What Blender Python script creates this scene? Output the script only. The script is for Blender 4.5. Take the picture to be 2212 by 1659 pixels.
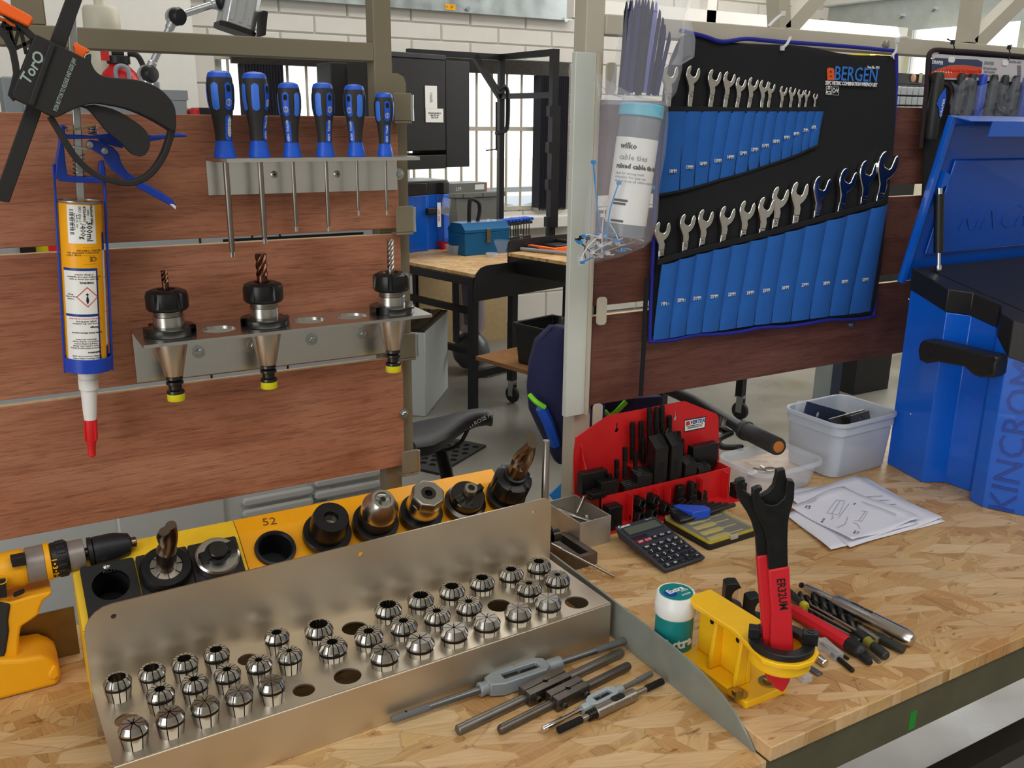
import bpy, bmesh, math, random
from mathutils import Vector, Matrix
random.seed(7)
sc = bpy.context.scene
for o in list(bpy.data.objects): bpy.data.objects.remove(o)
C = sc.collection
pi = math.pi
# ---------------------------------------------------------------- camera
F, PW, PH = 1961.15, 2212, 1659
YAW, PIT, ROL = math.radians(30.0624), math.radians(-16.2664), math.radians(0.6871)
CAM = Vector((0, 0, 1.53))
_f = Vector((math.sin(YAW)*math.cos(PIT), math.cos(YAW)*math.cos(PIT), math.sin(PIT)))
_r = Vector((math.cos(YAW), -math.sin(YAW), 0)); _u = _r.cross(_f)
RV = math.cos(ROL)*_r + math.sin(ROL)*_u; UV = -math.sin(ROL)*_r + math.cos(ROL)*_u; FV = _f
cd = bpy.data.cameras.new('camera'); cam = bpy.data.objects.new('camera', cd); C.objects.link(cam)
cd.sensor_fit = 'HORIZONTAL'; cd.sensor_width = 36; cd.lens = F/PW*36; cd.clip_start = .02
cam.matrix_world = Matrix(((RV.x, UV.x, -FV.x, 0), (RV.y, UV.y, -FV.y, 0), (RV.z, UV.z, -FV.z, CAM.z), (0, 0, 0, 1)))
sc.camera = cam
# ---------------------------------------------------------------- world, lights, exposure
w = bpy.data.worlds.new('World'); sc.world = w; w.use_nodes = True
bg = w.node_tree.nodes['Background']; bg.inputs[0].default_value = (.93, .97, 1, 1); bg.inputs[1].default_value = 2.2
vs = sc.view_settings; vs.view_transform = 'Standard'; vs.look = 'None'; vs.exposure = -0.22; vs.gamma = 1; vs.use_curve_mapping = False
def area(name, loc, target, sx, sy, power, col):
    l = bpy.data.lights.new(name, 'AREA'); l.shape = 'RECTANGLE'; l.size = sx; l.size_y = sy; l.energy = power; l.color = col
    o = bpy.data.objects.new(name, l); C.objects.link(o); o.location = loc
    o.rotation_euler = (Vector(target)-Vector(loc)).to_track_quat('-Z', 'Y').to_euler(); return o
area('roller_door_daylight', (-4.8, -1.4, 1.9), (.8, 1.0, 1.1), 4.2, 3.6, 230, (.95, .98, 1))
area('rooflight_near', (1.0, -1.2, 4.2), (1.0, -1.2, 0), 6.5, 1.5, 120, (1, .98, .94))
area('rooflight_far', (3.6, 3.8, 4.2), (3.6, 3.8, 0), 7, 1.6, 170, (1, .98, .94))
area('side_door_daylight', (6.45, 3.6, 2.5), (3.0, 2.8, .4), 2.8, 1.5, 90, (1, .99, .96))
# ---------------------------------------------------------------- pixel helpers: a ray through the lens met with a real plane
def ray(x, y): return FV + RV*((x-PW/2)/F) - UV*((y-PH/2)/F)
def PZ(x, y, z): r = ray(x, y); return CAM + r*((z-CAM.z)/r.z)
def PY(x, y, Y): r = ray(x, y); return CAM + r*(Y/r.y)
def PX(x, y, X): r = ray(x, y); return CAM + r*(X/r.x)
ZL, ZR, ZF, YW = .882, .900, 0.0, 1.200       # left bench top, right bench top, floor, board face
def BL(x, y, h=0): return PZ(x, y, ZL+h)
def BR(x, y, h=0): return PZ(x, y, ZR+h)
def WB(x, y, off=0): return PY(x, y, YW-off)
# ---------------------------------------------------------------- materials
def lin(c):
    if isinstance(c, str): c = tuple(int(c[i:i+2], 16)/255 for i in (0, 2, 4))
    return tuple((v/12.92 if v <= .04045 else ((v+.055)/1.055)**2.4) for v in c) + (1,)
MATS = {}
def mat(name, col, rough=.5, metal=0, var=.0, vscale=30, bump=0, bscale=200, stretch=None, coat=0, trans=0, alpha=1, ior=1.45, emit=0, spec=.5, rvar=0):
    if name in MATS: return MATS[name]
    m = bpy.data.materials.new(name); m.use_nodes = True; nt = m.node_tree; b = nt.nodes['Principled BSDF']
    c = lin(col); b.inputs['Base Color'].default_value = c; b.inputs['Roughness'].default_value = rough; b.inputs['Metallic'].default_value = metal
    b.inputs['Coat Weight'].default_value = coat; b.inputs['Transmission Weight'].default_value = trans; b.inputs['Alpha'].default_value = alpha; b.inputs['IOR'].default_value = ior
    b.inputs['Specular IOR Level'].default_value = spec
    if emit: b.inputs['Emission Color'].default_value = c; b.inputs['Emission Strength'].default_value = emit
    if var or bump or rvar:
        tc = nt.nodes.new('ShaderNodeTexCoord'); mp = nt.nodes.new('ShaderNodeMapping'); nt.links.new(tc.outputs['Object'], mp.inputs[0])
        if stretch: mp.inputs['Scale'].default_value = stretch
        if var or rvar:
            n = nt.nodes.new('ShaderNodeTexNoise'); n.inputs['Scale'].default_value = vscale; n.inputs['Detail'].default_value = 6; nt.links.new(mp.outputs[0], n.inputs[0])
        if var:
            r = nt.nodes.new('ShaderNodeValToRGB'); e = r.color_ramp.elements
            e[0].position = .3; e[1].position = .7
            e[0].color = tuple(v*(1-var) for v in c[:3])+(1,); e[1].color = tuple(min(1, v*(1+var*.6)) for v in c[:3])+(1,)
            nt.links.new(n.outputs[0], r.inputs[0]); nt.links.new(r.outputs[0], b.inputs['Base Color'])
        if rvar:
            mr = nt.nodes.new('ShaderNodeMapRange'); mr.inputs['From Min'].default_value = .3; mr.inputs['From Max'].default_value = .7
            mr.inputs['To Min'].default_value = max(.02, rough-rvar); mr.inputs['To Max'].default_value = rough+rvar
            nt.links.new(n.outputs[0], mr.inputs[0]); nt.links.new(mr.outputs[0], b.inputs['Roughness'])
        if bump:
            n2 = nt.nodes.new('ShaderNodeTexNoise'); n2.inputs['Scale'].default_value = bscale; n2.inputs['Detail'].default_value = 3; nt.links.new(mp.outputs[0], n2.inputs[0])
            bp = nt.nodes.new('ShaderNodeBump'); bp.inputs['Strength'].default_value = bump; bp.inputs['Distance'].default_value = .001
            nt.links.new(n2.outputs[0], bp.inputs['Height']); nt.links.new(bp.outputs[0], b.inputs['Normal'])
    MATS[name] = m; return m
def wood_mat(name, dark, mid, light, seed=0):
    m = bpy.data.materials.new(name); m.use_nodes = True; nt = m.node_tree; b = nt.nodes['Principled BSDF']; L = nt.links.new
    tc = nt.nodes.new('ShaderNodeTexCoord'); g = nt.nodes.new('ShaderNodeNewGeometry')
    mp = nt.nodes.new('ShaderNodeMapping'); mp.inputs['Scale'].default_value = (4.5, 20, 17); mp.inputs['Location'].default_value = (seed, seed*.7, seed*.3)
    oi = nt.nodes.new('ShaderNodeObjectInfo'); va = nt.nodes.new('ShaderNodeVectorMath'); va.operation = 'ADD'
    L(g.outputs['Position'], va.inputs[0])
    mv = nt.nodes.new('ShaderNodeVectorMath'); mv.operation = 'SCALE'; L(oi.outputs['Location'], mv.inputs[0]); mv.inputs['Scale'].default_value = 7.3
    L(mv.outputs[0], va.inputs[1]); L(va.outputs[0], mp.inputs[0])
    n0 = nt.nodes.new('ShaderNodeTexNoise'); n0.inputs['Scale'].default_value = 1.1; n0.inputs['Detail'].default_value = 4; n0.inputs['Distortion'].default_value = .9; L(mp.outputs[0], n0.inputs[0])
    m2 = nt.nodes.new('ShaderNodeMapping'); m2.inputs['Scale'].default_value = (14, 90, 260); L(va.outputs[0], m2.inputs[0])
    n1 = nt.nodes.new('ShaderNodeTexNoise'); n1.inputs['Scale'].default_value = 1; n1.inputs['Detail'].default_value = 5; n1.inputs['Roughness'].default_value = .7; n1.inputs['Distortion'].default_value = .6; L(m2.outputs[0], n1.inputs[0])
    r0 = nt.nodes.new('ShaderNodeValToRGB'); e = r0.color_ramp.elements; e[0].color = lin(dark); e[1].color = lin(light); e[0].position = .25; e[1].position = .75
    e2 = r0.color_ramp.elements.new(.5); e2.color = lin(mid); L(n0.outputs[0], r0.inputs[0])
    r1 = nt.nodes.new('ShaderNodeValToRGB'); e = r1.color_ramp.elements; e[0].color = (.55, .5, .48, 1); e[1].color = (1, 1, 1, 1); e[0].position = .3; e[1].position = .52; L(n1.outputs[0], r1.inputs[0])
    mx = nt.nodes.new('ShaderNodeMix'); mx.data_type = 'RGBA'; mx.blend_type = 'MULTIPLY'; mx.inputs[0].default_value = .95; L(r0.outputs[0], mx.inputs[6]); L(r1.outputs[0], mx.inputs[7])
    m5 = nt.nodes.new('ShaderNodeMapping'); m5.inputs['Scale'].default_value = (40, 300, 900); L(va.outputs[0], m5.inputs[0]); n5 = nt.nodes.new('ShaderNodeTexNoise'); n5.inputs['Scale'].default_value = 1; n5.inputs['Detail'].default_value = 3; L(m5.outputs[0], n5.inputs[0])
    r5 = nt.nodes.new('ShaderNodeValToRGB'); e = r5.color_ramp.elements; e[0].color = (.5, .42, .38, 1); e[1].color = (1.0, 1.0, 1.0, 1); e[0].position = .3; e[1].position = .45; L(n5.outputs[0], r5.inputs[0])
    mx5 = nt.nodes.new('ShaderNodeMix'); mx5.data_type = 'RGBA'; mx5.blend_type = 'MULTIPLY'; mx5.inputs[0].default_value = .7; L(mx.outputs[2], mx5.inputs[6]); L(r5.outputs[0], mx5.inputs[7]); mx = mx5
    L(mx.outputs[2], b.inputs['Base Color']); b.inputs['Roughness'].default_value = .55
    bp = nt.nodes.new('ShaderNodeBump'); bp.inputs['Strength'].default_value = .15; bp.inputs['Distance'].default_value = .001; L(n1.outputs[0], bp.inputs['Height']); L(bp.outputs[0], b.inputs['Normal'])
    MATS[name] = m; return m
def osb_mat(name, edge=False):
    m = bpy.data.materials.new(name); m.use_nodes = True; nt = m.node_tree; b = nt.nodes['Principled BSDF']; L = nt.links.new
    g = nt.nodes.new('ShaderNodeNewGeometry'); pos = g.outputs['Position']
    wn = nt.nodes.new('ShaderNodeTexNoise'); wn.inputs['Scale'].default_value = 22; wn.inputs['Detail'].default_value = 3; L(pos, wn.inputs[0])
    ws = nt.nodes.new('ShaderNodeVectorMath'); ws.operation = 'SCALE'; ws.inputs['Scale'].default_value = .004; L(wn.outputs['Color'], ws.inputs[0])
    wa = nt.nodes.new('ShaderNodeVectorMath'); wa.operation = 'ADD'; L(pos, wa.inputs[0]); L(ws.outputs[0], wa.inputs[1]); pos2 = wa.outputs[0]
    prev = None; hprev = None
    pal = [('a98553', 'cfa974'), ('b29060', 'd6b582'), ('a37c4c', 'cda46c'), ('b69362', 'dbbb88'), ('9b7548', 'caa068'), ('b08a57', 'd3b07a'), ('ba986a', 'dec092')]
    for i, (ang, sx, sy) in enumerate(((.25, 16, 36), (1.25, 14, 40), (-.7, 15, 44), (.8, 12, 46), (-1.35, 15, 52), (.1, 12, 60), (-.35, 13, 48))):
        mp = nt.nodes.new('ShaderNodeMapping'); mp.vector_type = 'TEXTURE'; mp.inputs['Rotation'].default_value = (0, 0, ang); mp.inputs['Scale'].default_value = (1/sx, 1/sy, 1/sy if edge else 1); mp.inputs['Location'].default_value = (i*3.1, i*1.7, 0); L(pos2, mp.inputs[0])
        v = nt.nodes.new('ShaderNodeTexVoronoi'); v.feature = 'F1'; v.distance = 'CHEBYCHEV' if i % 2 else 'EUCLIDEAN'; v.inputs['Scale'].default_value = 1; L(mp.outputs[0], v.inputs['Vector'])
        sp = nt.nodes.new('ShaderNodeSeparateColor'); L(v.outputs['Color'], sp.inputs[0])
        m3 = nt.nodes.new('ShaderNodeMapping'); m3.vector_type = 'TEXTURE'; m3.inputs['Rotation'].default_value = (0, 0, ang); m3.inputs['Scale'].default_value = (1/22, 1/330, 1/60); L(pos2, m3.inputs[0])
        gn = nt.nodes.new('ShaderNodeTexNoise'); gn.inputs['Scale'].default_value = 1; gn.inputs['Detail'].default_value = 3; L(m3.outputs[0], gn.inputs[0])
        ad = nt.nodes.new('ShaderNodeMath'); ad.operation = 'MULTIPLY_ADD'; ad.inputs[1].default_value = .80; L(gn.outputs[0], ad.inputs[0])
        sc_ = nt.nodes.new('ShaderNodeMath'); sc_.operation = 'MULTIPLY'; sc_.inputs[1].default_value = .34; L(sp.outputs[0], sc_.inputs[0]); L(sc_.outputs[0], ad.inputs[2])
        rp = nt.nodes.new('ShaderNodeValToRGB'); e = rp.color_ramp.elements; e[0].color = lin(pal[i][0]); e[1].color = lin(pal[i][1]); e[0].position = .16; e[1].position = .78
        L(ad.outputs[0], rp.inputs[0])
        col_ = rp.outputs[0]
        if i in (1, 3, 4, 6):
            ve = nt.nodes.new('ShaderNodeTexVoronoi'); ve.feature = 'DISTANCE_TO_EDGE'; ve.inputs['Scale'].default_value = 1; L(mp.outputs[0], ve.inputs['Vector'])
            er = nt.nodes.new('ShaderNodeValToRGB'); q = er.color_ramp.elements; q[0].position = .0; q[1].position = .035; q[0].color = (.62, .52, .42, 1); q[1].color = (1, 1, 1, 1); L(ve.outputs['Distance'], er.inputs[0])
            em = nt.nodes.new('ShaderNodeMix'); em.data_type = 'RGBA'; em.blend_type = 'MULTIPLY'; em.inputs[0].default_value = .7; L(rp.outputs[0], em.inputs[6]); L(er.outputs[0], em.inputs[7]); col_ = em.outputs[2]
        if prev is None: prev = col_; hprev = sp.outputs[1]
        else:
            gt = nt.nodes.new('ShaderNodeMath'); gt.operation = 'GREATER_THAN'; gt.inputs[1].default_value = .58; L(sp.outputs[2], gt.inputs[0])
            mx = nt.nodes.new('ShaderNodeMix'); mx.data_type = 'RGBA'; L(gt.outputs[0], mx.inputs[0]); L(prev, mx.inputs[6]); L(col_, mx.inputs[7]); prev = mx.outputs[2]
            mh = nt.nodes.new('ShaderNodeMix'); L(gt.outputs[0], mh.inputs[0]); L(hprev, mh.inputs[2]); L(sp.outputs[1], mh.inputs[3]); hprev = mh.outputs[0]
    # short dark checks and reddish stains with a shape of their own
    mk = nt.nodes.new('ShaderNodeMapping'); mk.inputs['Scale'].default_value = (34, 120, 40); mk.inputs['Rotation'].default_value = (0, 0, .35); L(pos2, mk.inputs[0])
    kn = nt.nodes.new('ShaderNodeTexNoise'); kn.inputs['Scale'].default_value = 1; kn.inputs['Detail'].default_value = 4; L(mk.outputs[0], kn.inputs[0])
    kr = nt.nodes.new('ShaderNodeValToRGB'); e = kr.color_ramp.elements; e[0].position = .26; e[1].position = .36; e[0].color = (.3, .2, .13, 1); e[1].color = (1, 1, 1, 1); L(kn.outputs[0], kr.inputs[0])
    mm = nt.nodes.new('ShaderNodeMix'); mm.data_type = 'RGBA'; mm.blend_type = 'MULTIPLY'; mm.inputs[0].default_value = .8; L(prev, mm.inputs[6]); L(kr.outputs[0], mm.inputs[7]); prev = mm.outputs[2]
    sn = nt.nodes.new('ShaderNodeTexNoise'); sn.inputs['Scale'].default_value = 6; sn.inputs['Detail'].default_value = 5; L(pos2, sn.inputs[0])
    sr = nt.nodes.new('ShaderNodeValToRGB'); e = sr.color_ramp.elements; e[0].position = .35; e[1].position = .7; e[0].color = (1, 1, 1, 1); e[1].color = (.86, .7, .58, 1); L(sn.outputs[0], sr.inputs[0])
    m4 = nt.nodes.new('ShaderNodeMix'); m4.data_type = 'RGBA'; m4.blend_type = 'MULTIPLY'; m4.inputs[0].default_value = .8; L(prev, m4.inputs[6]); L(sr.outputs[0], m4.inputs[7])
    L(m4.outputs[2], b.inputs['Base Color']); b.inputs['Roughness'].default_value = .5
    bp = nt.nodes.new('ShaderNodeBump'); bp.inputs['Strength'].default_value = .12; bp.inputs['Distance'].default_value = .001; L(hprev, bp.inputs['Height']); L(bp.outputs[0], b.inputs['Normal'])
    MATS[name] = m; return m
osb_mat('osb'); osb_mat('osb_edge', True)
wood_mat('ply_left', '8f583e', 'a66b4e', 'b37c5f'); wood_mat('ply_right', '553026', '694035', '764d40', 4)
mat('brushed_steel', 'd6cbb9', .45, 1, var=.08, vscale=9, stretch=(1, 1, 1), rvar=.08)
mat('aluminium', 'd9d9d6', .27, 1, var=.02, vscale=14, stretch=(1, 8, 8))
mat('chrome', 'e2e0dc', .09, 1); mat('ground_steel', 'cac6bf', .26, 1); mat('collet_steel', 'bdbab5', .2, 1)
mat('satin_steel', 'a19b92', .34, 1); mat('dark_steel', '4a4744', .35, 1, var=.2, vscale=60); mat('bluish_steel', '77787a', .4, .9)
mat('cast_grey', '8f979c', .45, .3, bump=.3, bscale=900); mat('black_oxide', '1c1c1c', .34, .25, var=.3, vscale=120)
mat('black_plastic', '17181a', .45); mat('black_rough', '222120', .62, bump=.2, bscale=900); mat('rubber', '2b2a29', .7)
mat('groove_black', '0b0b0b', .8); mat('blue_paint', '0d5fcf', .28, coat=.4, var=.04); mat('blue_shaded_in', '0c4cb0', .3, coat=.3)  # lid inside: chest blue darkened for its shaded, downward face
mat('handle_blue', '1a56ca', .42); mat('handle_grip', '3f78e6', .45); mat('handle_black', '2c2b2b', .6)
mat('yellow', 'fdc51a', .34, var=.04); mat('orange_yellow', 'f6a812', .36, var=.04); mat('worn_yellow', 'efc22a', .45, var=.12, vscale=25)
mat('red_plastic', 'cc1f22', .4, var=.05); mat('red_bright', 'd8232a', .45); mat('orange', 'ff6a1f', .45); mat('white', 'e9e9e6', .45); mat('white_print', 'e6e6e6', .6); mat('grey_print', '9fb0a8', .6)
mat('black_print', '141414', .6); mat('label_yellow', 'f5a900', .4); mat('label_blue', '123a86', .4); mat('label_white', 'eeeeea', .4); mat('label_red', 'cf2a2a', .5)
mat('frame_shaded', '7a715c', .5, var=.06, vscale=8, bump=.06, bscale=300); mat('frame_cream', 'bdb5a4', .5, var=.06, vscale=8); mat('frame_pale', 'ccd0c8', .45, var=.05, vscale=9)  # left frame's colour holds the shade that falls on its front
mat('block_white', 'd5d1ca', .75, var=.05, vscale=6, bump=.25, bscale=140); mat('mortar', 'bdb8b0', .9); mat('wall_paint', 'e2dfd8', .8, var=.02); mat('galvanised', 'b9c2c4', .38, .8, var=.12, vscale=10, rvar=.1)
mat('concrete', '7d7a72', .38, var=.3, vscale=2.6, rvar=.16); mat('grey_cabinet', 'c3c9cb', .5); mat('pale_cabinet', 'd3d6d3', .45); mat('mid_grey', '8d9398', .5)
mat('blue_web', '1f63b8', .8, bump=.6, bscale=1500, var=.06); mat('black_cloth', '15171b', .9, bump=.5, bscale=1300, var=.15, vscale=50); mat('navy_trim', '17228e', .7, bump=.4, bscale=900); mat('navy_cloth', '23264d', .9, bump=.5, bscale=900)
mat('zinc', 'b6babb', .32, 1); mat('brass', 'c9a24a', .3, 1); mat('bronze_mill', '6d4a3c', .28, 1); mat('yellow_cap', 'd9d21a', .5); mat('paper', 'e2e2ec', .8, var=.03, vscale=20)
# ---------------------------------------------------------------- mesh building
def basis(o, x, y, z):
    return Matrix(((x[0], y[0], z[0], o[0]), (x[1], y[1], z[1], o[1]), (x[2], y[2], z[2], o[2]), (0, 0, 0, 1)))
def axisM(p, d, up=(0, 0, 1)):
    z = Vector(d).normalized(); x = Vector(up).cross(z)
    if x.length < 1e-4: x = Vector((1, 0, 0)).cross(z)
    if x.length < 1e-4: x = Vector((0, 1, 0)).cross(z)
    x.normalize(); y = z.cross(x); return basis(p, x, y, z)
def TR(x, y, z, rz=0, rx=0, ry=0):
    return Matrix.Translation((x, y, z)) @ Matrix.Rotation(rz, 4, 'Z') @ Matrix.Rotation(ry, 4, 'Y') @ Matrix.Rotation(rx, 4, 'X')
I4 = Matrix.Identity(4)
class MB:
    def __init__(s): s.v = []; s.f = []
    def add(s, vs, fs, M=None):
        n = len(s.v); s.v += [tuple((M @ Vector(p)) if M else p) for p in vs]; s.f += [tuple(i+n for i in f) for f in fs]; return s
    def box(s, x0, x1, y0, y1, z0, z1, M=None):
        return s.add([(x0, y0, z0), (x1, y0, z0), (x1, y1, z0), (x0, y1, z0), (x0, y0, z1), (x1, y0, z1), (x1, y1, z1), (x0, y1, z1)],
                     [(0, 3, 2, 1), (4, 5, 6, 7), (0, 1, 5, 4), (1, 2, 6, 5), (2, 3, 7, 6), (3, 0, 4, 7)], M)
    def bxc(s, c, d, M=None): return s.box(c[0]-d[0]/2, c[0]+d[0]/2, c[1]-d[1]/2, c[1]+d[1]/2, c[2]-d[2]/2, c[2]+d[2]/2, M)
    def lathe(s, prof, M=None, n=32, a0=0, a1=2*pi, caps=True):
        full = abs(a1-a0-2*pi) < 1e-6; k = n if full else n+1; vs = []; fs = []
        for j in range(k):
            a = a0+(a1-a0)*j/n
            for r, z in prof: vs.append((r*math.cos(a), r*math.sin(a), z))
        m = len(prof)
        for j in range(n):
            j2 = (j+1) % k
            for i in range(m-1): fs.append((j*m+i, j2*m+i, j2*m+i+1, j*m+i+1))
        if caps and full:
            if prof[0][0] > 1e-6: fs.append(tuple(j*m for j in range(k))[::-1])
            if prof[-1][0] > 1e-6: fs.append(tuple(j*m+m-1 for j in range(k)))
        return s.add(vs, fs, M)
    def cyl(s, p0, p1, r0, r1=None, n=20):
        p0 = Vector(p0); p1 = Vector(p1); r1 = r0 if r1 is None else r1
        return s.lathe([(r0, 0), (r1, (p1-p0).length)], axisM(p0, p1-p0), n)
    def tube(s, pts, r, n=8, M=None, caps=True):
        pts = [Vector(p) for p in pts]; rs = r if isinstance(r, (list, tuple)) else [r]*len(pts); vs = []; fs = []
        t = (pts[1]-pts[0]).normalized(); x = t.orthogonal().normalized()
        for i, p in enumerate(pts):
            if i == 0: tt = pts[1]-pts[0]
            elif i == len(pts)-1: tt = pts[-1]-pts[-2]
            else: tt = (pts[i+1]-pts[i]).normalized()+(pts[i]-pts[i-1]).normalized()
            tt.normalize(); x = (x-tt*x.dot(tt)).normalized(); y = tt.cross(x)
            for j in range(n):
                a = 2*pi*j/n; vs.append(p+(x*math.cos(a)+y*math.sin(a))*rs[i])
        for i in range(len(pts)-1):
            for j in range(n): fs.append((i*n+j, i*n+(j+1) % n, (i+1)*n+(j+1) % n, (i+1)*n+j))
        if caps: fs.append(tuple(range(n))[::-1]); fs.append(tuple((len(pts)-1)*n+j for j in range(n)))
        return s.add(vs, fs, M)
    def strip(s, pts, half, th, M=None):      # rectangular-section sweep of a path in the local XY plane; half = half width in XY, th along Z
        n = len(pts); pts = [Vector((p[0], p[1])) for p in pts]; vs = []; fs = []; hs = half if isinstance(half, (list, tuple)) else [half]*n
        for i, p in enumerate(pts):
            a = pts[max(i-1, 0)]; b = pts[min(i+1, n-1)]; t = (b-a).normalized(); nn = Vector((-t.y, t.x))*hs[i]
            for q, z in ((p+nn, -th/2), (p-nn, -th/2), (p-nn, th/2), (p+nn, th/2)): vs.append((q.x, q.y, z))
        for i in range(n-1):
            for j in range(4): fs.append((i*4+j, i*4+(j+1) % 4, (i+1)*4+(j+1) % 4, (i+1)*4+j))
        fs.append((3, 2, 1, 0)); fs.append(tuple((n-1)*4+j for j in range(4)))
        return s.add(vs, fs, M)
    def prism(s, poly, z0, z1, M=None):
        n = len(poly); ar = sum(poly[i][0]*poly[(i+1) % n][1]-poly[(i+1) % n][0]*poly[i][1] for i in range(n))
        if ar < 0: poly = poly[::-1]
        vs = [(p[0], p[1], z0) for p in poly]+[(p[0], p[1], z1) for p in poly]
        fs = [tuple(range(n))[::-1], tuple(range(n, 2*n))]+[(i, (i+1) % n, n+(i+1) % n, n+i) for i in range(n)]
        return s.add(vs, fs, M)
    def sheet(s, outer, holes, z0, z1, M=None):     # flat plate with real holes
        bm = bmesh.new(); loops = []; es = []
        for lp in [outer]+holes:
            vv = [bm.verts.new((p[0], p[1], z1)) for p in lp]; loops.append(vv)
            es += [bm.edges.new((vv[i], vv[(i+1) % len(vv)])) for i in range(len(vv))]
        bmesh.ops.triangle_fill(bm, use_beauty=True, edges=es); bm.verts.index_update()
        vs = [tuple(v.co) for v in bm.verts]; n = len(vs); fs = []
        for f in bm.faces:
            ids = [v.index for v in f.verts]
            if f.normal.z == 0: f.normal_update()
            if f.normal.z < 0: ids = ids[::-1]
            fs.append(tuple(ids)); fs.append(tuple(i+n for i in ids[::-1]))
        for k, lp in enumerate(loops):
            ids = [v.index for v in lp]; ar = sum(lp[i].co.x*lp[(i+1) % len(lp)].co.y-lp[(i+1) % len(lp)].co.x*lp[i].co.y for i in range(len(lp)))
            if (ar < 0) != (k > 0): ids = ids[::-1]
            for i in range(len(ids)): a, b2 = ids[i], ids[(i+1) % len(ids)]; fs.append((a, a+n, b2+n, b2) if True else ())
        bm.free(); return s.add(vs+[(p[0], p[1], z0) for p in vs], fs, M)
    def helix(s, R, r, L, turns, M=None, n=5, seg=12, z0=0):
        N = int(turns*seg); return s.tube([(R*math.cos(2*pi*i/seg), R*math.sin(2*pi*i/seg), z0+L*i/N) for i in range(N+1)], r, n, M)
    def fluted(s, R, L, flutes=2, pitch=.05, core=.45, M=None, rings=40, n=24, z0=0, sharp=2.0, tip=0):   # twist drill / end mill body
        vs = []; fs = []
        for i in range(rings+1):
            z = L*i/rings; k = 1.0
            if tip and z > L-tip: k = max(.02, (L-z)/tip)
            for j in range(n):
                a = 2*pi*j/n; q = (math.cos(flutes*a)*.5+.5)**sharp
                rr = R*(1-(1-core)*q)*k; t = a+2*pi*z/pitch; vs.append((rr*math.cos(t), rr*math.sin(t), z0+z))
        for i in range(rings):
            for j in range(n): fs.append((i*n+j, i*n+(j+1) % n, (i+1)*n+(j+1) % n, (i+1)*n+j))
        fs.append(tuple(range(n))[::-1]); fs.append(tuple(rings*n+j for j in range(n)))
        return s.add(vs, fs, M)
    def mesh(s, name, M=None, ang=35, smooth=True):
        me = bpy.data.meshes.new(name); me.from_pydata([tuple(M @ Vector(p)) for p in s.v] if M else s.v, [], s.f); me.validate()
        bm = bmesh.new(); bm.from_mesh(me); bmesh.ops.recalc_face_normals(bm, faces=bm.faces); bm.to_mesh(me); bm.free()
        if smooth: me.shade_smooth(); me.set_sharp_from_angle(angle=math.radians(ang))
        return me
def circ(cx, cy, r, n=24, a0=0): return [(cx+r*math.cos(a0+2*pi*i/n), cy+r*math.sin(a0+2*pi*i/n)) for i in range(n)]
def rrect(x0, x1, y0, y1, r, n=5):
    o = []
    for cx, cy, a in ((x1-r, y1-r, 0), (x0+r, y1-r, pi/2), (x0+r, y0+r, pi), (x1-r, y0+r, 1.5*pi)):
        for i in range(n+1): o.append((cx+r*math.cos(a+pi/2*i/n), cy+r*math.sin(a+pi/2*i/n)))
    return o
def smoothpath(pts, k=6, closed=False):      # Catmull-Rom
    P = [Vector(p) for p in pts]; o = []; n = len(P); R = range(n if closed else n-1)
    for i in R:
        if closed: a, b, c, d = P[i-1], P[i], P[(i+1) % n], P[(i+2) % n]
        else: a, b, c, d = P[max(i-1, 0)], P[i], P[i+1], P[min(i+2, n-1)]
        for j in range(k):
            t = j/k; o.append(.5*((2*b)+(c-a)*t+(2*a-5*b+4*c-d)*t*t+(3*b-a-3*c+d)*t**3))
    if not closed: o.append(P[-1])
    return o
TM = {}
def tag(o, label, cat, group=None, kind=None):
    if label: o['label'] = label
    if cat: o['category'] = cat
    if group: o['group'] = group
    if kind: o['kind'] = kind
    return o
def thing(name, label, cat, M=I4, group=None, kind=None):
    if isinstance(M, (tuple, Vector)): M = Matrix.Translation(M)
    o = bpy.data.objects.new(name, None); C.objects.link(o); o.empty_display_size = .01; o.matrix_world = M; TM[o.name] = M.copy(); return tag(o, label, cat, group, kind)
def link(name, me, m, parent=None, label=None, bevel=0, seg=2):
    o = bpy.data.objects.new(name, me); C.objects.link(o)
    if m and not me.materials: me.materials.append(MATS[m] if isinstance(m, str) else m)
    if parent: o.parent = parent
    if label: o['label'] = label
    if bevel:
        b = o.modifiers.new('bevel', 'BEVEL'); b.width = bevel; b.segments = seg; b.limit_method = 'ANGLE'; b.angle_limit = math.radians(40)
    return o
def part(parent, name, mb, m, world=False, label=None, bevel=0, ang=35, smooth=True, seg=2):
    M = None
    if world: M = TM[parent.name].inverted() if parent.name in TM else None
    o = link(name, mb.mesh(name, M, ang, smooth), m, parent, label, bevel, seg)
    TM[o.name] = TM.get(parent.name, I4); return o
def solo(name, mb, m, label, cat, M=I4, group=None, kind=None, bevel=0, ang=35, world=False, seg=2):   # a thing that is one mesh
    if isinstance(M, (tuple, Vector)): M = Matrix.Translation(M)
    o = link(name, mb.mesh(name, M.inverted() if world else None, ang), m, None, None, bevel, seg); o.matrix_world = M; TM[o.name] = M.copy()
    return tag(o, label, cat, group, kind)
def struct(name, mb, m, parent=None, bevel=0):
    o = link(name, mb.mesh(name), m, parent, None, bevel); TM[o.name] = I4.copy()
    if not parent: o['kind'] = 'structure'
    return o
def dup(root, M, label=None, group=None):
    r = root.copy(); C.objects.link(r); r.matrix_world = M; TM[r.name] = M.copy()
    if label: r['label'] = label
    if group: r['group'] = group
    for ch in [o for o in KIDS(root)]:
        c = ch.copy(); C.objects.link(c); c.parent = r
        for g in KIDS(ch): d = g.copy(); C.objects.link(d); d.parent = c
    return r
def KIDS(o): return [x for x in C.objects if x.parent == o]
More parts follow.
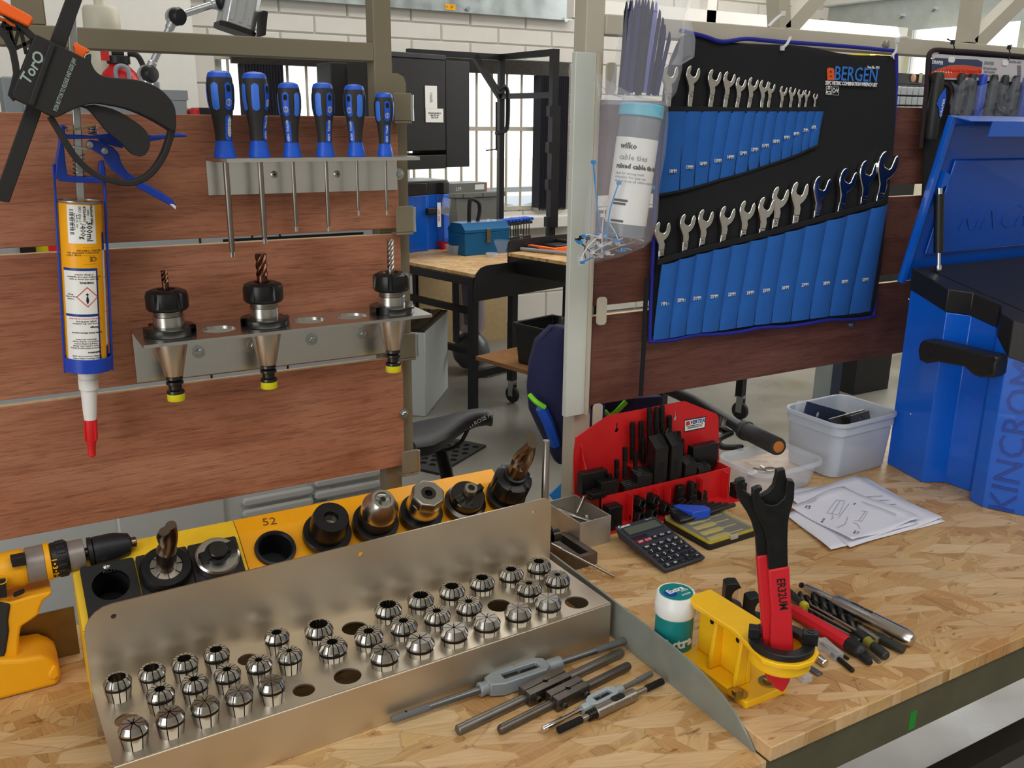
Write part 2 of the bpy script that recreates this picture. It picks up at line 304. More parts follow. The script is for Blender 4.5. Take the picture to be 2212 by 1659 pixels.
def text(parent, body, size, M, m, name='lettering', ext=.00025, align='CENTER', sx=1, world=False, shear=0, bold=0):
    cu = bpy.data.curves.new('text', 'FONT'); cu.body = body; cu.size = size; cu.extrude = ext; cu.align_x = align; cu.align_y = 'CENTER'; cu.resolution_u = 2; cu.shear = shear; cu.offset = bold
    to = bpy.data.objects.new('text', cu)
    me = bpy.data.meshes.new_from_object(to); bpy.data.objects.remove(to); bpy.data.curves.remove(cu)
    if sx != 1: me.transform(Matrix.Diagonal((sx, 1, 1, 1)))
    if world: M = TM[parent.name].inverted() @ M
    me.transform(M); me.materials.clear(); o = link(name, me, m, parent); return o
# ================================================================ the workshop shell
YB = 6.05
struct('floor', MB().box(-5, 6.6, -5.5, YB, -.1, 0), 'concrete')
fl0 = bpy.data.objects['floor']; struct('expansion_joint', MB().box(-4, 6.5, 1.268, 1.276, -.002, .0008), 'dark_steel', fl0)
struct('ceiling', MB().box(-5, 6.6, -5.5, YB, 4.25, 4.35), 'wall_paint')
struct('wall_left', MB().box(-5.2, -5, -5.5, YB, 0, 4.3), 'wall_paint')
XW = 6.6
m = MB().box(XW, XW+.2, -5.5, 2.2, 0, 4.3).box(XW, XW+.2, 2.2, 5.2, 0, 1.75).box(XW, XW+.2, 5.2, YB, 0, 4.3).box(XW, XW+.2, 2.2, 5.2, 3.3, 4.3)
struct('wall_right', m, 'wall_paint')
m = MB().box(-5, 6.6, -5.7, -5.5, 0, 4.3)
struct('wall_front', m, 'wall_paint')
# far wall with a window opening, painted blocks in front of a mortar core
WX0, WX1, WZ0, WZ1 = 1.36, 3.97, .84, 1.94
m = MB().box(-5, WX0, YB, YB+.2, 0, 4.3).box(WX1, 6.8, YB, YB+.2, 0, 4.3).box(WX0, WX1, YB, YB+.2, 0, WZ0).box(WX0, WX1, YB, YB+.2, WZ1, 4.3)
wall = struct('wall_back', m, 'mortar')
bmesh_cache = {}
def block(x0, x1, z0, z1):
    k = (round(x1-x0, 3), round(z1-z0, 3))
    if k not in bmesh_cache:
        w_, h_ = (x1-x0)/2-.003, (z1-z0)/2-.003; b_ = .006
        mb = MB(); vs = [(-w_, 0, -h_), (w_, 0, -h_), (w_, 0, h_), (-w_, 0, h_), (-w_+b_, -.012, -h_+b_), (w_-b_, -.012, -h_+b_), (w_-b_, -.012, h_-b_), (-w_+b_, -.012, h_-b_)]
        mb.add(vs, [(4, 5, 6, 7), (0, 1, 5, 4), (1, 2, 6, 5), (2, 3, 7, 6), (3, 0, 4, 7)]); bmesh_cache[k] = mb.mesh('block', smooth=False)
    o = link('block', bmesh_cache[k], 'block_white', wall); o.location = ((x0+x1)/2, YB, (z0+z1)/2)
rows = [(i*.215, (i+1)*.215) for i in range(9)]; z = rows[-1][1]
while z < 2.9: rows.append((z, z+.108)); z += .108
for i, (z0, z1) in enumerate(rows):
    x = .2-(i % 2)*.225
    while x < 6.3:
        segs = [(x, x+.45)]
        if z1 > WZ0+.02 and z0 < WZ1-.02:
            segs = [s for s in ((x, min(x+.45, WX0)), (max(x, WX1), x+.45)) if s[1]-s[0] > .05]
        for a, b_ in segs: block(a, b_, z0, z1)
        x += .45
struct('trim_1', MB().box(.1, 1.19, YB-.26, YB-.014, 0, 4.25), 'wall_paint')          # pier left of the window
struct('trim_2', MB().box(WX0-.02, WX1+.06, YB-.16, YB+.02, WZ0-.1, WZ0-.012), 'wall_paint', bevel=.008)   # sill
# window: frame, panes, security bars
win = thing('window_1', None, None, (0, 0, 0), kind='structure')
m = MB()
for a, b_ in ((WX0, WX0+.05), (WX1-.05, WX1), (2.62, 2.67)): m.box(a, b_, YB+.05, YB+.11, WZ0, WZ1)
m.box(WX0, WX1, YB+.05, YB+.11, WZ0, WZ0+.05).box(WX0, WX1, YB+.05, YB+.11, WZ1-.05, WZ1)
part(win, 'window_frame', m, 'frame_pale')
mat('window_glass', 'ffffff', .02, trans=1, ior=1.05)
for a, b_ in ((WX0+.05, 2.62), (2.67, WX1-.05)): part(win, 'pane', MB().box(a, b_, YB+.075, YB+.08, WZ0+.05, WZ1-.05), 'window_glass')
x = WX0+.08; i = 0
while x < WX1-.05:
    part(win, 'security_bar', MB().cyl((x, YB+.02, WZ0), (x, YB+.02, WZ1), .009, n=10), 'frame_cream'); x += .125
for zz in (WZ0+.04, WZ0+.62, WZ1-.06): part(win, 'cross_rail', MB().box(WX0, WX1, YB+.008, YB+.018, zz-.015, zz+.015), 'frame_cream')
part(win, 'blind_track', MB().box(1.45, WX1-.05, YB-.06, YB-.014, WZ1-.1, WZ1-.005), 'dark_steel')
mat('outside_ground', 'cfcabc', .8, var=.1, vscale=1)
def blind(x0, x1, label, n):
    t = thing('vertical_blind', label, 'blind', (x0, YB-.035, WZ0+.03), group='vertical blinds at the window')
    step = (x1-x0)/n
    for k in range(n):
        mm = MB().box(-.0008, .0008, -.036, .036, 0, WZ1-WZ0-.13, TR(step*(k+.5), 0, 0, rz=.35)); part(t, 'slat', mm, 'blind_cloth')
    for k in range(0, n): part(t, 'bottom_weight', MB().box(-.002, .002, -.03, .03, -.012, .012, TR(step*(k+.5), 0, 0, rz=.35)), 'zinc')
mat('blind_cloth', '2b2a33', .85)
blind(3.66, 3.92, 'dark vertical blind slats gathered at the right end of the barred window', 14)
blind(1.50, 1.76, 'dark vertical blind slats gathered left of the window, behind the screwdrivers', 14)
solo('yard_ground', MB().box(-12, 22, YB+.25, YB+30, -.25, -.15), 'outside_ground', 'pale sunlit yard outside the window', 'yard', (0, YB+3, -.2), world=True)
t = thing('yard_trailer', 'white low trailer frame parked outside behind the barred window', 'trailer', (4.6, YB+2.6, -.15))
mat('trailer_grey', '9aa3a8', .5)
part(t, 'wheel', MB().lathe([(.05, -.1), (.4, -.1), (.42, -.06), (.42, .06), (.4, .1), (.05, .1)], TR(-.2, .3, .42, rx=pi/2), 28), 'rubber'); part(t, 'axle', MB().box(-.25, -.15, -.2, .6, .4, .73), 'trailer_grey'); part(t, 'bed', MB().box(-1.6, 1.4, -.3, .9, .72, .8), 'trailer_grey'); part(t, 'rail', MB().box(-1.6, 1.4, -.3, -.24, .95, 1.0), 'trailer_grey')
part(t, 'strut', MB().tube([(-1.5, -.27, .78), (-.6, -.27, .98), (.3, -.27, .78), (1.3, -.27, .98)], .02, 6), 'trailer_grey')
# galvanised channel high on the far wall
gb = thing('galvanised_channel', 'galvanised steel channel fixed along the far wall above the window', 'steel channel', (0, 0, 0))
za, zb_ = PY(860, 17, YB-.06).z, PY(860, -24, YB-.06).z
xr = PY(1234, 40, YB-.06).x
part(gb, 'web', MB().box(.3, xr, YB-.07, YB-.06, za, zb_+.05), 'galvanised'); part(gb, 'flange', MB().box(.3, xr, YB-.06, YB-.014, za, za+.006), 'galvanised')
for px, py in ((1010, 19), (1221, 43)): p = PY(px, py, YB-.07); part(gb, 'bolt', MB().cyl(p, p+Vector((0, -.014, 0)), .017, n=6), 'zinc')
p = PY(973, 15, YB-.0715); part(gb, 'warning_sticker', MB().bxc(p, (.075, .001, .036)), 'label_yellow')
text(gb, 'A', .02, basis(p+Vector((-.026, -.001, 0)), (1, 0, 0), (0, 0, 1), (0, -1, 0)), 'black_print'); text(gb, 'LOAD\nLIMIT', .011, basis(p+Vector((.01, -.001, 0)), (1, 0, 0), (0, 0, 1), (0, -1, 0)), 'black_print')
# ================================================================ bench: two OSB sheets on a steel frame
bench = thing('workbench', 'long workbench with chipboard strand top and dark steel frame', 'workbench', (.6, .9, 0))
FY = .561
part(bench, 'worktop_sheet', MB().box(-.75, .6435, FY+.003, 1.205, ZL-.018, ZL), 'osb', world=True, bevel=.0012)
part(bench, 'worktop_sheet', MB().box(.6445, 2.6, FY, 1.21, ZR-.018, ZR), 'osb', world=True, bevel=.0012)
part(bench, 'edge_angle', MB().box(-.75, .6435, FY+.004, FY+.008, ZL-.055, ZL-.0185).box(.6445, 2.6, FY+.004, FY+.03, ZL-.055, ZR-.0184).box(-.75, 2.6, FY+.008, FY+.04, ZL-.055, ZL-.05), 'bench_frame_dark' if mat('bench_frame_dark', '57533f', .5, var=.15, vscale=20) else '', world=True)
part(bench, 'sticker', MB().box(0, .011, FY+.0032, FY+.004, ZL-.05, ZL-.026, Matrix.Translation((PY(1972, 1520, FY+.003).x, 0, 0))), mat('green_tape', '1d8a2d', .6) and 'green_tape', world=True)
for x in (-.6, .55, 2.5):
    for y in (FY+.04, 1.16): part(bench, 'leg', MB().box(x-.02, x+.02, y-.02, y+.02, 0, ZL-.056), 'bench_frame_dark', world=True)
part(bench, 'lower_rail', MB().box(-.75, 2.6, .977, 1.026, .08, .13), 'bench_rail_brown' if mat('bench_rail_brown', '3c3531', .5) else '', world=True)
for x in (-.6, 2.5): part(bench, 'cross_rail', MB().box(x-.015, x+.015, FY+.06, 1.14, .085, .125), 'bench_frame_dark', world=True)
part(bench, 'rear_panel', MB().box(-.75, 2.6, 1.192, 1.2, .15, ZL-.06), 'bench_frame_dark', world=True)  # added sheet, hardly visible, keeps light off the floor under the bench
# curved steel divider plate between the two sheets
pts = [(y*1.0238, CAM.z+zz*1.0238) for y, zz in ((.985, -.5815), (.851, -.581), (.773, -.582), (.711, -.583), (.68, -.5845), (.65, -.5885), (.62, -.5965), (.595, -.608), (.578, -.621), (.5665, -.633))]+[(.5665*1.0238, ZL), (1.008, ZL)]
solo('divider_plate', MB().prism(pts, -.0032, -.0004, basis((.6437, 0, 0), (0, 1, 0), (0, 0, 1), (1, 0, 0))), mat('plate_grey', '8d938c', .45, .2, var=.1, vscale=30) and 'plate_grey',
     'grey steel divider plate with curved front end standing between the two worktops', 'divider', (.645, .9, ZL), world=True)
# ================================================================ slatted tool boards on welded steel frames
def hexbolt(parent, p, r=.006, washer=True, m='zinc', world=True, nrm=(0, -1, 0)):
    M_ = axisM(p, nrm); mb = MB()
    if washer: mb.lathe([(r*1.75, 0), (r*1.75, .0016), (r*1.2, .0017)], M_, 20)
    mb.lathe([(r, .0015), (r, .005), (r*.8, .0056)], M_, 6); return part(parent, 'bolt', mb, m, world)
def screw(parent, p, r=.0045, nrm=(0, -1, 0), m='zinc', world=True):
    M_ = axisM(p, nrm); mb = MB().lathe([(r, 0), (r, .0008), (r*.6, .0024), (0, .0028)], M_, 16); o = part(parent, 'screw', mb, m, world)
    sl = MB().box(-r*.55, r*.55, -r*.1, r*.1, .0022, .0031, M_).box(-r*.1, r*.1, -r*.55, r*.55, .0022, .0031, M_); part(o, 'cross_slot', sl, 'groove_black', world); return o
lf = thing('tool_board_frame', 'steel frame carrying the reddish plywood boards on the left, painted darker for shade', 'steel frame', (.3, 1.22, .9))
cz = CAM.z
XR = .492      # right end of left frame post
def zw(x, y, off=0): return WB(x, y, off).z
part(lf, 'top_rail', MB().box(-.7, .4825, YW+.0125, YW+.04, cz+.072, cz+.0955), 'frame_shaded', world=True, bevel=.0015)
part(lf, 'post', MB().box(.482, .508, YW+.0125, YW+.04, .80, 2.4), 'frame_shaded', world=True, bevel=.0015)
part(lf, 'post', MB().box(.058, .09, YW+.0135, YW+.04, cz+.0955, 2.4), 'frame_shaded', world=True, bevel=.0015)
part(lf, 'post', MB().box(-.63, -.60, YW+.0125, YW+.04, .80, 2.4), 'frame_shaded', world=True, bevel=.0015)
fl = MB().prism([(.504, cz-.525), (.5275, cz-.525), (.5275, cz+.045), (.5245, cz+.054), (.516, cz+.058), (.504, cz+.058)], 0, .004, basis((0, YW+.0165, 0), (1, 0, 0), (0, 0, 1), (0, -1, 0)))
part(lf, 'edge_flange', fl, 'frame_shaded', world=True)
for zt in (.032, -.118, -.300, -.480):
    mb = MB().box(.497, .523, YW-.016, YW-.0125, cz+zt-.036, cz+zt).box(.497, .523, YW-.016, YW+.004, cz+zt-.040, cz+zt-.0365)
    o = part(lf, 'slat_bracket', mb, 'frame_shaded', world=True, bevel=.001)
    part(o, 'weld_bead', MB().tube([(.524, YW-.014, cz+zt-.002), (.5235, YW-.014, cz+zt-.018), (.524, YW-.014, cz+zt-.036)], .003, 6), 'zinc', world=True)
def plank(frame, x0, x1, z0, z1, m, bolts):
    o = part(frame, 'plank', MB().box(x0, x1, YW, YW+.012, z0, z1), m, world=True, bevel=.0008)
    part(o, 'top_edge', MB().box(x0+.0008, x1-.0008, YW+.001, YW+.011, z1-.0008, z1+.0004), 'ply_edge', world=True)
    for px, py in bolts: hexbolt(o, WB(px, py), .0045, True)
mat('ply_edge', 'd9bd95', .7, var=.15, vscale=80)
plank(lf, -.75, .508, cz-.150, cz+.0005, 'ply_left', [(861, 376)])
plank(lf, -.75, .509, cz-.330, cz-.158, 'ply_left', [])
plank(lf, -.75, .508, cz-.508, cz-.338, 'ply_left', [(872, 893)])
rf = thing('tool_board_frame', 'pale painted steel frame carrying the dark boards behind the spanner roll', 'steel frame', (1.2, 1.22, .9))
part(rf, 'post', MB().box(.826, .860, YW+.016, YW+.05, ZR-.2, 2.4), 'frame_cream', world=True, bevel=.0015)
part(rf, 'front_flange', MB().box(.800, .838, YW+.003, YW+.014, cz-.478, cz+.098), 'frame_pale', world=True, bevel=.001)
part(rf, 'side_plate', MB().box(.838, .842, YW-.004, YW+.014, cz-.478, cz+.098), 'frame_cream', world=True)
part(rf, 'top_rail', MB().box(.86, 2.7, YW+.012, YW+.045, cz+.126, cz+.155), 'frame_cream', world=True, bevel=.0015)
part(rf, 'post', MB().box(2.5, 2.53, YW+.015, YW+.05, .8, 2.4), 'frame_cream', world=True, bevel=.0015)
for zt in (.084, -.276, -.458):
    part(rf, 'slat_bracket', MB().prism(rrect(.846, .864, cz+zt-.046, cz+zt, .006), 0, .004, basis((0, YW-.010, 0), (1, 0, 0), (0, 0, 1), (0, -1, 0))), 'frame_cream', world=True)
def beam(px0, py0, px1, py1, w_, Y=YW+.015):
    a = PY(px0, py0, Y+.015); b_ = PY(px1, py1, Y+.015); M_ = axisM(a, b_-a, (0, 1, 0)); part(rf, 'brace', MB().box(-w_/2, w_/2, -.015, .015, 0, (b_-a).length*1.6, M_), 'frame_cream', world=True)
beam(1683, 62, 1681, 0, .026); beam(1690, 70, 1758, -5, .026); beam(2087, 92, 2100, 0, .03); beam(2095, 100, 2205, -8, .03)
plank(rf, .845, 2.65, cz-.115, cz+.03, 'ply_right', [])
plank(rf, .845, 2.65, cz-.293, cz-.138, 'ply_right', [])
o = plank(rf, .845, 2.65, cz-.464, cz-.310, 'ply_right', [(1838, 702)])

w2 = thing('window_2', None, None, (0, 0, 0), kind='structure')
m = MB().box(XW+.05, XW+.1, 2.2, 5.2, 1.75, 1.8).box(XW+.05, XW+.1, 2.2, 5.2, 3.25, 3.3)
for y in (2.2, 3.2, 4.2, 5.15): m.box(XW+.05, XW+.1, y, y+.05, 1.8, 3.25)
part(w2, 'window_frame', m, 'frame_pale')
for y in (2.25, 3.25, 4.25): part(w2, 'pane', MB().box(XW+.07, XW+.075, y, y+.9, 1.8, 3.25), 'window_glass')
# ================================================================ collet rack
def PPL(x, y, P0, n): r = ray(x, y); n = Vector(n); return CAM + r*((Vector(P0)-CAM).dot(n)/r.dot(n))
def PL(Y): return basis((0, Y, 0), (1, 0, 0), (0, 0, 1), (0, -1, 0))
def trace(pts, Y): return [(p.x, p.z) for p in (PY(x, y, Y) for x, y in pts)]
RT = CAM.z-.589; RZ = RT-ZL; KS = 1.0155
MR = TR(.057*KS, .891*KS, ZL, rz=.035)
rack = thing('collet_rack', 'bent brushed steel collet rack with tall back plate and rows of holes', 'collet rack', MR)
rows_y = (.013*KS, -.030*KS, -.073*KS); cols = [KS*(.001+.0335*i) for i in range(6)]+[KS*(.2175+.0435*i) for i in range(8)]
empty_h = {(0, 4), (0, 7), (1, 0), (1, 11), (2, 5), (2, 6), (2, 13)}
hs = [circ(cols[c], rows_y[r], .0118 if c < 6 else .0152, 28) for r in range(3) for c in range(14)]
x0, x1, y0, y1 = -.022, .567, -.0965, .0425
part(rack, 'top_plate', MB().sheet([(x0, y0), (x1, y0), (x1, y1), (x0, y1)], hs, RZ-.002, RZ), 'brushed_steel')
part(rack, 'front_face', MB().sheet([(x0, 0), (x1, 0), (x1, RZ-.0005), (x0, RZ-.0005)], [], 0, .002, basis((0, y0, 0), (1, 0, 0), (0, 0, 1), (0, -1, 0))), 'brushed_steel', bevel=.0012)
part(rack, 'rear_leg', MB().box(x0, x1, y1-.002, y1-.0002, 0, RZ-.002), 'brushed_steel')
hp = .095; oc = [(x0, 0), (x1, 0)]+[(x1-.014+.014*math.cos(a*pi/10), hp-.014+.014*math.sin(a*pi/10)) for a in range(6)]+[(x0+.03+.03*math.cos(pi/2+a*pi/10), hp-.03+.03*math.sin(pi/2+a*pi/10)) for a in range(6)]
hl = []
for px, py in ((245, 1329), (778, 1195), (1151, 1103)):
    p = MR.inverted() @ PPL(px, py, MR @ Vector((0, y1, RZ)), MR.to_3x3() @ Vector((0, 1, 0))); hl.append(circ(p.x, p.z-RZ, .003, 14))
part(rack, 'back_plate', MB().sheet(oc, hl, 0, .002, basis((0, y1, RZ-.0005), (1, 0, 0), (0, 0, 1), (0, -1, 0))), 'brushed_steel')
# ---- spring collets: real slit segments round a bore
def collet_mesh(R, bore, nslit, name):
    rb = max(bore, .0004); s_ = R/.0165
    prof = [(rb, .0175*s_), (R*.77 if rb < R*.71 else rb+.0010, .0175*s_), (R, .0112*s_), (R, .0090*s_), (R*.92, .0088*s_), (R*.92, .0056*s_), (R*.985, .0054*s_), (R*.97, .003*s_), (R*.77, -.018*s_), (rb, -.018*s_)]
    mb = MB(); g = .00055
    for k in range(nslit):
        da = 2*pi/nslit; seg = 3 if nslit > 8 else 5; vs = []; fs = []; n = len(prof)
        for j in range(seg+1):
            for r_, z_ in prof:
                ga = min(g/max(r_, .0012), da*.35); a = k*da+ga+(da-2*ga)*j/seg; vs.append((r_*math.cos(a), r_*math.sin(a), z_))
        for j in range(seg):
            for i in range(n): i2 = (i+1) % n; fs.append((j*n+i, (j+1)*n+i, (j+1)*n+i2, j*n+i2))
        fs.append(tuple(range(n))[::-1]); fs.append(tuple(seg*n+i for i in range(n)))
        mb.add(vs, fs)
    ri = rb+.0005; core = MB().lathe([(ri, -.0165*s_), (ri, .0150*s_), (max(R*.62, ri+.0004), .0156*s_), (R*.915, .0092*s_), (R*.915, .0055*s_), (R*.7, -.0165*s_), (ri, -.0165*s_)], n=24, caps=False)  # dark core added to stop light showing through the slits
    gr = MB().lathe([(R*.93, .0088*s_), (R*.93, .0056*s_)], n=32, caps=False)
    return mb.mesh(name, ang=24), core.mesh('slit_blocker'), gr.mesh('groove')
kinds = {}
for c in range(14):
    for r in range(3):
        left = c < 6; R = .0142 if left else .0168
        if left: bore = [(.0088, .0079, .0072, .0066, 0, .0056), (0, .0053, .0047, .0044, .0039, .0031), (.0021, .0017, .0012, .0008, .0003, 0)][r][c]
        else: bore = [(.0105, 0, .0098, .0093, .0085, .0077, .0067, .0068), (.0061, .0058, .0053, .005, .0046, 0, .0041, .0034), (0, .0026, .0023, .0018, .0014, .0009, .0005, 0)][r][c-6]
        kinds[(r, c)] = (R, round(bore, 4), 16 if (not left and bore > .003) else (12 if bore > .003 else 8))
nth = ['first', 'second', 'third', 'fourth', 'fifth', 'sixth', 'seventh', 'eighth', 'ninth', 'tenth', 'eleventh', 'twelfth', 'thirteenth', 'fourteenth']
rn = ('back row by the upright plate', 'middle row', 'front row')
cm = {}
for r in range(3):
    cnt = 0
    for c in range(14):
        if (r, c) in empty_h: continue
        R, bore, ns = kinds[(r, c)]
        if (R, bore, ns) not in cm: cm[(R, bore, ns)] = collet_mesh(R, bore, ns, 'collet')
        me, core, gr = cm[(R, bore, ns)]
        o = link('spring_collet', me, 'collet_steel'); o.matrix_world = MR @ TR(cols[c], rows_y[r], RZ+(.0090 if R < .015 else .0014), rz=random.random()*3)
        wb = 'wide-bored' if bore > .0065 else ('narrow-bored' if bore > .0025 else 'nearly closed')
        tag(o, f'{"small" if R < .015 else "large"} steel {wb} slit collet, {nth[cnt]} from left in {rn[r]}', 'collet', 'spring collets in the rack')
        link('slit_blocker', core, 'groove_black', o); link('groove', gr, 'groove_black', o); cnt += 1
# ================================================================ tool holder shelf on the left board
zs = cz-.258
sh = thing('tool_holder_shelf', 'aluminium angle shelf with round holes holding tapered tool holders', 'shelf', (.33, 1.15, zs))
hx = [.180+.0585*i for i in range(6)]
part(sh, 'shelf_plate', MB().sheet([(.142, 1.103), (.516, 1.112), (.516, YW-.0005), (.142, YW-.0005)], [circ(x, 1.150, .0208, 36) for x in hx], zs-.004, zs), 'aluminium', world=True)
part(sh, 'wall_plate', MB().box(.142, .490, YW-.005, YW-.0005, zs-.069, zs-.004), 'aluminium', world=True)
for px, py in ((429, 760), (548, 745), (673, 733), (783, 720)): hexbolt(sh, WB(px, py, .005), .0048)
def thread(mb, r, z0, z1, n, M=None):
    pr = []; 
    for i in range(n): a = z0+(z1-z0)*i/n; b_ = z0+(z1-z0)*(i+1)/n; pr += [(r, a), (r, a+(b_-a)*.55), (r-.0007, a+(b_-a)*.7), (r-.0007, b_-.00001)]
    mb.lathe(pr, M, 28); return mb
def taper_holder(x, kind, label, ang):
    t = thing('taper_tool_holder', label, 'tool holder', TR(x, 1.150, zs, rz=ang), 'taper tool holders on the shelf')
    mb = MB(); pr = [(.0185, .0003), (.0302, .0003), (.0308, .0012), (.0308, .0092), (.0298, .0105), (.0185, .0112)]
    o = part(t, 'flange', MB().lathe(pr, n=40, a0=.32, a1=pi-.32).lathe(pr, n=40, a0=pi+.32, a1=2*pi-.32), 'dark_gloss'); part(t, 'flange_core', MB().lathe([(.0185, .0003), (.0245, .0003), (.0245, .0108), (.0185, .0112)], n=40), 'black_oxide')
    part(t, 'collar', MB().lathe([(.0184, .0112), (.0184, .023), (.0176, .0236)], n=36), 'ground_steel')
    part(t, 'thread', thread(MB(), .0172, .0236, .0315, 5), 'satin_steel')
    N = MB(); nz0, nz1 = .0305, .0555; vs = []; fs = []; n = 96
    rowsz = [(.0225, nz0), (.0245, nz0+.0025), (.0250, nz0+.004), (.0250, nz1-.008), (.0236, nz1-.003), (.0175, nz1), (.0115, nz1), (.0095, nz1-.002), (.0, nz1-.002)]
    for j in range(n):
        a = 2*pi*j/n; slot = (a*6/(2*pi)+.5) % 1; cut = slot > .80
        for r_, z_ in rowsz:
            rr = r_
            if cut and .0200 < r_ and z_ > nz0+.006: rr = min(r_, .0212)
            vs.append((rr*math.cos(a), rr*math.sin(a), z_))
    k = len(rowsz)
    for j in range(n):
        for i in range(k-1): fs.append((j*k+i, ((j+1) % n)*k+i, ((j+1) % n)*k+i+1, j*k+i+1))
    N.add(vs, fs); part(t, 'clamp_nut', N, 'black_oxide', ang=28)
    part(t, 'taper', MB().lathe([(.0206, -.004), (.0206, -.006), (.0110, -.0525), (.0095, -.0535)], n=44), 'ground_steel')
    part(t, 'pull_stud', MB().lathe([(.0100, -.0535), (.0104, -.057), (.0080, -.0585), (.0104, -.060), (.0106, -.0632), (.0078, -.0645), (.0078, -.0700), (.0104, -.0715), (.0108, -.0750), (.0098, -.0758)][::-1], n=32), 'dark_steel')
    part(t, 'end_cap', MB().lathe([(.0102, -.0848), (.0106, -.084), (.0106, -.0758)], n=28), 'yellow_cap')
    if kind == 0: part(t, 'end_mill', MB().cyl((0, 0, .053), (0, 0, .064), .004, n=16).fluted(.004, .0155, 4, .022, .62, z0=.063, rings=26, n=32), 'bronze_mill')
    if kind == 1: part(t, 'end_mill', MB().cyl((0, 0, .053), (0, 0, .064), .0066, n=20).fluted(.0072, .0285, 4, .045, .62, z0=.0635, rings=44, n=40), 'bronze_mill')
    if kind == 2: part(t, 'end_mill', MB().cyl((0, 0, .053), (0, 0, .060), .0046, n=18).fluted(.0048, .0420, 4, .026, .66, z0=.0585, rings=60, n=36), 'satin_steel')
mat('dark_gloss', '4a4947', .22, .9)
taper_holder(hx[0], 0, 'taper holder with short thin copper coloured end mill, leftmost on the shelf', -.5)
taper_holder(hx[2], 1, 'taper holder with thick copper coloured roughing end mill, middle of the shelf', .35)
taper_holder(hx[5], 2, 'taper holder with long bright steel end mill, at the right end of shelf', .75)
# ================================================================ screwdriver shelf and screwdrivers
zd = cz-.0495
st = thing('screwdriver_shelf', 'thin aluminium angle shelf with a row of six screwdrivers', 'shelf', (.38, 1.165, zd))
sx = [.2655, .3075, .349, .3925, .4345, .475]
part(st, 'shelf_plate', MB().sheet([(.262, 1.142), (.515, 1.142), (.515, YW-.0005), (.250, YW-.0005), (.25, 1.16)], [circ(x, 1.165, .0042, 16) for x in sx], zd-.0045, zd), 'aluminium', world=True)
part(st, 'wall_plate', MB().box(.249, .505, YW-.003, YW-.0005, zd-.047, zd-.0046), 'aluminium', world=True)
for px, py in ((592, 377), (728, 376)): screw(st, WB(px, py, .003), .0048)
HP = [(.0128, 0), (.0130, .003), (.0121, .008), (.0107, .014), (.0100, .0195), (.0098, .026), (.0105, .037), (.0128, .052), (.0152, .066), (.0157, .078), (.0150, .090), (.0143, .0945), (.0128, .0982), (.008, .1005), (0, .1012)]
def hr(z):
    for (r0, z0), (r1, z1) in zip(HP, HP[1:]):
        if z0 <= z <= z1: return r0+(r1-r0)*(z-z0)/(z1-z0)
    return 0
def patch(rf, a0, wid, z0, z1, off, rn_=None, k=1.0, rows=14, cl=6):     # stadium shaped panel wrapped on a turned surface
    vs = []; fs = []; e = wid
    for i in range(rows+1):
        z = z0+(z1-z0)*i/rows; d = min(z-z0, z1-z); h = wid if d >= e else math.sqrt(max(0, e*e-(e-d)**2))
        for j in range(cl+1):
            u = (2*j/cl-1)*max(h, 1e-5); r = rf(z)+off-.0000*abs(u); a = a0+u/rf(z); vs.append((k*r*math.cos(a), k*r*math.sin(a), k*z))
    for i in range(rows):
        for j in range(cl): q = i*(cl+1)+j; fs.append((q, q+1, q+cl+2, q+cl+1))
    return vs, fs
def bendtext(parent, body, size, rf, z, a0, m, k=1.0, rot=pi/2, off=.0010, ext=.0001, bold=0, name='lettering'):
    cu = bpy.data.curves.new('t', 'FONT'); cu.body = body; cu.size = size; cu.align_x = 'CENTER'; cu.align_y = 'CENTER'; cu.resolution_u = 1; cu.extrude = ext; cu.offset = bold
    to = bpy.data.objects.new('t', cu); me = bpy.data.meshes.new_from_object(to); bpy.data.objects.remove(to)
    cr, sr = math.cos(rot), math.sin(rot)
    for v in me.vertices:
        x, y = v.co.x*cr-v.co.y*sr, v.co.x*sr+v.co.y*cr; zz = z+y; R = (rf(zz) if callable(rf) else rf); a = a0+x/R; R += off+v.co.z
        v.co = (k*R*math.cos(a), k*R*math.sin(a), k*zz)
    me.materials.clear(); return link(name, me, m, parent)
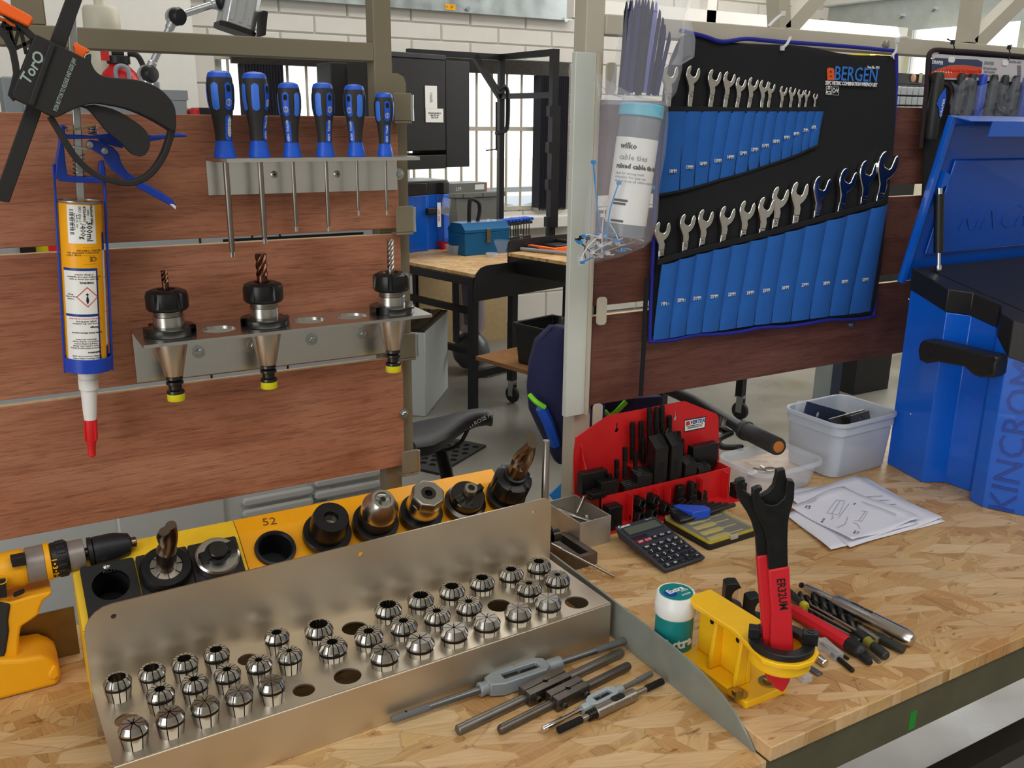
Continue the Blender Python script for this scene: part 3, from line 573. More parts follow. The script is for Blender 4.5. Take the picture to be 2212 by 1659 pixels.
def screwdriver(i, H, tipz, face, spec, label):
    k = H/.101; t = thing('screwdriver', label, 'screwdriver', (sx[i], 1.165, zd+.0002), 'blue and black screwdrivers on the shelf')
    part(t, 'ferrule_end', MB().lathe([(r*k, z*k) for r, z in HP if z <= .0195]+[(hr(.0205)*k, .0205*k)], n=28), 'handle_blue')
    part(t, 'handle', MB().lathe([(hr(.02)*k, .02*k)]+[(r*k, z*k) for r, z in HP if .0205 < z < .0925]+[(hr(.093)*k, .093*k)], n=28), 'handle_black')
    part(t, 'cap', MB().lathe([(hr(.0925)*k, .0925*k)]+[(r*k, z*k) for r, z in HP if z > .093], n=28), 'handle_blue')
    for q in range(6):
        a = face+q*pi/3
        if q == 0:
            g = part(t, 'grip_inlay', MB().add(*patch(hr, a, .0046, .055, .088, .0007, k=k)), 'handle_blue')
            part(g, 'hang_hole', MB().add(*patch(hr, a, .0025, .0765, .0845, .0011, k=k)), 'groove_black')
            hexo = [(.0036*math.sin(w_), .0036*math.cos(w_)) for w_ in [pi/3*j for j in range(7)]]
            hm = MB(); 
            vs = []; 
            for (u, v_) in hexo:
                for s_ in (1, .82): zz = .0645+v_*s_*1.25; r_ = hr(zz)+.0010; vs.append((k*r_*math.cos(a+u*s_/r_), k*r_*math.sin(a+u*s_/r_), k*zz))
            hm.add(vs, [(2*j, 2*j+1, 2*j+3, 2*j+2) for j in range(6)]); part(g, 'hexagon_logo', hm, 'white_print')
            bendtext(g, 'wiha', .0030, hr, .0645, a, 'white_print', k, rot=pi/2)
            lo = part(t, 'print_strip', MB().add(*patch(hr, a, .0040, .0195, .051, .0006, k=k)), 'handle_blue')
            if spec: bendtext(lo, spec, .0042, hr, .036, a, 'white_print', k, bold=.00008)
            else: part(lo, 'barcode_label', MB().add(*patch(hr, a+.12, .0024, .024, .049, .0010, k=k, rows=8)), 'barcode')
        else: part(t, 'grip_inlay', MB().add(*patch(hr, a, .0044, .055, .0875, .0007, k=k)), 'handle_grip')
    rs = (.0036, .0036, .0026, .0026, .0020, .0020)[i]; zt = tipz-zd
    part(t, 'shaft', MB().lathe([(rs*.6, zt), (rs*.6, zt+.006), (rs, zt+.010), (rs, .004)], n=18), 'satin_steel')
    part(t, 'star_tip', MB().prism([((rs*.82 if j % 2 else rs*.55)*math.cos(j*pi/6), (rs*.82 if j % 2 else rs*.55)*math.sin(j*pi/6)) for j in range(12)], zt-.0002, zt+.006), 'chrome')
mat('barcode', 'c7cbd6', .5, var=.6, vscale=900, stretch=(.02, .02, 1))
fa = -pi/2-.35
screwdriver(0, .101, cz-.171, fa+.75, None, 'big blue and black screwdriver with barcode sticker, leftmost on the shelf')
screwdriver(1, .101, cz-.156, fa+1.12, '455N   T30x115', 'big blue and black screwdriver printed T30x115, second from left on shelf')
screwdriver(2, .090, cz-.143, fa-.28, '455N   T25x100', 'blue and black screwdriver printed T25x100, third from left on shelf')
screwdriver(3, .091, cz-.145, fa+.62, '455N   T20x100', 'blue and black screwdriver printed T20x100, fourth from left on shelf')
screwdriver(4, .090, cz-.126, fa-.55, '455N   T15x80', 'blue and black screwdriver printed T15x80, second from right on shelf')
screwdriver(5, .081, cz-.127, fa+.30, '455N   T10x80', 'smallest blue and black screwdriver, rightmost on the shelf by the post')
# ================================================================ bar clamp hung on the board
YC = 1.105
cl = thing('bar_clamp', 'black one-handed bar clamp with orange pad and button hanging at top left', 'clamp', (.08, YC, cz))
def pr(parent, name, px, z0, z1, m, Y=YC, bevel=.002, label=None, seg=2): return part(parent, name, MB().prism(trace(px, Y), z0, z1, PL(Y)), m, world=True, bevel=bevel, label=label, seg=seg)
pr(cl, 'bar', [(199, -60), (163, -60), (107, 91), (56, 230), (-4, 400), (-14, 432), (20, 437), (89, 243), (139, 107)], -.004, .004, 'black_rough', bevel=.0008)
for px, py in ((20, 374), (12, 402)): p = PY(px, py, YC-.0041); part(cl, 'bar_hole', MB().cyl(p, p+Vector((0, -.0002, 0)), .0022, n=16), 'ply_left')
up = [(72, 80), (78, 77), (110, 92), (150, 112), (180, 127), (186, 124), (189, 117), (194, 119), (193, 135), (202, 153), (219, 165), (256, 170), (294, 174), (331, 187), (358, 209), (373, 236), (375, 277), (368, 284), (358, 277), (321, 256), (277, 237), (236, 228), (202, 224), (169, 231), (142, 243), (119, 253), (101, 247), (37, 217), (27, 210), (26, 200)]
up = up[:8]+[(q.x, q.y) for q in smoothpath([(a, b_, 0) for a, b_ in up[8:17]], 4)]+up[17:19]+[(q.x, q.y) for q in smoothpath([(a, b_, 0) for a, b_ in up[18:27]], 3)][1:]+up[27:]
body = pr(cl, 'body', up, -.016, .016, 'black_rough', bevel=.004, seg=3)
pr(cl, 'body_rib', [(104, 94), (118, 101), (72, 231), (58, 225)], .0155, .0185, 'black_rough', bevel=.0025)
gd = smoothpath([tuple(p)+(0,) for p in trace([(108, 252), (122, 275), (140, 305), (165, 342), (203, 375), (245, 391), (287, 394), (324, 375), (351, 338), (364, 304), (371, 278)], YC)], 5)
part(cl, 'trigger_guard', MB().strip(gd, .0030, .018, PL(YC)), 'black_rough', world=True, bevel=.001)
pr(cl, 'trigger', [(q.x, q.y) for q in smoothpath([(a, b_, 0) for a, b_ in [(169, 230), (189, 236), (209, 257), (230, 283), (256, 304), (273, 321), (287, 334), (304, 337), (317, 327), (322, 304), (311, 280), (280, 256), (243, 236), (202, 226)]], 3)], -.008, .008, 'black_rough', bevel=.003, seg=3)
pr(cl, 'release_button', [(163, 91), (172, 98), (192, 108), (192, 114), (185, 115), (179, 127), (158, 119), (161, 106), (157, 100)], -.006, .006, 'orange', bevel=.001)
jw = part(cl, 'jaw_arm', MB().strip(trace([(-40, 30), (0, 66), (14, 82), (27, 108), (33, 137), (36, 159), (31, 181), (24, 205), (34, 215)], YC), .0030, .020, PL(YC)), 'black_rough', world=True)
part(cl, 'jaw_arm', MB().strip(trace([(-40, -5), (30, 43), (72, 82)], YC), .0028, .020, PL(YC)), 'black_rough', world=True)
for a, b_ in (((9, 42), (29, 98)), ((43, 55), (31, 100)), ((44, 62), (57, 117)), ((32, 106), (70, 88)), ((-5, 62), (39, 62)), ((12, 42), (2, 62)), ((20, 50), (27, 90))):
    part(cl, 'lattice_rib', MB().strip(trace([a, b_], YC), .0016, .010, PL(YC)), 'black_rough', world=True)
pr(cl, 'jaw_pad', [(-60, -35), (0, -1), (6, 4), (58, 32), (68, 38), (71, 46), (65, 54), (62, 61), (0, 31), (-60, 2)], -.014, .014, 'orange', bevel=.003)
pr(cl, 'pad_clip', [(-4, 36), (20, 46), (35, 54), (34, 60), (22, 56), (10, 47), (-4, 44)], -.006, .006, 'orange', bevel=.001)
def ptext(parent, body, size, a, b_, Y, m, sx=1, bold=0, shear=0):      # lettering running from pixel a to pixel b on the plane Y
    A = PY(*a, Y); B = PY(*b_, Y); d = (B-A).normalized(); up_ = Vector((0, -1, 0)).cross(d); return text(parent, body, size, basis((A+B)/2, d, up_, (0, -1, 0)), m, sx=sx, world=True, bold=bold, shear=shear)
ptext(body, 'TorQ', .0145, (59, 168), (82, 126), YC-.0163, 'grey_print', bold=.0003, shear=.15)
ptext(body, 'PUSH BUTTON TO RELEASE AND SLIDE JAW', .0058, (120, 238), (161, 128), YC-.0163, 'grey_print', sx=.50, bold=.0001)
p = PY(288, 216, YC-.0162); part(body, 'paint_fleck', MB().cyl(p, p+Vector((0, -.0003, 0)), .0013, n=9), 'white')
# ================================================================ caulking gun and cartridge
G0 = Vector((.0855, 1.158, cz-.293)); MG = basis(G0, (.998, 0, -.066), (0, 1, 0), (.066, 0, .998))
gun = thing('caulking_gun', 'blue skeleton caulking gun hanging nose down on the board', 'caulking gun', MG)
mat('gun_blue', '1a43b4', .38, var=.08, vscale=60)
part(gun, 'front_ring', MB().lathe([(.0245, 0), (.0262, .0008), (.0262, .0165), (.0255, .017), (.0240, .017), (.0240, .0015), (.011, .0015), (.011, 0)], n=40, caps=False), 'gun_blue')
for s in (-1, 1): part(gun, 'side_rail', MB().box(s*.0258-.0012, s*.0258+.0012, -.004, .004, -.002, .238), 'gun_blue', bevel=.0006)
YG = 1.158
def prg(name, px, z0, z1, m, bevel=.0008): return pr(gun, name, px, z0, z1, m, Y=YG, bevel=bevel)
prg('head_frame', [(128, 278), (133, 269), (146, 276), (138, 279), (140, 290), (168, 291), (200, 293), (262, 282), (268, 300), (262, 320), (234, 312), (214, 311), (212, 299), (158, 300), (141, 300), (136, 312), (140, 352), (144, 378), (158, 380), (183, 381), (212, 381), (214, 350), (222, 345), (226, 380), (224, 394), (160, 393), (128, 390), (118, 383), (120, 350), (127, 308)], -.011, .011, 'gun_blue')
prg('fixed_handle', [(255, 286), (330, 292), (365, 289), (385, 287), (398, 289), (404, 295), (396, 296), (370, 297), (330, 304), (262, 316)], -.006, .006, 'gun_blue', .0015)
prg('trigger', [(184, 305), (192, 300), (222, 307), (241, 318), (252, 330), (258, 350), (272, 370), (300, 388), (345, 413), (368, 430), (375, 441), (373, 448), (352, 436), (300, 408), (262, 384), (238, 366), (226, 350), (218, 336), (195, 322), (186, 314)], .011, .018, 'gun_blue', .0018)
for px, py in ((194, 313), (226, 326)): p = PY(px, py, YG-.018); part(gun, 'rivet', MB().lathe([(.0042, 0), (.0036, .0014), (0, .002)], axisM(p, (0, -1, 0)), 18), 'zinc', world=True)
part(gun, 'trigger_tip_paint', MB().prism(trace([(360, 438), (373, 449), (374, 443), (368, 438)], YG), .0105, .0185, PL(YG)), 'white', world=True)
part(gun, 'push_rod', MB().box(-.0042, .0042, -.0042, .0042, .196, .52), 'zinc', bevel=.001)
part(gun, 'spring', MB().helix(.0064, .0006, .030, 6.5, z0=.222), 'zinc'); part(gun, 'release_plate', MB().prism(trace([(144, 280), (145, 284), (207, 274), (206, 270)], YG), -.008, .008, PL(YG)), 'brass_dull' if mat('brass_dull', 'a99a74', .4, .8) else '', world=True)
p = PY(202, 291, YG); part(gun, 'small_spring', MB().helix(.0048, .0007, .010, 4, Matrix.Translation(p)), 'zinc', world=True)
prg('drive_plate', [(153, 313), (152, 320), (189, 324), (189, 320)], -.008, .008, 'zinc', .0003)
CR = .0228
ct = thing('sealant_cartridge', 'yellow and white sealant cartridge with white nozzle and red cap in the gun', 'cartridge', MG @ Matrix.Translation((-.001, 0, .002)))
part(ct, 'tube', MB().lathe([(.010, 0), (CR-.0008, .0003), (CR, .0015), (CR, .194), (CR-.0006, .1955)], n=44), 'label_yellow')
part(ct, 'rim', MB().lathe([(CR+.0007, .1945), (CR+.0012, .1955), (CR+.0012, .1968), (CR-.0005, .1972), (CR-.001, .1945)], n=44, caps=False), 'zinc')
part(ct, 'nozzle', MB().lathe([(.0112, .0005), (.0112, -.012), (.0100, -.0125), (.0115, -.0135), (.0108, -.026), (.0092, -.0265), (.0078, -.055), (.0058, -.074), (.0052, -.085), (.004, -.086)], n=26), 'white')
cap = MB().lathe([(.0060, -.064), (.0074, -.0645), (.0072, -.090), (.0050, -.095), (.0044, -.1105), (.003, -.112), (0, -.112)], n=20)
for q in range(4): cap.box(.006, .0092, -.0008, .0008, -.090, -.066, Matrix.Rotation(q*pi/2+.6, 4, 'Z'))
part(ct, 'nozzle_cap', cap, 'red_bright')
def cpanel(a0, a1, z0, z1, m, off, name='label_panel', par=None):
    A0, A1 = -pi/2+a0, -pi/2+a1; mb = MB(); n = 14; vs = []; R = CR+off
    for j in range(n+1): a = A0+(A1-A0)*j/n; vs += [(R*math.cos(a), R*math.sin(a), z0), (R*math.cos(a), R*math.sin(a), z1)]
    mb.add(vs, [(2*j, 2*j+2, 2*j+3, 2*j+1) for j in range(n)]); return part(par or ct, name, mb, m)
cpanel(-1.2, 1.9, .001, .124, 'label_yellow', .0001)
cpanel(-1.15, .62, .004, .122, 'label_blue', .0002); cpanel(-1.13, .52, .069, .119, 'label_white', .0003); cpanel(-1.13, .52, .012, .066, 'label_white', .0003)
cpanel(-.72, .62, .150, .193, 'label_white', .0003)
for z0, z1, mm in ((.142, .162, 'label_blue'), (.11, .141, 'white'), (.07, .109, 'white'), (.03, .069, 'white'), (.012, .028, 'label_blue')): cpanel(1.05, 1.9, z0, z1, mm, .0003)
def ctx(body, size, a, z, rot, m='black_print', bold=0, off=.0005): return bendtext(ct, body, size, CR, z, -pi/2+a, m, 1, rot, off, bold=bold)
ctx('300ml', .0092, .28, .164, -pi/2, bold=.0001); ctx('/400g', .0082, -.02, .164, -pi/2); ctx('SKU Qty-1', .004, -.12, .183, -pi/2); ctx('873644001', .004, .08, .183, -pi/2, bold=.00005); ctx('white', .003, .26, .185, -pi/2); ctx('Sikaflex® EBT+', .0036, .42, .182, -pi/2, bold=.00005)
ctx('Batch No. 3001\nBest before end of\nMade in Switzerland', .0024, -.36, .175, -pi/2)
for j in range(26): 
    a = -.62+.0; zz = .160+.0011*j
    if j % 5 != 3: cpanel(-.60, -.40, zz, zz+(.0007 if j % 3 else .0004), 'black_print', .0005, 'barcode_bar')
ctx('CE', .0075, .42, .133, pi); cpanel(-.05, .52, .127, .1272, 'black_print', .0005); cpanel(-.05, .52, .1365, .1367, 'black_print', .0005); cpanel(-.05, .52, .1455, .1457, 'black_print', .0005)
ctx('In accordance with\nEN 15651-1 F-EXT-INT', .0028, .25, .141, pi); ctx('storage  5-25°C\nshelf life 12m', .0026, -.5, .138, pi)
# hazard diamond
def cpoly(pts2, m, off, name): 
    vs = [((CR+off)*math.cos(-pi/2+u/CR), (CR+off)*math.sin(-pi/2+u/CR), z_) for u, z_ in pts2]; return vs
def ring4(cu, cz_, r, w_, m, off, name):
    vs = []
    for j in range(4):
        for s_ in (r, r-w_):
            for q in range(4):
                u0, z0 = [(0, 1), (1, 0), (0, -1), (-1, 0)][j]; u1, z1 = [(1, 0), (0, -1), (-1, 0), (0, 1)][j]; u = cu+s_*(u0+(u1-u0)*q/3); z_ = cz_+s_*(z0+(z1-z0)*q/3); vs.append(((CR+off)*math.cos(-pi/2+u/CR), (CR+off)*math.sin(-pi/2+u/CR), z_))
    fs = []
    for j in range(4):
        for q in range(3): b0 = j*8+q; fs.append((b0, b0+1, b0+5, b0+4))
    part(ct, name, MB().add(vs, fs), m)
ring4(.0012, .089, .0118, .0012, 'label_red', .0006, 'hazard_diamond'); ctx('!', .016, .05, .088, pi, bold=.0005)
ctx('WARNING.', .0030, .05, .1055, pi, bold=.0001); ctx('Skin: wash with plenty of water\nin accordance with local regulations\nor allergic reaction', .0026, -.05, .112, pi)
ctx('Contains\nmay produce\nallergic', .0026, -.75, .089, pi)
ctx('Consult most current local data sheet', .0024, -.08, .0635, pi, 'label_red'); ctx('Store in cool, dry conditions\nupright, shelf life best', .0026, -.05, .059, pi); ctx('Storage', .003, .32, .0535, pi, bold=.0001)
ctx('Use Sika Swivel silicone remover', .0026, -.02, .047, pi, bold=.00005); ctx('• Fixtures in bathrooms & window\nframes, ceramic tiles, fittings\n• Fixing & sealing window\n• Gaskets for ducting, flanges\naluminium fabrication', .0026, -.1, .034, pi); ctx('Applications', .003, .28, .0235, pi, bold=.0001)
ctx('New and improved high performance\nflexible adhesive sealant & filler\nincluding concrete, brick, metal', .0026, -.08, .0165, pi)
ctx('Sikaflex® EBT+', .0052, .12, .0079, pi, 'white_print', bold=.0001)
# ================================================================ yellow tool racks behind the collet rack
SL = math.radians(33); N_ = (0, -math.sin(SL), math.cos(SL)); FO = Vector((0, 1.0915, cz-.5135)); RDG = Vector((0, 1.116, cz-.5045))
def yrack(x0, x1, name, label, m, holes):
    t = thing(name, label, 'tool rack', ((x0+x1)/2, 1.05, ZL))
    fy = 1.021; fz = FO.z-(FO.y-fy)*math.tan(SL)
    up_ = Vector((0, math.cos(SL), math.sin(SL))); Lf = (FO.y-fy)/math.cos(SL)
    Mf = basis((0, fy, fz), (1, 0, 0), up_, N_)
    hl = []
    for hx_, hy_, r in holes: hl.append(circ(hx_, hy_, r, 32))
    part(t, 'sloping_face', MB().sheet([(x0, 0), (x1, 0), (x1, Lf), (x0, Lf)], hl, -.003, 0, Mf), m, world=True)
    part(t, 'top_flange', MB().add([(x0, FO.y, FO.z), (x1, FO.y, FO.z), (x1, RDG.y, RDG.z), (x0, RDG.y, RDG.z), (x0, FO.y, FO.z-.003), (x1, FO.y, FO.z-.003), (x1, RDG.y, RDG.z-.003), (x0, RDG.y, RDG.z-.003)], [(0, 1, 2, 3), (7, 6, 5, 4), (0, 3, 7, 4), (1, 5, 6, 2), (2, 6, 7, 3), (0, 4, 5, 1)]), m, world=True)
    part(t, 'front_panel', MB().box(x0+.003, x1, fy, fy+.003, ZL, fz-.0005), m if name == 'tool_holder_rack' else 'groove_black', world=True); part(t, 'rear_panel', MB().box(x0, x1, RDG.y-.003, RDG.y, ZL, RDG.z-.0035), m, world=True)
    for xx in (x0, x1-.003): part(t, 'end_plate', MB().prism([(fy, ZL), (RDG.y-.003, ZL), (RDG.y-.003, RDG.z-.004), (FO.y, FO.z-.004), (fy, fz-.003)], 0, .003, basis((xx, 0, 0), (0, 1, 0), (0, 0, 1), (1, 0, 0))), m, world=True)
    return t, Mf
def onface(px, py): return PPL(px, py, FO, N_)
def fl_(px, py): p = onface(px, py); fy = 1.021; return p.x, (p.y-fy)/math.cos(SL)
old, Mf = yrack(.0365, .2292, 'black_insert_rack', 'worn yellow tool rack with three black plastic insert blocks beside the drill', 'worn_yellow', [(.0735, .047, .022), (.1345, .047, .022), (.1945, .047, .022)])
for i, xc in enumerate((.0735, .1345, .1945)):
    h_ = [circ(xc, .047, .0205, 32)]
    o = part(old, 'insert_block', MB().sheet(rrect(xc-.0295, xc+.0295, .001, .0775, .003), h_, .0002, .008, Mf), 'black_plastic', world=True, bevel=.0012)
    screw(o, Mf @ Vector((xc-.001, .0725, .008)), .0042, N_)
    if i == 0: text(o, 'ROVERA', .0075, Mf @ TR(xc+.008, .0655, .0081), 'emboss_black' if mat('emboss_black', '2c2d30', .35) else '', world=True)
    part(o, 'socket_liner', MB().lathe([(.0205, .008), (.0205, -.045), (.0, -.045)], Mf @ TR(xc, .047, 0), 32, caps=False), 'groove_black', world=True)
hpx = [(596, 1192), (703, 1170), (803, 1142), (903, 1117), (998, 1096), (1085, 1072)]
hpos = [fl_(*q) for q in hpx]; yy = sum(q[1] for q in hpos)/6; xs_ = [hpos[0][0]+(hpos[5][0]-hpos[0][0])*i/5 for i in range(6)]
yy = min(max(yy, .030), .055)
new, Mf2 = yrack(.2302, .6125, 'tool_holder_rack', 'orange yellow sloping tool holder rack with pencilled 52 behind the collet rack', 'orange_yellow', [(x, yy, .0215) for x in xs_])
for x in xs_: part(new, 'socket_ring', MB().lathe([(.0255, .0002), (.0262, .002), (.0255, .005), (.0225, .0055), (.0205, .003), (.0205, -.04), (0, -.04)], Mf2 @ TR(x, yy, 0), 36, caps=False), 'black_plastic', world=True)
mat('pencil', '6b4a1c', .7)
tf = basis((0, FO.y, FO.z+.0003), (1, 0, 0), (RDG-FO).normalized(), Vector((1, 0, 0)).cross((RDG-FO).normalized()))
p = PPL(583, 1130, FO, Vector((1, 0, 0)).cross((RDG-FO).normalized())); text(new, '52', .019, tf @ TR(p.x, .010, 0, rz=-.12), 'pencil', world=True)
p = PPL(905, 1058, FO, Vector((1, 0, 0)).cross((RDG-FO).normalized())); text(new, '5', .016, tf @ TR(p.x, .010, 0, rz=-.12), 'pencil', world=True)
def seat(x, M=Mf2, y=None, h=.0058): return M @ TR(x, yy if y is None else y, h)
G_ = 'tool holders standing in the yellow rack'
t = thing('sleeve_holder', 'matt black sleeve holder with bored end, beside the empty socket of the yellow rack', 'tool holder', seat(xs_[1]), G_)
part(t, 'flange', MB().lathe([(.019, -.03), (.0195, 0), (.031, .0002), (.0315, .001), (.0315, .010), (.0305, .011), (.024, .011)], n=40), 'black_oxide')
part(t, 'body', MB().lathe([(.0245, .011), (.0245, .035), (.0225, .0435), (.0092, .0435), (.0088, .0425), (.0088, .022), (0, .022)], n=40, caps=False), 'black_oxide'); part(t, 'bore', MB().lathe([(.0090, .0436), (.0086, .024), (0, .0235)], n=28, caps=False), 'satin_steel')
t = thing('keyless_chuck_holder', 'keyless drill chuck with three jaws standing in the yellow rack', 'tool holder', seat(xs_[2]), G_)
part(t, 'flange', MB().lathe([(.019, -.03), (.0195, 0), (.031, .0002), (.031, .011), (.022, .012)], n=40), 'black_oxide')
part(t, 'knurled_sleeve', MB().lathe([(.0235, .012), (.0245, .014), (.0245, .031), (.0240, .032)], n=56), 'dark_knurl' if mat('dark_knurl', '3a3938', .5, .7, bump=.8, bscale=900) else ''); part(t, 'nose_cone', MB().lathe([(.0242, .032), (.0242, .044), (.0150, .061), (.0145, .0615), (.0108, .0615), (.010, .058), (0, .057)], n=44), 'ground_steel')
for q in range(3): part(t, 'jaw', MB().box(.0032, .0102, -.0028, .0028, .056, .0608, Matrix.Rotation(q*2*pi/3+.4, 4, 'Z')), 'satin_steel', bevel=.0004)
part(t, 'jaw_gap', MB().lathe([(.0036, .0615), (0, .0613)], n=20), 'groove_black')
t = thing('collet_chuck_holder', 'bright steel collet chuck with flat ended nut standing in the yellow rack', 'tool holder', seat(xs_[3]), G_)
part(t, 'flange', MB().lathe([(.019, -.03), (.0195, 0), (.030, .0002), (.030, .010), (.022, .011)], n=40), 'black_oxide'); part(t, 'body', MB().lathe([(.0195, .011), (.0245, .022), (.0225, .034), (.0220, .038)], n=40), 'ground_steel')
part(t, 'nut', MB().lathe([(.0225, .036), (.0232, .038), (.0232, .050), (.0215, .053), (.0085, .053), (.0080, .051), (.0080, .035), (0, .035)], n=8), 'satin_steel', bevel=.001); part(t, 'collet_bore', MB().lathe([(.0102, .0533), (.0052, .0531), (.0050, .036), (0, .036)], n=24, caps=False), 'dark_steel')
t = thing('shell_mill_arbor', 'shell mill arbor with raised bored spigot and drive keys in the yellow rack', 'tool holder', seat(xs_[4]), G_)
part(t, 'flange', MB().lathe([(.019, -.03), (.0195, 0), (.030, .0002), (.030, .010), (.0245, .012), (.0245, .026), (.0235, .027)], n=40), 'dark_gloss'); part(t, 'spigot', MB().lathe([(.0095, .027), (.0095, .043), (.0088, .044), (.0048, .044), (.0046, .03), (0, .03)], n=32), 'satin_steel')
for a in (.3, .3+pi): part(t, 'drive_key', MB().box(.011, .0245, -.0045, .0045, .026, .033, Matrix.Rotation(a, 4, 'Z')), 'dark_steel', bevel=.0006)
for a in (1.6, 4.6): part(t, 'screw_hole', MB().lathe([(.0024, 0), (0, .0002)], Matrix.Rotation(a, 4, 'Z') @ Matrix.Translation((.0175, 0, .0272)), 12), 'groove_black')
t = thing('large_drill_holder', 'big two-flute cutter held in a black collet nut at the end of yellow rack', 'tool holder', seat(xs_[5]), G_)
part(t, 'flange', MB().lathe([(.019, -.03), (.0195, 0), (.029, .0002), (.029, .008), (.0225, .010), (.0225, .020)], n=40), 'black_oxide')
NM = MB(); vs = []; fs = []; n = 72; rz_ = [(.022, .018), (.0275, .021), (.0275, .044), (.0265, .047), (.019, .050), (.0125, .050), (0, .050)]
for j in range(n):
    a = 2*pi*j/n; cut = ((a*6/(2*pi)) % 1) > .78
    for r_, z_ in rz_: rr = min(r_, .0242) if (cut and z_ > .024 and r_ > .0245) else r_; vs.append((rr*math.cos(a), rr*math.sin(a), z_))
k = len(rz_)
for j in range(n):
    for i in range(k-1): fs.append((j*k+i, ((j+1) % n)*k+i, ((j+1) % n)*k+i+1, j*k+i+1))
part(t, 'clamp_nut', NM.add(vs, fs), 'black_oxide', ang=28)
part(t, 'nut_collar', MB().lathe([(.0165, .050), (.0165, .057), (.014, .058)], n=32), 'black_oxide')
part(t, 'cutter', MB().cyl((0, 0, .05), (0, 0, .078), .0135, n=28).fluted(.0139, .058, 2, .13, .42, z0=.074, rings=44, n=48, sharp=1.0), 'warm_steel' if mat('warm_steel', '8a7a6c', .24, 1) else '')
# tools in the black inserts
t = thing('end_mill_holder', 'grey two-flute end mill standing in black nut of the middle insert block', 'tool holder', seat(.1345, Mf, .047, .0085), G_)
part(t, 'clamp_nut', MB().lathe([(.019, -.03), (.0205, 0), (.0285, .0003), (.0300, .002), (.0300, .011), (.0275, .0150), (.0190, .0155), (.0185, .012)], n=40), 'black_oxide')
part(t, 'collet', MB().lathe([(.0183, .0100), (.0183, .0142), (.0115, .0150), (0, .0150)], n=32), 'satin_steel')
for q in range(8): part(t, 'collet_slit', MB().box(.0120, .0184, -.0004, .0004, .0140, .01535, Matrix.Rotation(q*pi/4, 4, 'Z')), 'groove_black')
part(t, 'cutter', MB().cyl((0, 0, .012), (0, 0, .050), .0115, n=26).fluted(.0117, .046, 2, .13, .35, z0=.048, rings=34, n=48, sharp=1.0), 'warm_steel')
t = thing('stub_arbor', 'bright stub arbor with black drive dogs in the insert next to the join', 'tool holder', seat(.1945, Mf, .047, .0085), G_)
part(t, 'collar', MB().lathe([(.0195, -.03), (.0200, 0), (.0262, .0003), (.0262, .012), (.0240, .014)], n=40), 'ground_steel'); part(t, 'spigot', MB().lathe([(.0112, .012), (.0112, .026), (.0102, .027)], n=28), 'dark_steel')
for a in (.2, .2+pi): part(t, 'drive_dog', MB().box(.009, .0225, -.0065, .0065, .013, .0235, Matrix.Rotation(a, 4, 'Z')), 'black_oxide', bevel=.0006)
part(t, 'drive_ring', MB().lathe([(.0155, .013), (.0155, .0205), (.012, .0208)], n=28), 'black_oxide')
# rod standing behind the rack's right end
p = PZ(1180, 1186, ZL+.05); Yr = 1.02
a = PY(1180, 951, Yr)
t = thing('steel_rod', 'upright bright round bar standing behind the right end of collet rack', 'bar', (a.x, Yr, ZL)); part(t, 'bar', MB().lathe([(.0052, 0), (.0052, a.z-ZL-.001), (.0046, a.z-ZL)], n=24), 'satin_steel')
part(t, 'clamp_collar', MB().lathe([(.0115, .055), (.0125, .057), (.0125, .078), (.0115, .080)], n=28).lathe([(.009, 0), (.009, .012)], TR(.010, -.004, .065, ry=pi/2), 20), 'dark_steel'); part(t, 'base_pin', MB().lathe([(.02, 0), (.02, .006), (.006, .007)], n=28), 'dark_steel')
# upstand strip along the back of the left worktop
yb = BL(150, 1404).y
m = MB().box(-.6, .034, 1.130, 1.132, ZL, PY(100, 1324, 1.13).z)
solo('back_upstand', m, mat('bronze_tint', '8c7a52', .4, .8, var=.2, vscale=30) and 'bronze_tint', 'low metal upstand strip behind the drill, coloured with the yellow it reflects', 'upstand', (-.3, 1.126, ZL), world=True)  # galvanised strip; the yellow it reflects is painted into its colour
# ================================================================ cordless drill
YD = 1.098
dr = thing('cordless_drill', 'yellow and black cordless drill standing on its battery at the left edge', 'drill', (-.03, YD, ZL))
mat('drill_yellow', 'f2ab14', .42, var=.03); mat('drill_grey', '8d8580', .4, .3, var=.1, vscale=60); mat('chuck_black', '26262a', .45, .3, var=.4, vscale=60, bump=.25, bscale=700)
A0 = PY(160, 1200, YD); A1 = PY(291, 1171, YD); ax = (A1-A0).normalized(); LD = (A1-A0).length; MD = axisM(A0, ax, (0, 1, 0)); sc_px = (A1-A0).length/134.2
def dl(name, prof, m, n=40, bevel=0): return part(dr, name, MB().lathe([(r*sc_px, z*sc_px) for r, z in prof], MD, n), m, world=True)
dl('gear_sleeve', [(36, -12), (36, 14), (35, 22), (25, 23)], 'drill_grey')
dl('chuck_neck', [(12, 22), (12, 40)], 'dark_steel')
dl('chuck_collar', [(24, 30), (35, 31), (35, 40), (31, 41)], 'black_plastic'); dl('chuck', [(31, 41), (34, 43), (34, 82), (33, 93), (25, 122), (15, 127)], 'chuck_black', 48); dl('chuck_nose', [(13, 126), (13.5, 128), (13.5, 136), (12, 138), (4, 138), (3, 130), (0, 130)], 'warm_steel')
cr = MB().lathe([(r*sc_px, z*sc_px) for r, z in ((36, -50), (41, -46), (41, -18), (38, -12), (34, -10))], MD, 48)
o = part(dr, 'clutch_ring', cr, 'black_plastic', world=True)
for q in range(16): part(o, 'grip_rib', MB().box(39*sc_px, 43*sc_px, -4.6*sc_px, 4.6*sc_px, -36*sc_px, -16*sc_px, MD @ Matrix.Rotation(q*pi/8, 4, 'Z')), 'black_plastic', world=True, bevel=.001)
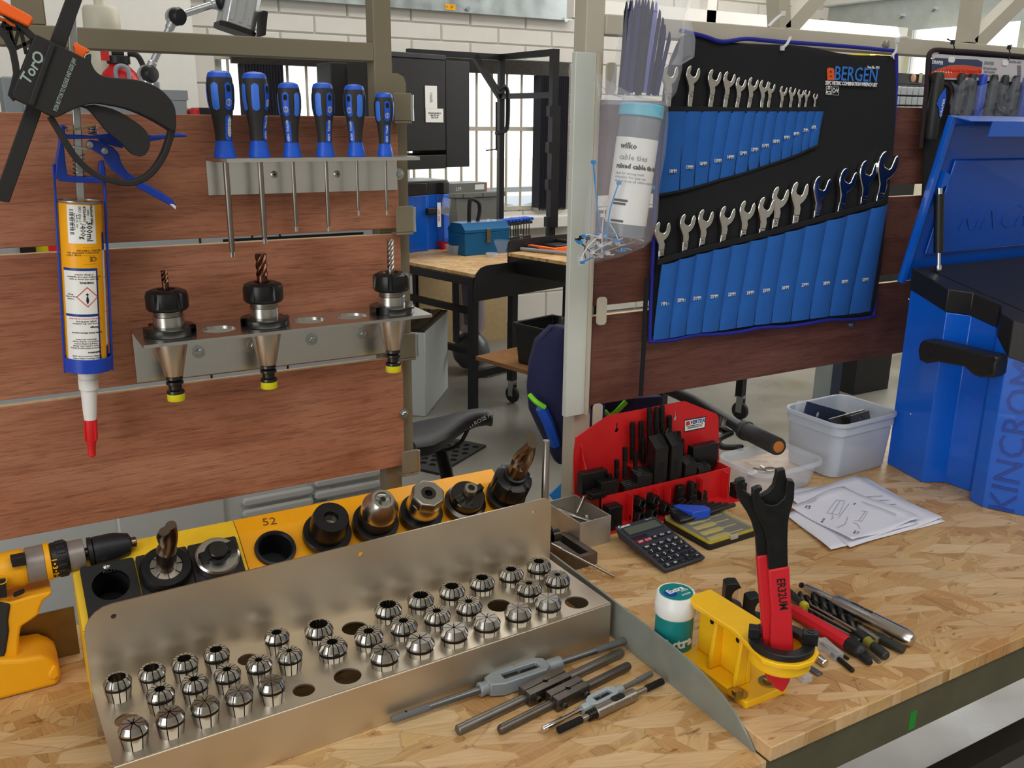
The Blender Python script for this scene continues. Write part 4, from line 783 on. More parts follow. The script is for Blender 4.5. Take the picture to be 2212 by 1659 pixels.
def ringtext(body, a, zpx, R, size): 
    Mx = MD @ Matrix.Rotation(a, 4, 'Z') @ basis((R*sc_px, 0, zpx*sc_px), (0, 0, 1) if False else (0, -1, 0), (0, 0, 1), (1, 0, 0)); return Mx
# find the side of the ring that looks at the lens, then place the numbers round it
fr = (MD.to_3x3().inverted() @ Vector((0, -1, 0))); fa_ = math.atan2(fr.y, fr.x); upv = (MD.to_3x3().inverted() @ Vector((0, 0, 1))); sgn = 1 if math.cos(fa_+pi/2)*upv.x+math.sin(fa_+pi/2)*upv.y > 0 else -1
for s_, off in (('1', .42), ('•', .2), ('3', -.02), ('•', -.26), ('5', -.48), ('•', -.72), ('7', -.95)):
    a = fa_+sgn*off; Mr = MD @ Matrix.Rotation(a, 4, 'Z'); text(o, s_, 14*sc_px, Mr @ basis((41.2*sc_px, 0, -42*sc_px), (0, -sgn, 0), (0, 0, sgn*1.0), (1, 0, 0)), 'drill_yellow', world=True, bold=.0003)
dl('yellow_collar', [(40, -62), (44, -60), (44, -50), (38, -48)], 'drill_yellow')
dl('gear_case', [(37, -100), (42, -98), (42, -62), (38, -61)], 'drill_grey'); dl('motor_housing', [(0, -200), (30, -198), (40, -180), (43, -150), (43, -110), (38, -100)], 'drill_yellow')
def prd(name, px, h, m, bevel=.004, seg=3, y0=0): return part(dr, name, MB().prism([(q[0], max(q[1], ZL+.0006)) for q in trace(px, YD)], -h+y0, h+y0, PL(YD)), m, world=True, bevel=bevel, seg=seg)
prd('speed_switch', [(20, 1188), (52, 1182), (55, 1202), (25, 1207)], .006, 'black_plastic', .001, y0=.019)
prd('lower_housing', [(-60, 1270), (0, 1280), (20, 1285), (55, 1275), (110, 1262), (108, 1272), (92, 1282), (84, 1300), (82, 1312), (66, 1324), (44, 1338), (40, 1360), (40, 1400), (10, 1425), (-20, 1440), (-60, 1440)], .019, 'drill_yellow')
prd('handle_grip', [(-60, 1280), (0, 1284), (22, 1288), (17, 1325), (19, 1345), (12, 1390), (0, 1422), (-60, 1440)], .0212, 'rubber', .003)
prd('trigger', [(64, 1283), (90, 1280), (84, 1296), (83, 1311), (68, 1318), (60, 1305)], .012, 'black_plastic', .003)
prd('battery', [(-60, 1400), (40, 1398), (84, 1391), (107, 1399), (121, 1411), (127, 1432), (122, 1453), (90, 1464), (55, 1474), (17, 1484), (-20, 1490), (-60, 1492)], .030, 'drill_yellow', .005)
prd('battery_clip', [(100, 1428), (112, 1407), (120, 1412), (124, 1430), (112, 1440), (102, 1436)], .0325, 'drill_yellow', .002)
for px, py, r in ((34, 1373, .0026), (89, 1453, .003), (80, 1273, .0024)): p = PY(px, py, YD-.0215 if py < 1440 else YD-.0303); part(dr, 'screw_hole', MB().cyl(p+Vector((0, .004, 0)), p+Vector((0, -.0003, 0)), r, n=14), 'groove_black')
p = PY(41, 1280, YD-.0195); part(dr, 'switch_button', MB().prism(rrect(-.006, .006, -.0028, .0028, .0026), 0, .002, basis(p, (1, 0, .25), (0, 0, 1), (0, -1, 0))), 'black_plastic', world=True)
lb = prd('badge', [(-40, 1236), (10, 1230), (14, 1268), (-40, 1276)], .002, 'black_plastic', .0005, y0=.0248)
p = PY(3, 1252, YD-.0270); part(lb, 'badge_ring', MB().lathe([(.0062, 0), (.0055, .0003), (.0050, 0)], axisM(p, (0, -1, 0)), 24, caps=False), 'drill_yellow', world=True)
dl('front_knob', [(0, 0)], 'drill_yellow') if False else None
# ================================================================ tap wrenches on the near worktop
def tapframe(a, b_, h, z=ZL):
    A = PZ(a[0], a[1], z+h); B = PZ(b_[0], b_[1], z+h); x = (B-A).normalized(); y = Vector((0, 0, 1)).cross(x).normalized(); zz = x.cross(y); return basis(A, x, y, zz), (B-A).length, A, x
def tpar(px, py, A, x, z): return (PZ(px, py, z)-A).dot(x)
RX = Matrix.Rotation(pi/2, 4, 'Y')
def rod(mb, prof): return mb.lathe([(r, z) for r, z in prof], RX, 20)
mat('knurl_grey', '77797a', .5, .6, bump=1, bscale=1500); mat('mill_grey', '7f7b76', .42, .9, var=.12, vscale=60); mat('brown_steel', '6d6660', .42, .9, var=.12, vscale=60)
# 1 large cast
Mt, L, A, x = tapframe((838, 1546), (1343, 1377), .010); Mt = Matrix.Translation((0, -.0085, .0003)) @ Mt
t = thing('tap_wrench', 'longest tap wrench with grey cast body and knurled handles, against the collet rack', 'tap wrench', Mt, 'tap wrenches on the worktop')
tp = lambda px, py, h=.010: tpar(px, py, A, x, ZL+h)
k1, b0, c0, w0, w1, c1, b1, k2 = tp(918, 1518), tp(1025, 1480), tp(1062, 1468), tp(1074, 1462), tp(1150, 1436), tp(1165, 1430), tp(1198, 1420), tp(1275, 1396)
part(t, 'handle', rod(MB(), [(0, 0), (.0035, .0006), (.0046, .004), (.0046, k1)]), 'knurl_grey'); part(t, 'handle_shank', rod(MB(), [(.0044, k1), (.0044, b0+.002)]), 'bluish_steel')
part(t, 'handle_shank', rod(MB(), [(.0044, b1-.002), (.0044, k2)]), 'bluish_steel'); part(t, 'handle', rod(MB(), [(.0046, k2), (.0046, L-.004), (.0035, L)]), 'knurl_grey')
part(t, 'collar', rod(MB(), [(.0075, b0), (.0085, b0+.001), (.0085, b0+.004), (.0078, b0+.006), (.0078, c0+.004)]), 'cast_grey'); part(t, 'collar', rod(MB(), [(.0078, c1-.004), (.0084, c1+.004), (.0084, b1-.001), (.008, b1)]), 'cast_grey')
oc = [(c0-.012, -.008), (c0+.004, -.0145), (c1-.008, -.0145), (c1+.002, -.008), (c1+.002, .008), (c1-.008, .0145), (c0+.004, .0145), (c0-.012, .008)]
part(t, 'body', MB().sheet(oc, [[(w0, -.0058), (w1, -.0058), (w1, .0058), (w0, .0058)]], -.0085, .0085), 'cast_grey', bevel=.0014)
part(t, 'jaw', MB().box(w0+.0005, (w0+w1)/2-.002, -.0056, .0056, -.007, .004), 'dark_steel'); part(t, 'jaw', MB().prism([((w0+w1)/2+.004, -.0056), ((w0+w1)/2, 0), ((w0+w1)/2+.004, .0056), (w1-.0005, .0056), (w1-.0005, -.0056)], -.007, .003), 'dark_steel')
text(t, 'M5 - M12', .0045, TR((w0+w1)/2+.004, -.0102, .0086), 'zinc'); text(t, 'N° 3', .0045, TR((w0+w1)/2, .0102, .0086), 'zinc')
part(t, 'tommy_hole', MB().lathe([(.002, 0), (0, .0003)], TR(tp(870, 1535), 0, .0044), 12), 'groove_black')
# 2 and 3 split block wrenches
def split_wrench(a, b_, r, blk, wid, hgt, label, m, tail):
    Mt, L, A, x = tapframe(a, b_, r+.0003); t = thing('tap_wrench', label, 'tap wrench', Mt, 'tap wrenches on the worktop'); q0, q1 = tpar(*blk[0], A, x, ZL+r), tpar(*blk[1], A, x, ZL+r)
    part(t, 'handle', rod(MB(), [(r-.001, 0), (r, .0008), (r, q0+.001)] if tail else [(0, 0), (r*.7, .0006), (r*.95, .003), (r, .005), (r, q0+.001)]), m); part(t, 'handle', rod(MB(), [(r, q1-.001), (r, L-.004), (r*.8, L-.001), (0, L)]), m)
    zz = hgt-r; g = .0006
    for s_ in (-1, 1):
        pts_ = [(q0, s_*g), ((q0+q1)/2-.0032, s_*g), ((q0+q1)/2, s_*(g+.0032)), ((q0+q1)/2+.0032, s_*g), (q1, s_*g), (q1, s_*wid), (q0, s_*wid)]
        part(t, 'jaw_block', MB().prism(pts_, -r+.0002, zz), 'block_steel', bevel=.0007)
    part(t, 'gap', MB().box(q0+.001, q1-.001, -g, g, -r+.0005, zz-.003), 'groove_black')
    for u in (.16, .84):
        xx = q0+(q1-q0)*u; part(t, 'clamp_screw', MB().lathe([(.0022, -wid-.006), (.0022, wid+.003)], Matrix.Translation((xx, 0, (zz-r)/2)) @ Matrix.Rotation(-pi/2, 4, 'X'), 12), 'dark_steel')
        o = part(t, 'screw_head', MB().lathe([(.0036, wid+.0002), (.0040, wid+.001), (.0040, wid+.0045), (.003, wid+.0052)], Matrix.Translation((xx, 0, (zz-r)/2)) @ Matrix.Rotation(pi/2, 4, 'X'), 18), 'block_steel')
    return t
mat('block_steel', '67625c', .36, .9, var=.15, vscale=90)
split_wrench((988, 1578), (1345, 1408), .0058, ((1135, 1512), (1222, 1468)), .011, .017, 'tap wrench with flat-ended bright bar and oblong split block', 'mill_grey', True)
split_wrench((1077, 1578), (1360, 1437), .0055, ((1192, 1522), (1262, 1488)), .011, .0165, 'tap wrench with domed brownish bar and short split block with round screw', 'brown_steel', False)
# 4 small cast
Mt, L, A, x = tapframe((1171, 1577), (1408, 1454), .006); tp = lambda px, py: tpar(px, py, A, x, ZL+.006)
t = thing('tap_wrench', 'small tap wrench with pale grey cast body and chrome handles', 'tap wrench', Mt, 'tap wrenches on the worktop'); c0, c1 = tp(1262, 1530), tp(1340, 1490)
part(t, 'handle', rod(MB(), [(0, 0), (.003, .0006), (.0036, .003), (.0034, .03), (.0027, .031), (.0027, c0)]), 'chrome'); part(t, 'handle', rod(MB(), [(.0027, c1), (.0027, L-.026), (.0034, L-.025), (.0034, L-.001), (.0025, L)]), 'knurl_grey')
part(t, 'body', MB().sheet([(c0+.006, -.005), (c0+.014, -.0095), (c1-.014, -.0095), (c1-.006, -.005), (c1-.006, .005), (c1-.014, .0095), (c0+.014, .0095), (c0+.006, .005)], [[(c0+.016, -.004), (c1-.016, -.004), (c1-.016, .004), (c0+.016, .004)]], -.0055, .0055), 'cast_light' if mat('cast_light', 'a3aeb2', .45, .2, bump=.3, bscale=900) else '', bevel=.001)
part(t, 'collar', rod(MB(), [(.0052, c0-.004), (.0056, c0-.003), (.0056, c0+.007)]), 'cast_light'); part(t, 'collar', rod(MB(), [(.0056, c1-.007), (.0056, c1+.002), (.005, c1+.003)]), 'cast_light')
part(t, 'jaw', MB().box(c0+.0165, (c0+c1)/2-.002, -.0038, .0038, -.004, .002), 'dark_steel'); part(t, 'jaw', MB().prism([((c0+c1)/2+.002, -.0038), ((c0+c1)/2-.001, 0), ((c0+c1)/2+.002, .0038), (c1-.0165, .0038), (c1-.0165, -.0038)], -.004, .0015), 'black_oxide')
# 5 tubular
Mt, L, A, x = tapframe((1205, 1578), (1432, 1471), .0075); tp = lambda px, py: tpar(px, py, A, x, ZL+.0075)
t = thing('tap_wrench', 'tap wrench with turned bright barrel and black knurled ends, nearest the bench front', 'tap wrench', Mt, 'tap wrenches on the worktop'); c0, c1 = tp(1287, 1541), tp(1371, 1500)
part(t, 'knurled_end', rod(MB(), [(.002, 0), (.0042, .0008), (.0042, .033), (.0034, .034)]), 'black_knurl' if mat('black_knurl', '1c1c1c', .5, .5, bump=1, bscale=1500) else ''); part(t, 'knurled_end', rod(MB(), [(.0034, L-.028), (.0042, L-.027), (.0042, L-.001), (.003, L)]), 'black_knurl')
part(t, 'shank', rod(MB(), [(.0033, .032), (.0033, c0)]), 'satin_steel'); part(t, 'shank', rod(MB(), [(.0031, c1), (.0031, L-.027)]), 'satin_steel')
part(t, 'threaded_neck', MB().add(*(lambda m_: (m_.v, m_.f))(thread(MB(), .0058, c0-.010, c0+.001, 6, RX))), 'dark_steel')
part(t, 'barrel', rod(MB(), [(.0066, c0), (.0074, c0+.001), (.0074, c0+.022), (.0070, c0+.0225), (.0074, c0+.023), (.0074, c1-.012), (.0070, c1-.0115), (.0074, c1-.011), (.0074, c1-.001), (.0066, c1)]), 'satin_steel')
part(t, 'window', MB().prism(rrect((c0+c1)/2-.006, (c0+c1)/2+.013, -.0042, .0042, .0038), .0058, .0076), 'dark_steel'); part(t, 'window_hole', MB().lathe([(.0024, 0), (0, .0002)], TR((c0+c1)/2+.003, 0, .0077), 16), 'groove_black')
# ================================================================ right worktop: small boxes, kit, calculator
def bx3(mb, o, x, y, z): return mb
mat('mill_alu', 'bdb6ac', .45, .7, var=.15, vscale=25); mat('clear_plastic', 'e4e9f2', .18, trans=.0, alpha=.26, var=0); mat('frost_plastic', 'd3dae6', .35, alpha=.62); mat('yellow_bits', 'c9b52c', .6, var=.1, vscale=60)
# aluminium tray with odds and ends
tr = thing('aluminium_tray', 'small open aluminium box full of steel bits beside the red kit', 'box', TR(.749, 1.083, ZR, rz=.03))
w_, d_, h_ = .0295, .047, .045
for nm, b in (('base', (-w_, w_, -d_, d_, 0, .002)), ('side', (-w_, -w_+.002, -d_, d_, .002, h_)), ('side', (w_-.002, w_, -d_, d_, .002, h_)), ('side', (-w_+.002, w_-.002, -d_, -d_+.002, .002, h_)), ('side', (-w_+.002, w_-.002, d_-.002, d_, .002, h_))): part(tr, nm, MB().box(*b), 'mill_alu', bevel=.0003)
def bit(a, b_, r0, r1, m, label, name='steel_bit'):
    Mt = TR(.749, 1.083, ZR, rz=.03); A, B = Mt @ Vector(a), Mt @ Vector(b_)
    return solo(name, MB().lathe([(r0*.7, 0), (r0, .001), (r0, (B-A).length*.45), (r1, (B-A).length*.5), (r1, (B-A).length-.001), (r1*.6, (B-A).length)], axisM(A, B-A), 14), m, label, 'bit', A, 'steel bits in the aluminium tray', world=True)
bit((-.02, .028, .034), (.012, -.034, .030), .0056, .0036, 'satin_steel', 'bright tapered centre punch lying across the aluminium box')
bit((-.024, .010, .030), (.006, -.041, .024), .0048, .0034, 'dark_steel', 'dark stepped punch lying along the left side of aluminium box')
bit((.006, .012, .030), (.028, .022, .052), .0026, .0026, 'satin_steel', 'thin peg leaning out over the red kit from the aluminium box')
bit((-.008, -.04, .014), (-.004, -.03, .022), .0055, .0042, 'satin_steel', 'short hollow ferrule standing at the front of aluminium box')
bit((.016, -.004, .018), (.018, .002, .030), .0058, .0050, 'zinc', 'round zinc plug under the punch in aluminium box')
bit((.020, -.026, .012), (.021, -.022, .027), .006, .005, 'black_oxide', 'black socket screw in the right corner of aluminium box')
solo('shim', MB().box(-.009, .009, -.008, .008, -.001, .001), 'satin_steel', 'thin square steel shim tucked in the left end of aluminium box', 'shim', TR(.733, 1.098, ZR+.034, rz=.6, rx=.5))
# slotted steel block and thin probe rod
Mk = TR(.699, 1.028, ZR, rz=.03); sb = thing('slotted_block', 'brown steel block with a long slot lying before the aluminium box', 'block', Mk)
part(sb, 'block', MB().sheet([(-.02, -.042), (.02, -.042), (.02, .04), (-.02, .04)], [rrect(-.007, .009, -.034, .034, .003)], 0, .019), 'brown_block' if mat('brown_block', '6a6058', .4, .7, var=.2, vscale=60) else '', bevel=.0006); part(sb, 'slot_floor', MB().box(-.0069, .0089, -.0339, .0339, .0002, .006), 'groove_black')
a, b_ = PZ(1328, 1246, ZR+.003), PZ(1213, 1186, ZR+.032); c = b_+(b_-a).normalized()*.03
t = thing('probe_rod', 'thin bright ribbed rod leaning on the slotted block', 'rod', a)
part(t, 'shank', MB().lathe([(.0012, 0), (.0019, .001), (.0019, (b_-a).length)], axisM(a, b_-a), 12), 'satin_steel', world=True); part(t, 'thick_end', MB().lathe([(.0028, 0), (.003, .001), (.003, .03)], axisM(b_, b_-a), 12), 'satin_steel', world=True)
# ================================================================ red clamping kit
KX0, KX1, KY = .795, 1.072, 1.058
kit = thing('clamping_kit_rack', 'red plastic clamping kit rack with keyholes and maker sticker', 'rack', ((KX0+KX1)/2, KY+.04, ZR))
YBk = KY+.092
hl = []
for px, py in ((1331, 929), (1458, 903)):
    p = PY(px, py, YBk); hl.append([(p.x+.0042*math.cos(a), p.z+.0042*math.sin(a)) for a in [math.radians(q) for q in range(115, 426, 31)]]+[(p.x+.0016, p.z+.014), (p.x-.0016, p.z+.014)])
bo = trace([(1238, 1000), (1239, 975), (1243, 944), (1313, 897), (1478, 866), (1484, 868), (1546, 893), (1550, 900), (1552, 1015), (1520, 1080), (1240, 1092)], YBk)
bo = [(x, max(z, ZR+.003)) for x, z in bo]
part(kit, 'back_panel', MB().sheet(bo, hl, 0, .0025, PL(YBk)), 'red_plastic', world=True)
part(kit, 'base', MB().box(KX0, KX1, KY, KY+.092, ZR, ZR+.0025), 'red_plastic', world=True)
part(kit, 'tier_wall', MB().box(KX0, KX1, KY+.030, KY+.0322, ZR+.0025, ZR+.052), 'red_plastic', world=True); part(kit, 'tier_floor', MB().box(KX0, KX1, KY+.0322, KY+.0895, ZR+.030, ZR+.032), 'red_plastic', world=True)
part(kit, 'step_wall', MB().box(KX0+.09, KX0+.175, KY+.060, KY+.062, ZR+.032, ZR+.074), 'red_plastic', world=True); part(kit, 'step_floor', MB().box(KX0+.09, KX0+.175, KY+.062, KY+.0895, ZR+.072, ZR+.074), 'red_plastic', world=True)
part(kit, 'step_wall', MB().box(KX0+.055, KX0+.09, KY+.060, KY+.062, ZR+.032, ZR+.055), 'red_plastic', world=True)
part(kit, 'side_wall', MB().prism([(KY+.03, ZR+.0025), (KY+.0895, ZR+.0025), (KY+.0895, ZR+.125), (KY+.082, ZR+.10), (KY+.068, ZR+.076), (KY+.05, ZR+.06), (KY+.03, ZR+.052)], 0, .0022, basis((KX0, 0, 0), (0, 1, 0), (0, 0, 1), (1, 0, 0))), 'red_plastic', world=True)
part(kit, 'side_wall', MB().prism([(KY+.0323, ZR+.0025), (KY+.0895, ZR+.0025), (KY+.0895, ZR+.054), (KY+.0323, ZR+.052)], 0, .0022, basis((KX1-.0022, 0, 0), (0, 1, 0), (0, 0, 1), (1, 0, 0))), 'red_plastic', world=True)
dx = [PY(q, 1090, KY).x for q in (1344, 1377, 1404, 1432, 1457, 1510, 1527)]+[KX1-.02]
for x in [KX0+.028]+dx: part(kit, 'divider', MB().box(x, x+.0018, KY+.013, KY+.0298, ZR+.0026, ZR+(.030 if x < KX0+.03 else .050)), 'red_plastic', world=True)
st_q = [(1478, 907), (1525, 899), (1523, 924), (1478, 934)]
sk = part(kit, 'sticker_border', MB().prism(trace(st_q, YBk-.0026), 0, .0004, PL(YBk-.0026)), 'black_print', world=True)
part(sk, 'sticker', MB().prism(trace([(1479.5, 909), (1523.5, 901.5), (1521.5, 922.5), (1479.5, 931.5)], YBk-.0031), 0, .0003, PL(YBk-.0031)), 'label_white', world=True)
ptext(sk, 'VERTEX', .0095, (1493, 913), (1521, 908), YBk-.0035, 'label_blue', bold=.0003, shear=.15); ptext(sk, 'Vertex Machinery Works Co., Ltd\nPRECISION MACHINE TOOL', .0035, (1481, 924), (1521, 916.5), YBk-.0035, 'black_print', sx=.75)
part(sk, 'sticker_mark', MB().prism(trace([(1481.5, 911), (1490, 909.5), (1490, 918), (1481.5, 919.5)], YBk-.0034), 0, .0003, PL(YBk-.0034)), 'label_red', world=True)
def stud(px, y0, y1, Yo, r, n, tilt=None):
    a = PY(px, y1, KY+Yo); b_ = PY(px if tilt is None else tilt, y0, KY+Yo); L = (b_-a).length; M_ = axisM(a, b_-a, (0, 1, 0))
    t = thing('threaded_stud', f'black threaded stud, {nth[n]} from left in the red clamping kit', 'stud', a, 'black studs in the red kit')
    mid = L*.42; part(t, 'shank', MB().lathe([(r*.9, mid), (r*.9, L*.58)], M_, 16), 'black_oxide', world=True); part(t, 'lower_thread', thread(MB(), r, 0, mid, 8, M_), 'black_oxide', world=True); part(t, 'upper_thread', thread(MB(), r, L*.58, L, 14, M_), 'black_oxide', world=True)
studs = [(1317, 1023, 1036, .045), (1332, 993, 1036, .052), (1350, 966, 1034, .052), (1366, 912, 992, .080), (1372.5, 977, 1038, .052), (1384.5, 910, 992, .080), (1389, 947, 1000, .068), (1405, 947, 998, .068), (1403, 881, 998, .080), (1418, 880, 998, .080), (1430, 877, 998, .080), (1446, 898, 990, .084), (1466, 932, 995, .080), (1473, 948, 995, .078)]
for n, (px, y0, y1, Yo) in enumerate(sorted(studs)): stud(px, y0, y1, Yo, .0043 if y0 > 930 else .0047, n)
stud(1432, 925, 955, .058, .0043, 14 if False else 13, tilt=1444)
bpy.data.objects[[o.name for o in C.objects if o.name.startswith('threaded_stud')][-1]]['label'] = 'short black stud leaning against the tall step clamps in the red kit'
def steps(mb, x0, x1, y0, y1, z0, z1, n):      # serrated step block: sloping ladder of teeth on top, rising to the back
    pts = [(y0, z0), (y1, z0), (y1, z1)]
    for i in range(n): z = z1-(z1-z0)*.2*(i+1)/n; y = y1-(y1-y0)*(i+1)/n; pts += [(y+(y1-y0)/n*.08, z+(z1-z0)*.2/n), (y, z)]
    mb.prism(pts, x0, x1, basis((0, 0, 0), (0, 1, 0), (0, 0, 1), (1, 0, 0))); return mb
def kblock(px0, px1, py0, py1, Yo, dep, name, label, cat, step=0, slot=False):
    a, b_ = PY(px0, py1, KY+Yo), PY(px1, py0, KY+Yo); x0, x1, z0 = a.x, b_.x, max(ZR+.0325, min(a.z, PY(px1, py1, KY+Yo).z)); z1 = max(b_.z, PY(px0, py0, KY+Yo).z); z1 = (b_.z+PY(px0, py0, KY+Yo).z)/2
    t = thing(name, label, cat, ((x0+x1)/2, KY+Yo+dep/2, z0), 'black blocks in the red kit'); mb = MB()
    if step: steps(mb, x0, x1, KY+Yo, KY+Yo+dep, z0, z1+(z1-z0)*.02, step)
    else: mb.box(x0, x1, KY+Yo, KY+Yo+dep, z0, z1)
    o = part(t, 'block', mb, 'black_oxide', world=True, bevel=.0008)
    if slot: w2 = (x1-x0)*.2; xm = (x0+x1)/2; part(t, 'slot', MB().prism(rrect(xm-w2, xm+w2, z0+.002, z0+(z1-z0)*(.55 if slot == 1 else .3), w2*.9), 0, .0004, PL(KY+Yo+.0001)), 'groove_black', world=True)
kblock(1258, 1313, 1020, 1058, .050, .016, 'step_block', 'large plain black block at the left end of the red kit', 'block')
kblock(1298, 1336, 1040, 1072, .033, .020, 'clamp_block', 'black cube with chamfered top, second block from the left in red kit', 'block')
kblock(1349, 1380, 1044, 1068, .033, .016, 'step_block', 'low black step block before the studs in red kit', 'block', 4, 2)
kblock(1376, 1411, 1018, 1062, .034, .022, 'step_block', 'black step block with arched slot left of the tall clamps', 'block', 6, 2)
kblock(1412, 1446, 950, 1052, .034, .022, 'step_clamp', 'tall black slotted step clamp, left of the upright pair', 'clamp', 7, 1)
kblock(1447, 1478, 944, 1046, .034, .022, 'step_clamp', 'tall black slotted step clamp, right of the upright pair', 'clamp', 7, 1)
kblock(1479, 1507, 994, 1040, .034, .022, 'step_block', 'black step block right of the tall clamp pair', 'block', 6, 2)
kblock(1509, 1537, 1006, 1030, .034, .018, 'step_block', 'low black step block near the right end of the kit', 'block', 4, 2)
kblock(1496, 1553, 962, 1005, .060, .016, 'step_block', 'large plain black block at the right end of the red kit', 'block')
p = PY(1293, 1060, KY+.028); solo('strap_clamp', MB().box(-.014, .014, 0, .018, 0, .006).box(-.016, .016, .002, .014, -.005, 0), 'black_oxide', 'small flat black clamp lying on the left corner of the red kit', 'clamp', TR(p.x, KY+.024, ZR+.0575, rz=.1), bevel=.0008)
solo('strap_clamp', MB().box(-.014, .014, -.007, .007, 0, .006), 'black_oxide', 'small flat black clamp lying on the right corner of the red kit', 'clamp', TR(KX1-.018, KY+.040, ZR+.0325, rz=-.1), bevel=.0008)
kblock(1533, 1553, 0, 0, 0, 0, 'x', 'x', 'x') if False else None
def flange_nut(px, py, label, Yo=.008):
    p = PY(px, py, KY+Yo); t = thing('flange_nut', label, 'nut', p, 'flange nuts in the red kit'); M_ = axisM(p, (.25, -1, .12))
    part(t, 'hexagon', MB().lathe([(.0046, -.012), (.0098, -.012), (.0105, -.011), (.0105, .001), (.0098, .002), (.0058, .002), (.0052, .001), (.0052, -.008), (0, -.008)], M_, 6), 'black_oxide', world=True, ang=20); part(t, 'flange', MB().lathe([(.0095, -.0165), (.0125, -.016), (.0125, -.0125), (.0100, -.012)], M_, 28), 'black_oxide', world=True)
    part(t, 'bore', MB().lathe([(.0058, .0022), (.0050, .0015), (.0046, -.006), (0, -.006)], M_, 20, caps=False), 'dark_steel', world=True)
for px, py, lb in ((1388, 1089, 'left of the upper pair'), (1418, 1083, 'right of the upper pair'), (1386, 1118, 'left of the lower pair'), (1414, 1112, 'right of the lower pair'), (1442, 1100, 'alone in the third pocket')): flange_nut(px, py, f'black flange nut in the red kit pockets, {lb}', .006 if py > 1095 else .012)
def tnut(px, py0, py1, label):
    a = PY(px, py1, KY+.012); b_ = PY(px, py0, KY+.012); h = b_.z-a.z; t = thing('tee_nut', label, 'tee nut', a, 'tee nuts in the red kit')
    part(t, 'foot', MB().box(-.008, .008, 0, .014, 0, h*.45), 'black_oxide', bevel=.0008); part(t, 'neck', MB().box(-.0068, .0068, .001, .013, h*.45, h), 'black_oxide', bevel=.0008); part(t, 'thread_hole', MB().lathe([(.004, 0), (.0032, -.0002), (0, .0001)], TR(0, .0008, h*.68, rx=pi/2), 16), 'groove_black')
tnut(1472, 1052, 1098, 'black tee nut standing in the fourth pocket of the red kit'); tnut(1498, 1044, 1092, 'black tee nut standing in the fifth pocket of the red kit'); tnut(1521, 1064, 1090, 'short black tee nut low in the sixth pocket of red kit')
p = PY(1320, 1090, KY+.006); solo('clamp_bar', MB().box(-.013, .013, 0, .020, 0, .040), 'black_oxide', 'black bar standing on end in the first pocket of red kit', 'clamp', (KX0+.014, KY+.005, ZR+.0026), bevel=.001)
for q in range(3): solo('clamp_bar', MB().box(-.012, .012, 0, .018, 0, .008), 'black_oxide', ['lowest', 'middle', 'topmost'][q]+' black bar stacked in the last pocket of red kit', 'clamp', (KX1-.005+.012, KY+.006, ZR+.0026+.0085*q+.010*0), bevel=.001)
# ================================================================ calculator
c0, c1, c2 = PZ(1325, 1138, ZR+.030), PZ(1412, 1113, ZR+.030), PZ(1437, 1233, ZR+.008)
xa = (c1-c0).normalized(); ya = (c0-c2); ya = (ya-xa*ya.dot(xa)).normalized(); za_ = xa.cross(ya); Wc, Lc = (c1-c0).length, abs((c0-c2).dot(ya)); MC = basis(c2+xa*0, xa, ya, za_)
cal = thing('calculator', 'dark grey desk calculator with two red keys', 'calculator', (c2.x+.03, c2.y+.05, ZR))
mat('calc_grey', '34363f', .5, bump=.1, bscale=900); mat('lcd', '5d6354', .25); mat('solar', '3a201c', .2, coat=.5); mat('key_black', '191a1d', .4); mat('key_red', 'a81f30', .4)
zb = lambda u, v: -((MC @ Vector((u, v, 0))).z-ZR)/za_.z+.0008
b8 = [(0, 0), (Wc, 0), (Wc, Lc), (0, Lc)]; vs = [(u, v, 0) for u, v in b8]+[(min(max(u, .003), Wc-.003), min(max(v, .002), Lc-.012), zb(u, v)*(1 if v < .01 else .55)) for u, v in b8]
part(cal, 'body', MB().add([tuple(MC @ Vector(q)) for q in vs], [(0, 1, 2, 3), (7, 6, 5, 4), (0, 4, 5, 1), (1, 5, 6, 2), (2, 6, 7, 3), (3, 7, 4, 0)]), 'calc_grey', world=True, bevel=.0025)
part(cal, 'stand_foot', MB().box(.01, Wc-.01, Lc*.55, Lc*.62, -.018, -.004, MC), 'calc_grey', world=True)
part(cal, 'display', MB().box(Wc*.10, Wc*.90, Lc*.76, Lc*.91, 0, .0006, MC), 'lcd', world=True); part(cal, 'display_bezel', MB().sheet(rrect(Wc*.07, Wc*.93, Lc*.745, Lc*.925, .002), [[(Wc*.10, Lc*.76), (Wc*.90, Lc*.76), (Wc*.90, Lc*.91), (Wc*.10, Lc*.91)]], 0, .0014, MC), 'calc_grey', world=True)
part(cal, 'solar_cell', MB().box(Wc*.07, Wc*.42, Lc*.645, Lc*.71, 0, .0005, MC), 'solar', world=True)
text(cal, 'Canon', .0085, MC @ TR(Wc*.19, Lc*.955, .0003), 'white_print', world=True, bold=.0002); text(cal, 'HS-121', .0045, MC @ TR(Wc*.80, Lc*.955, .0003), 'grey_print', world=True)
keys = [['ON', 'C·CE', '→', 'MU', 'RV'], ['RM', 'M-', 'M+', '⇧', 'GT'], ['7', '8', '9', '%', '√'], ['4', '5', '6', '×', '÷'], ['1', '2', '3', '+', '-'], ['0', '00', '.', '', '=']]
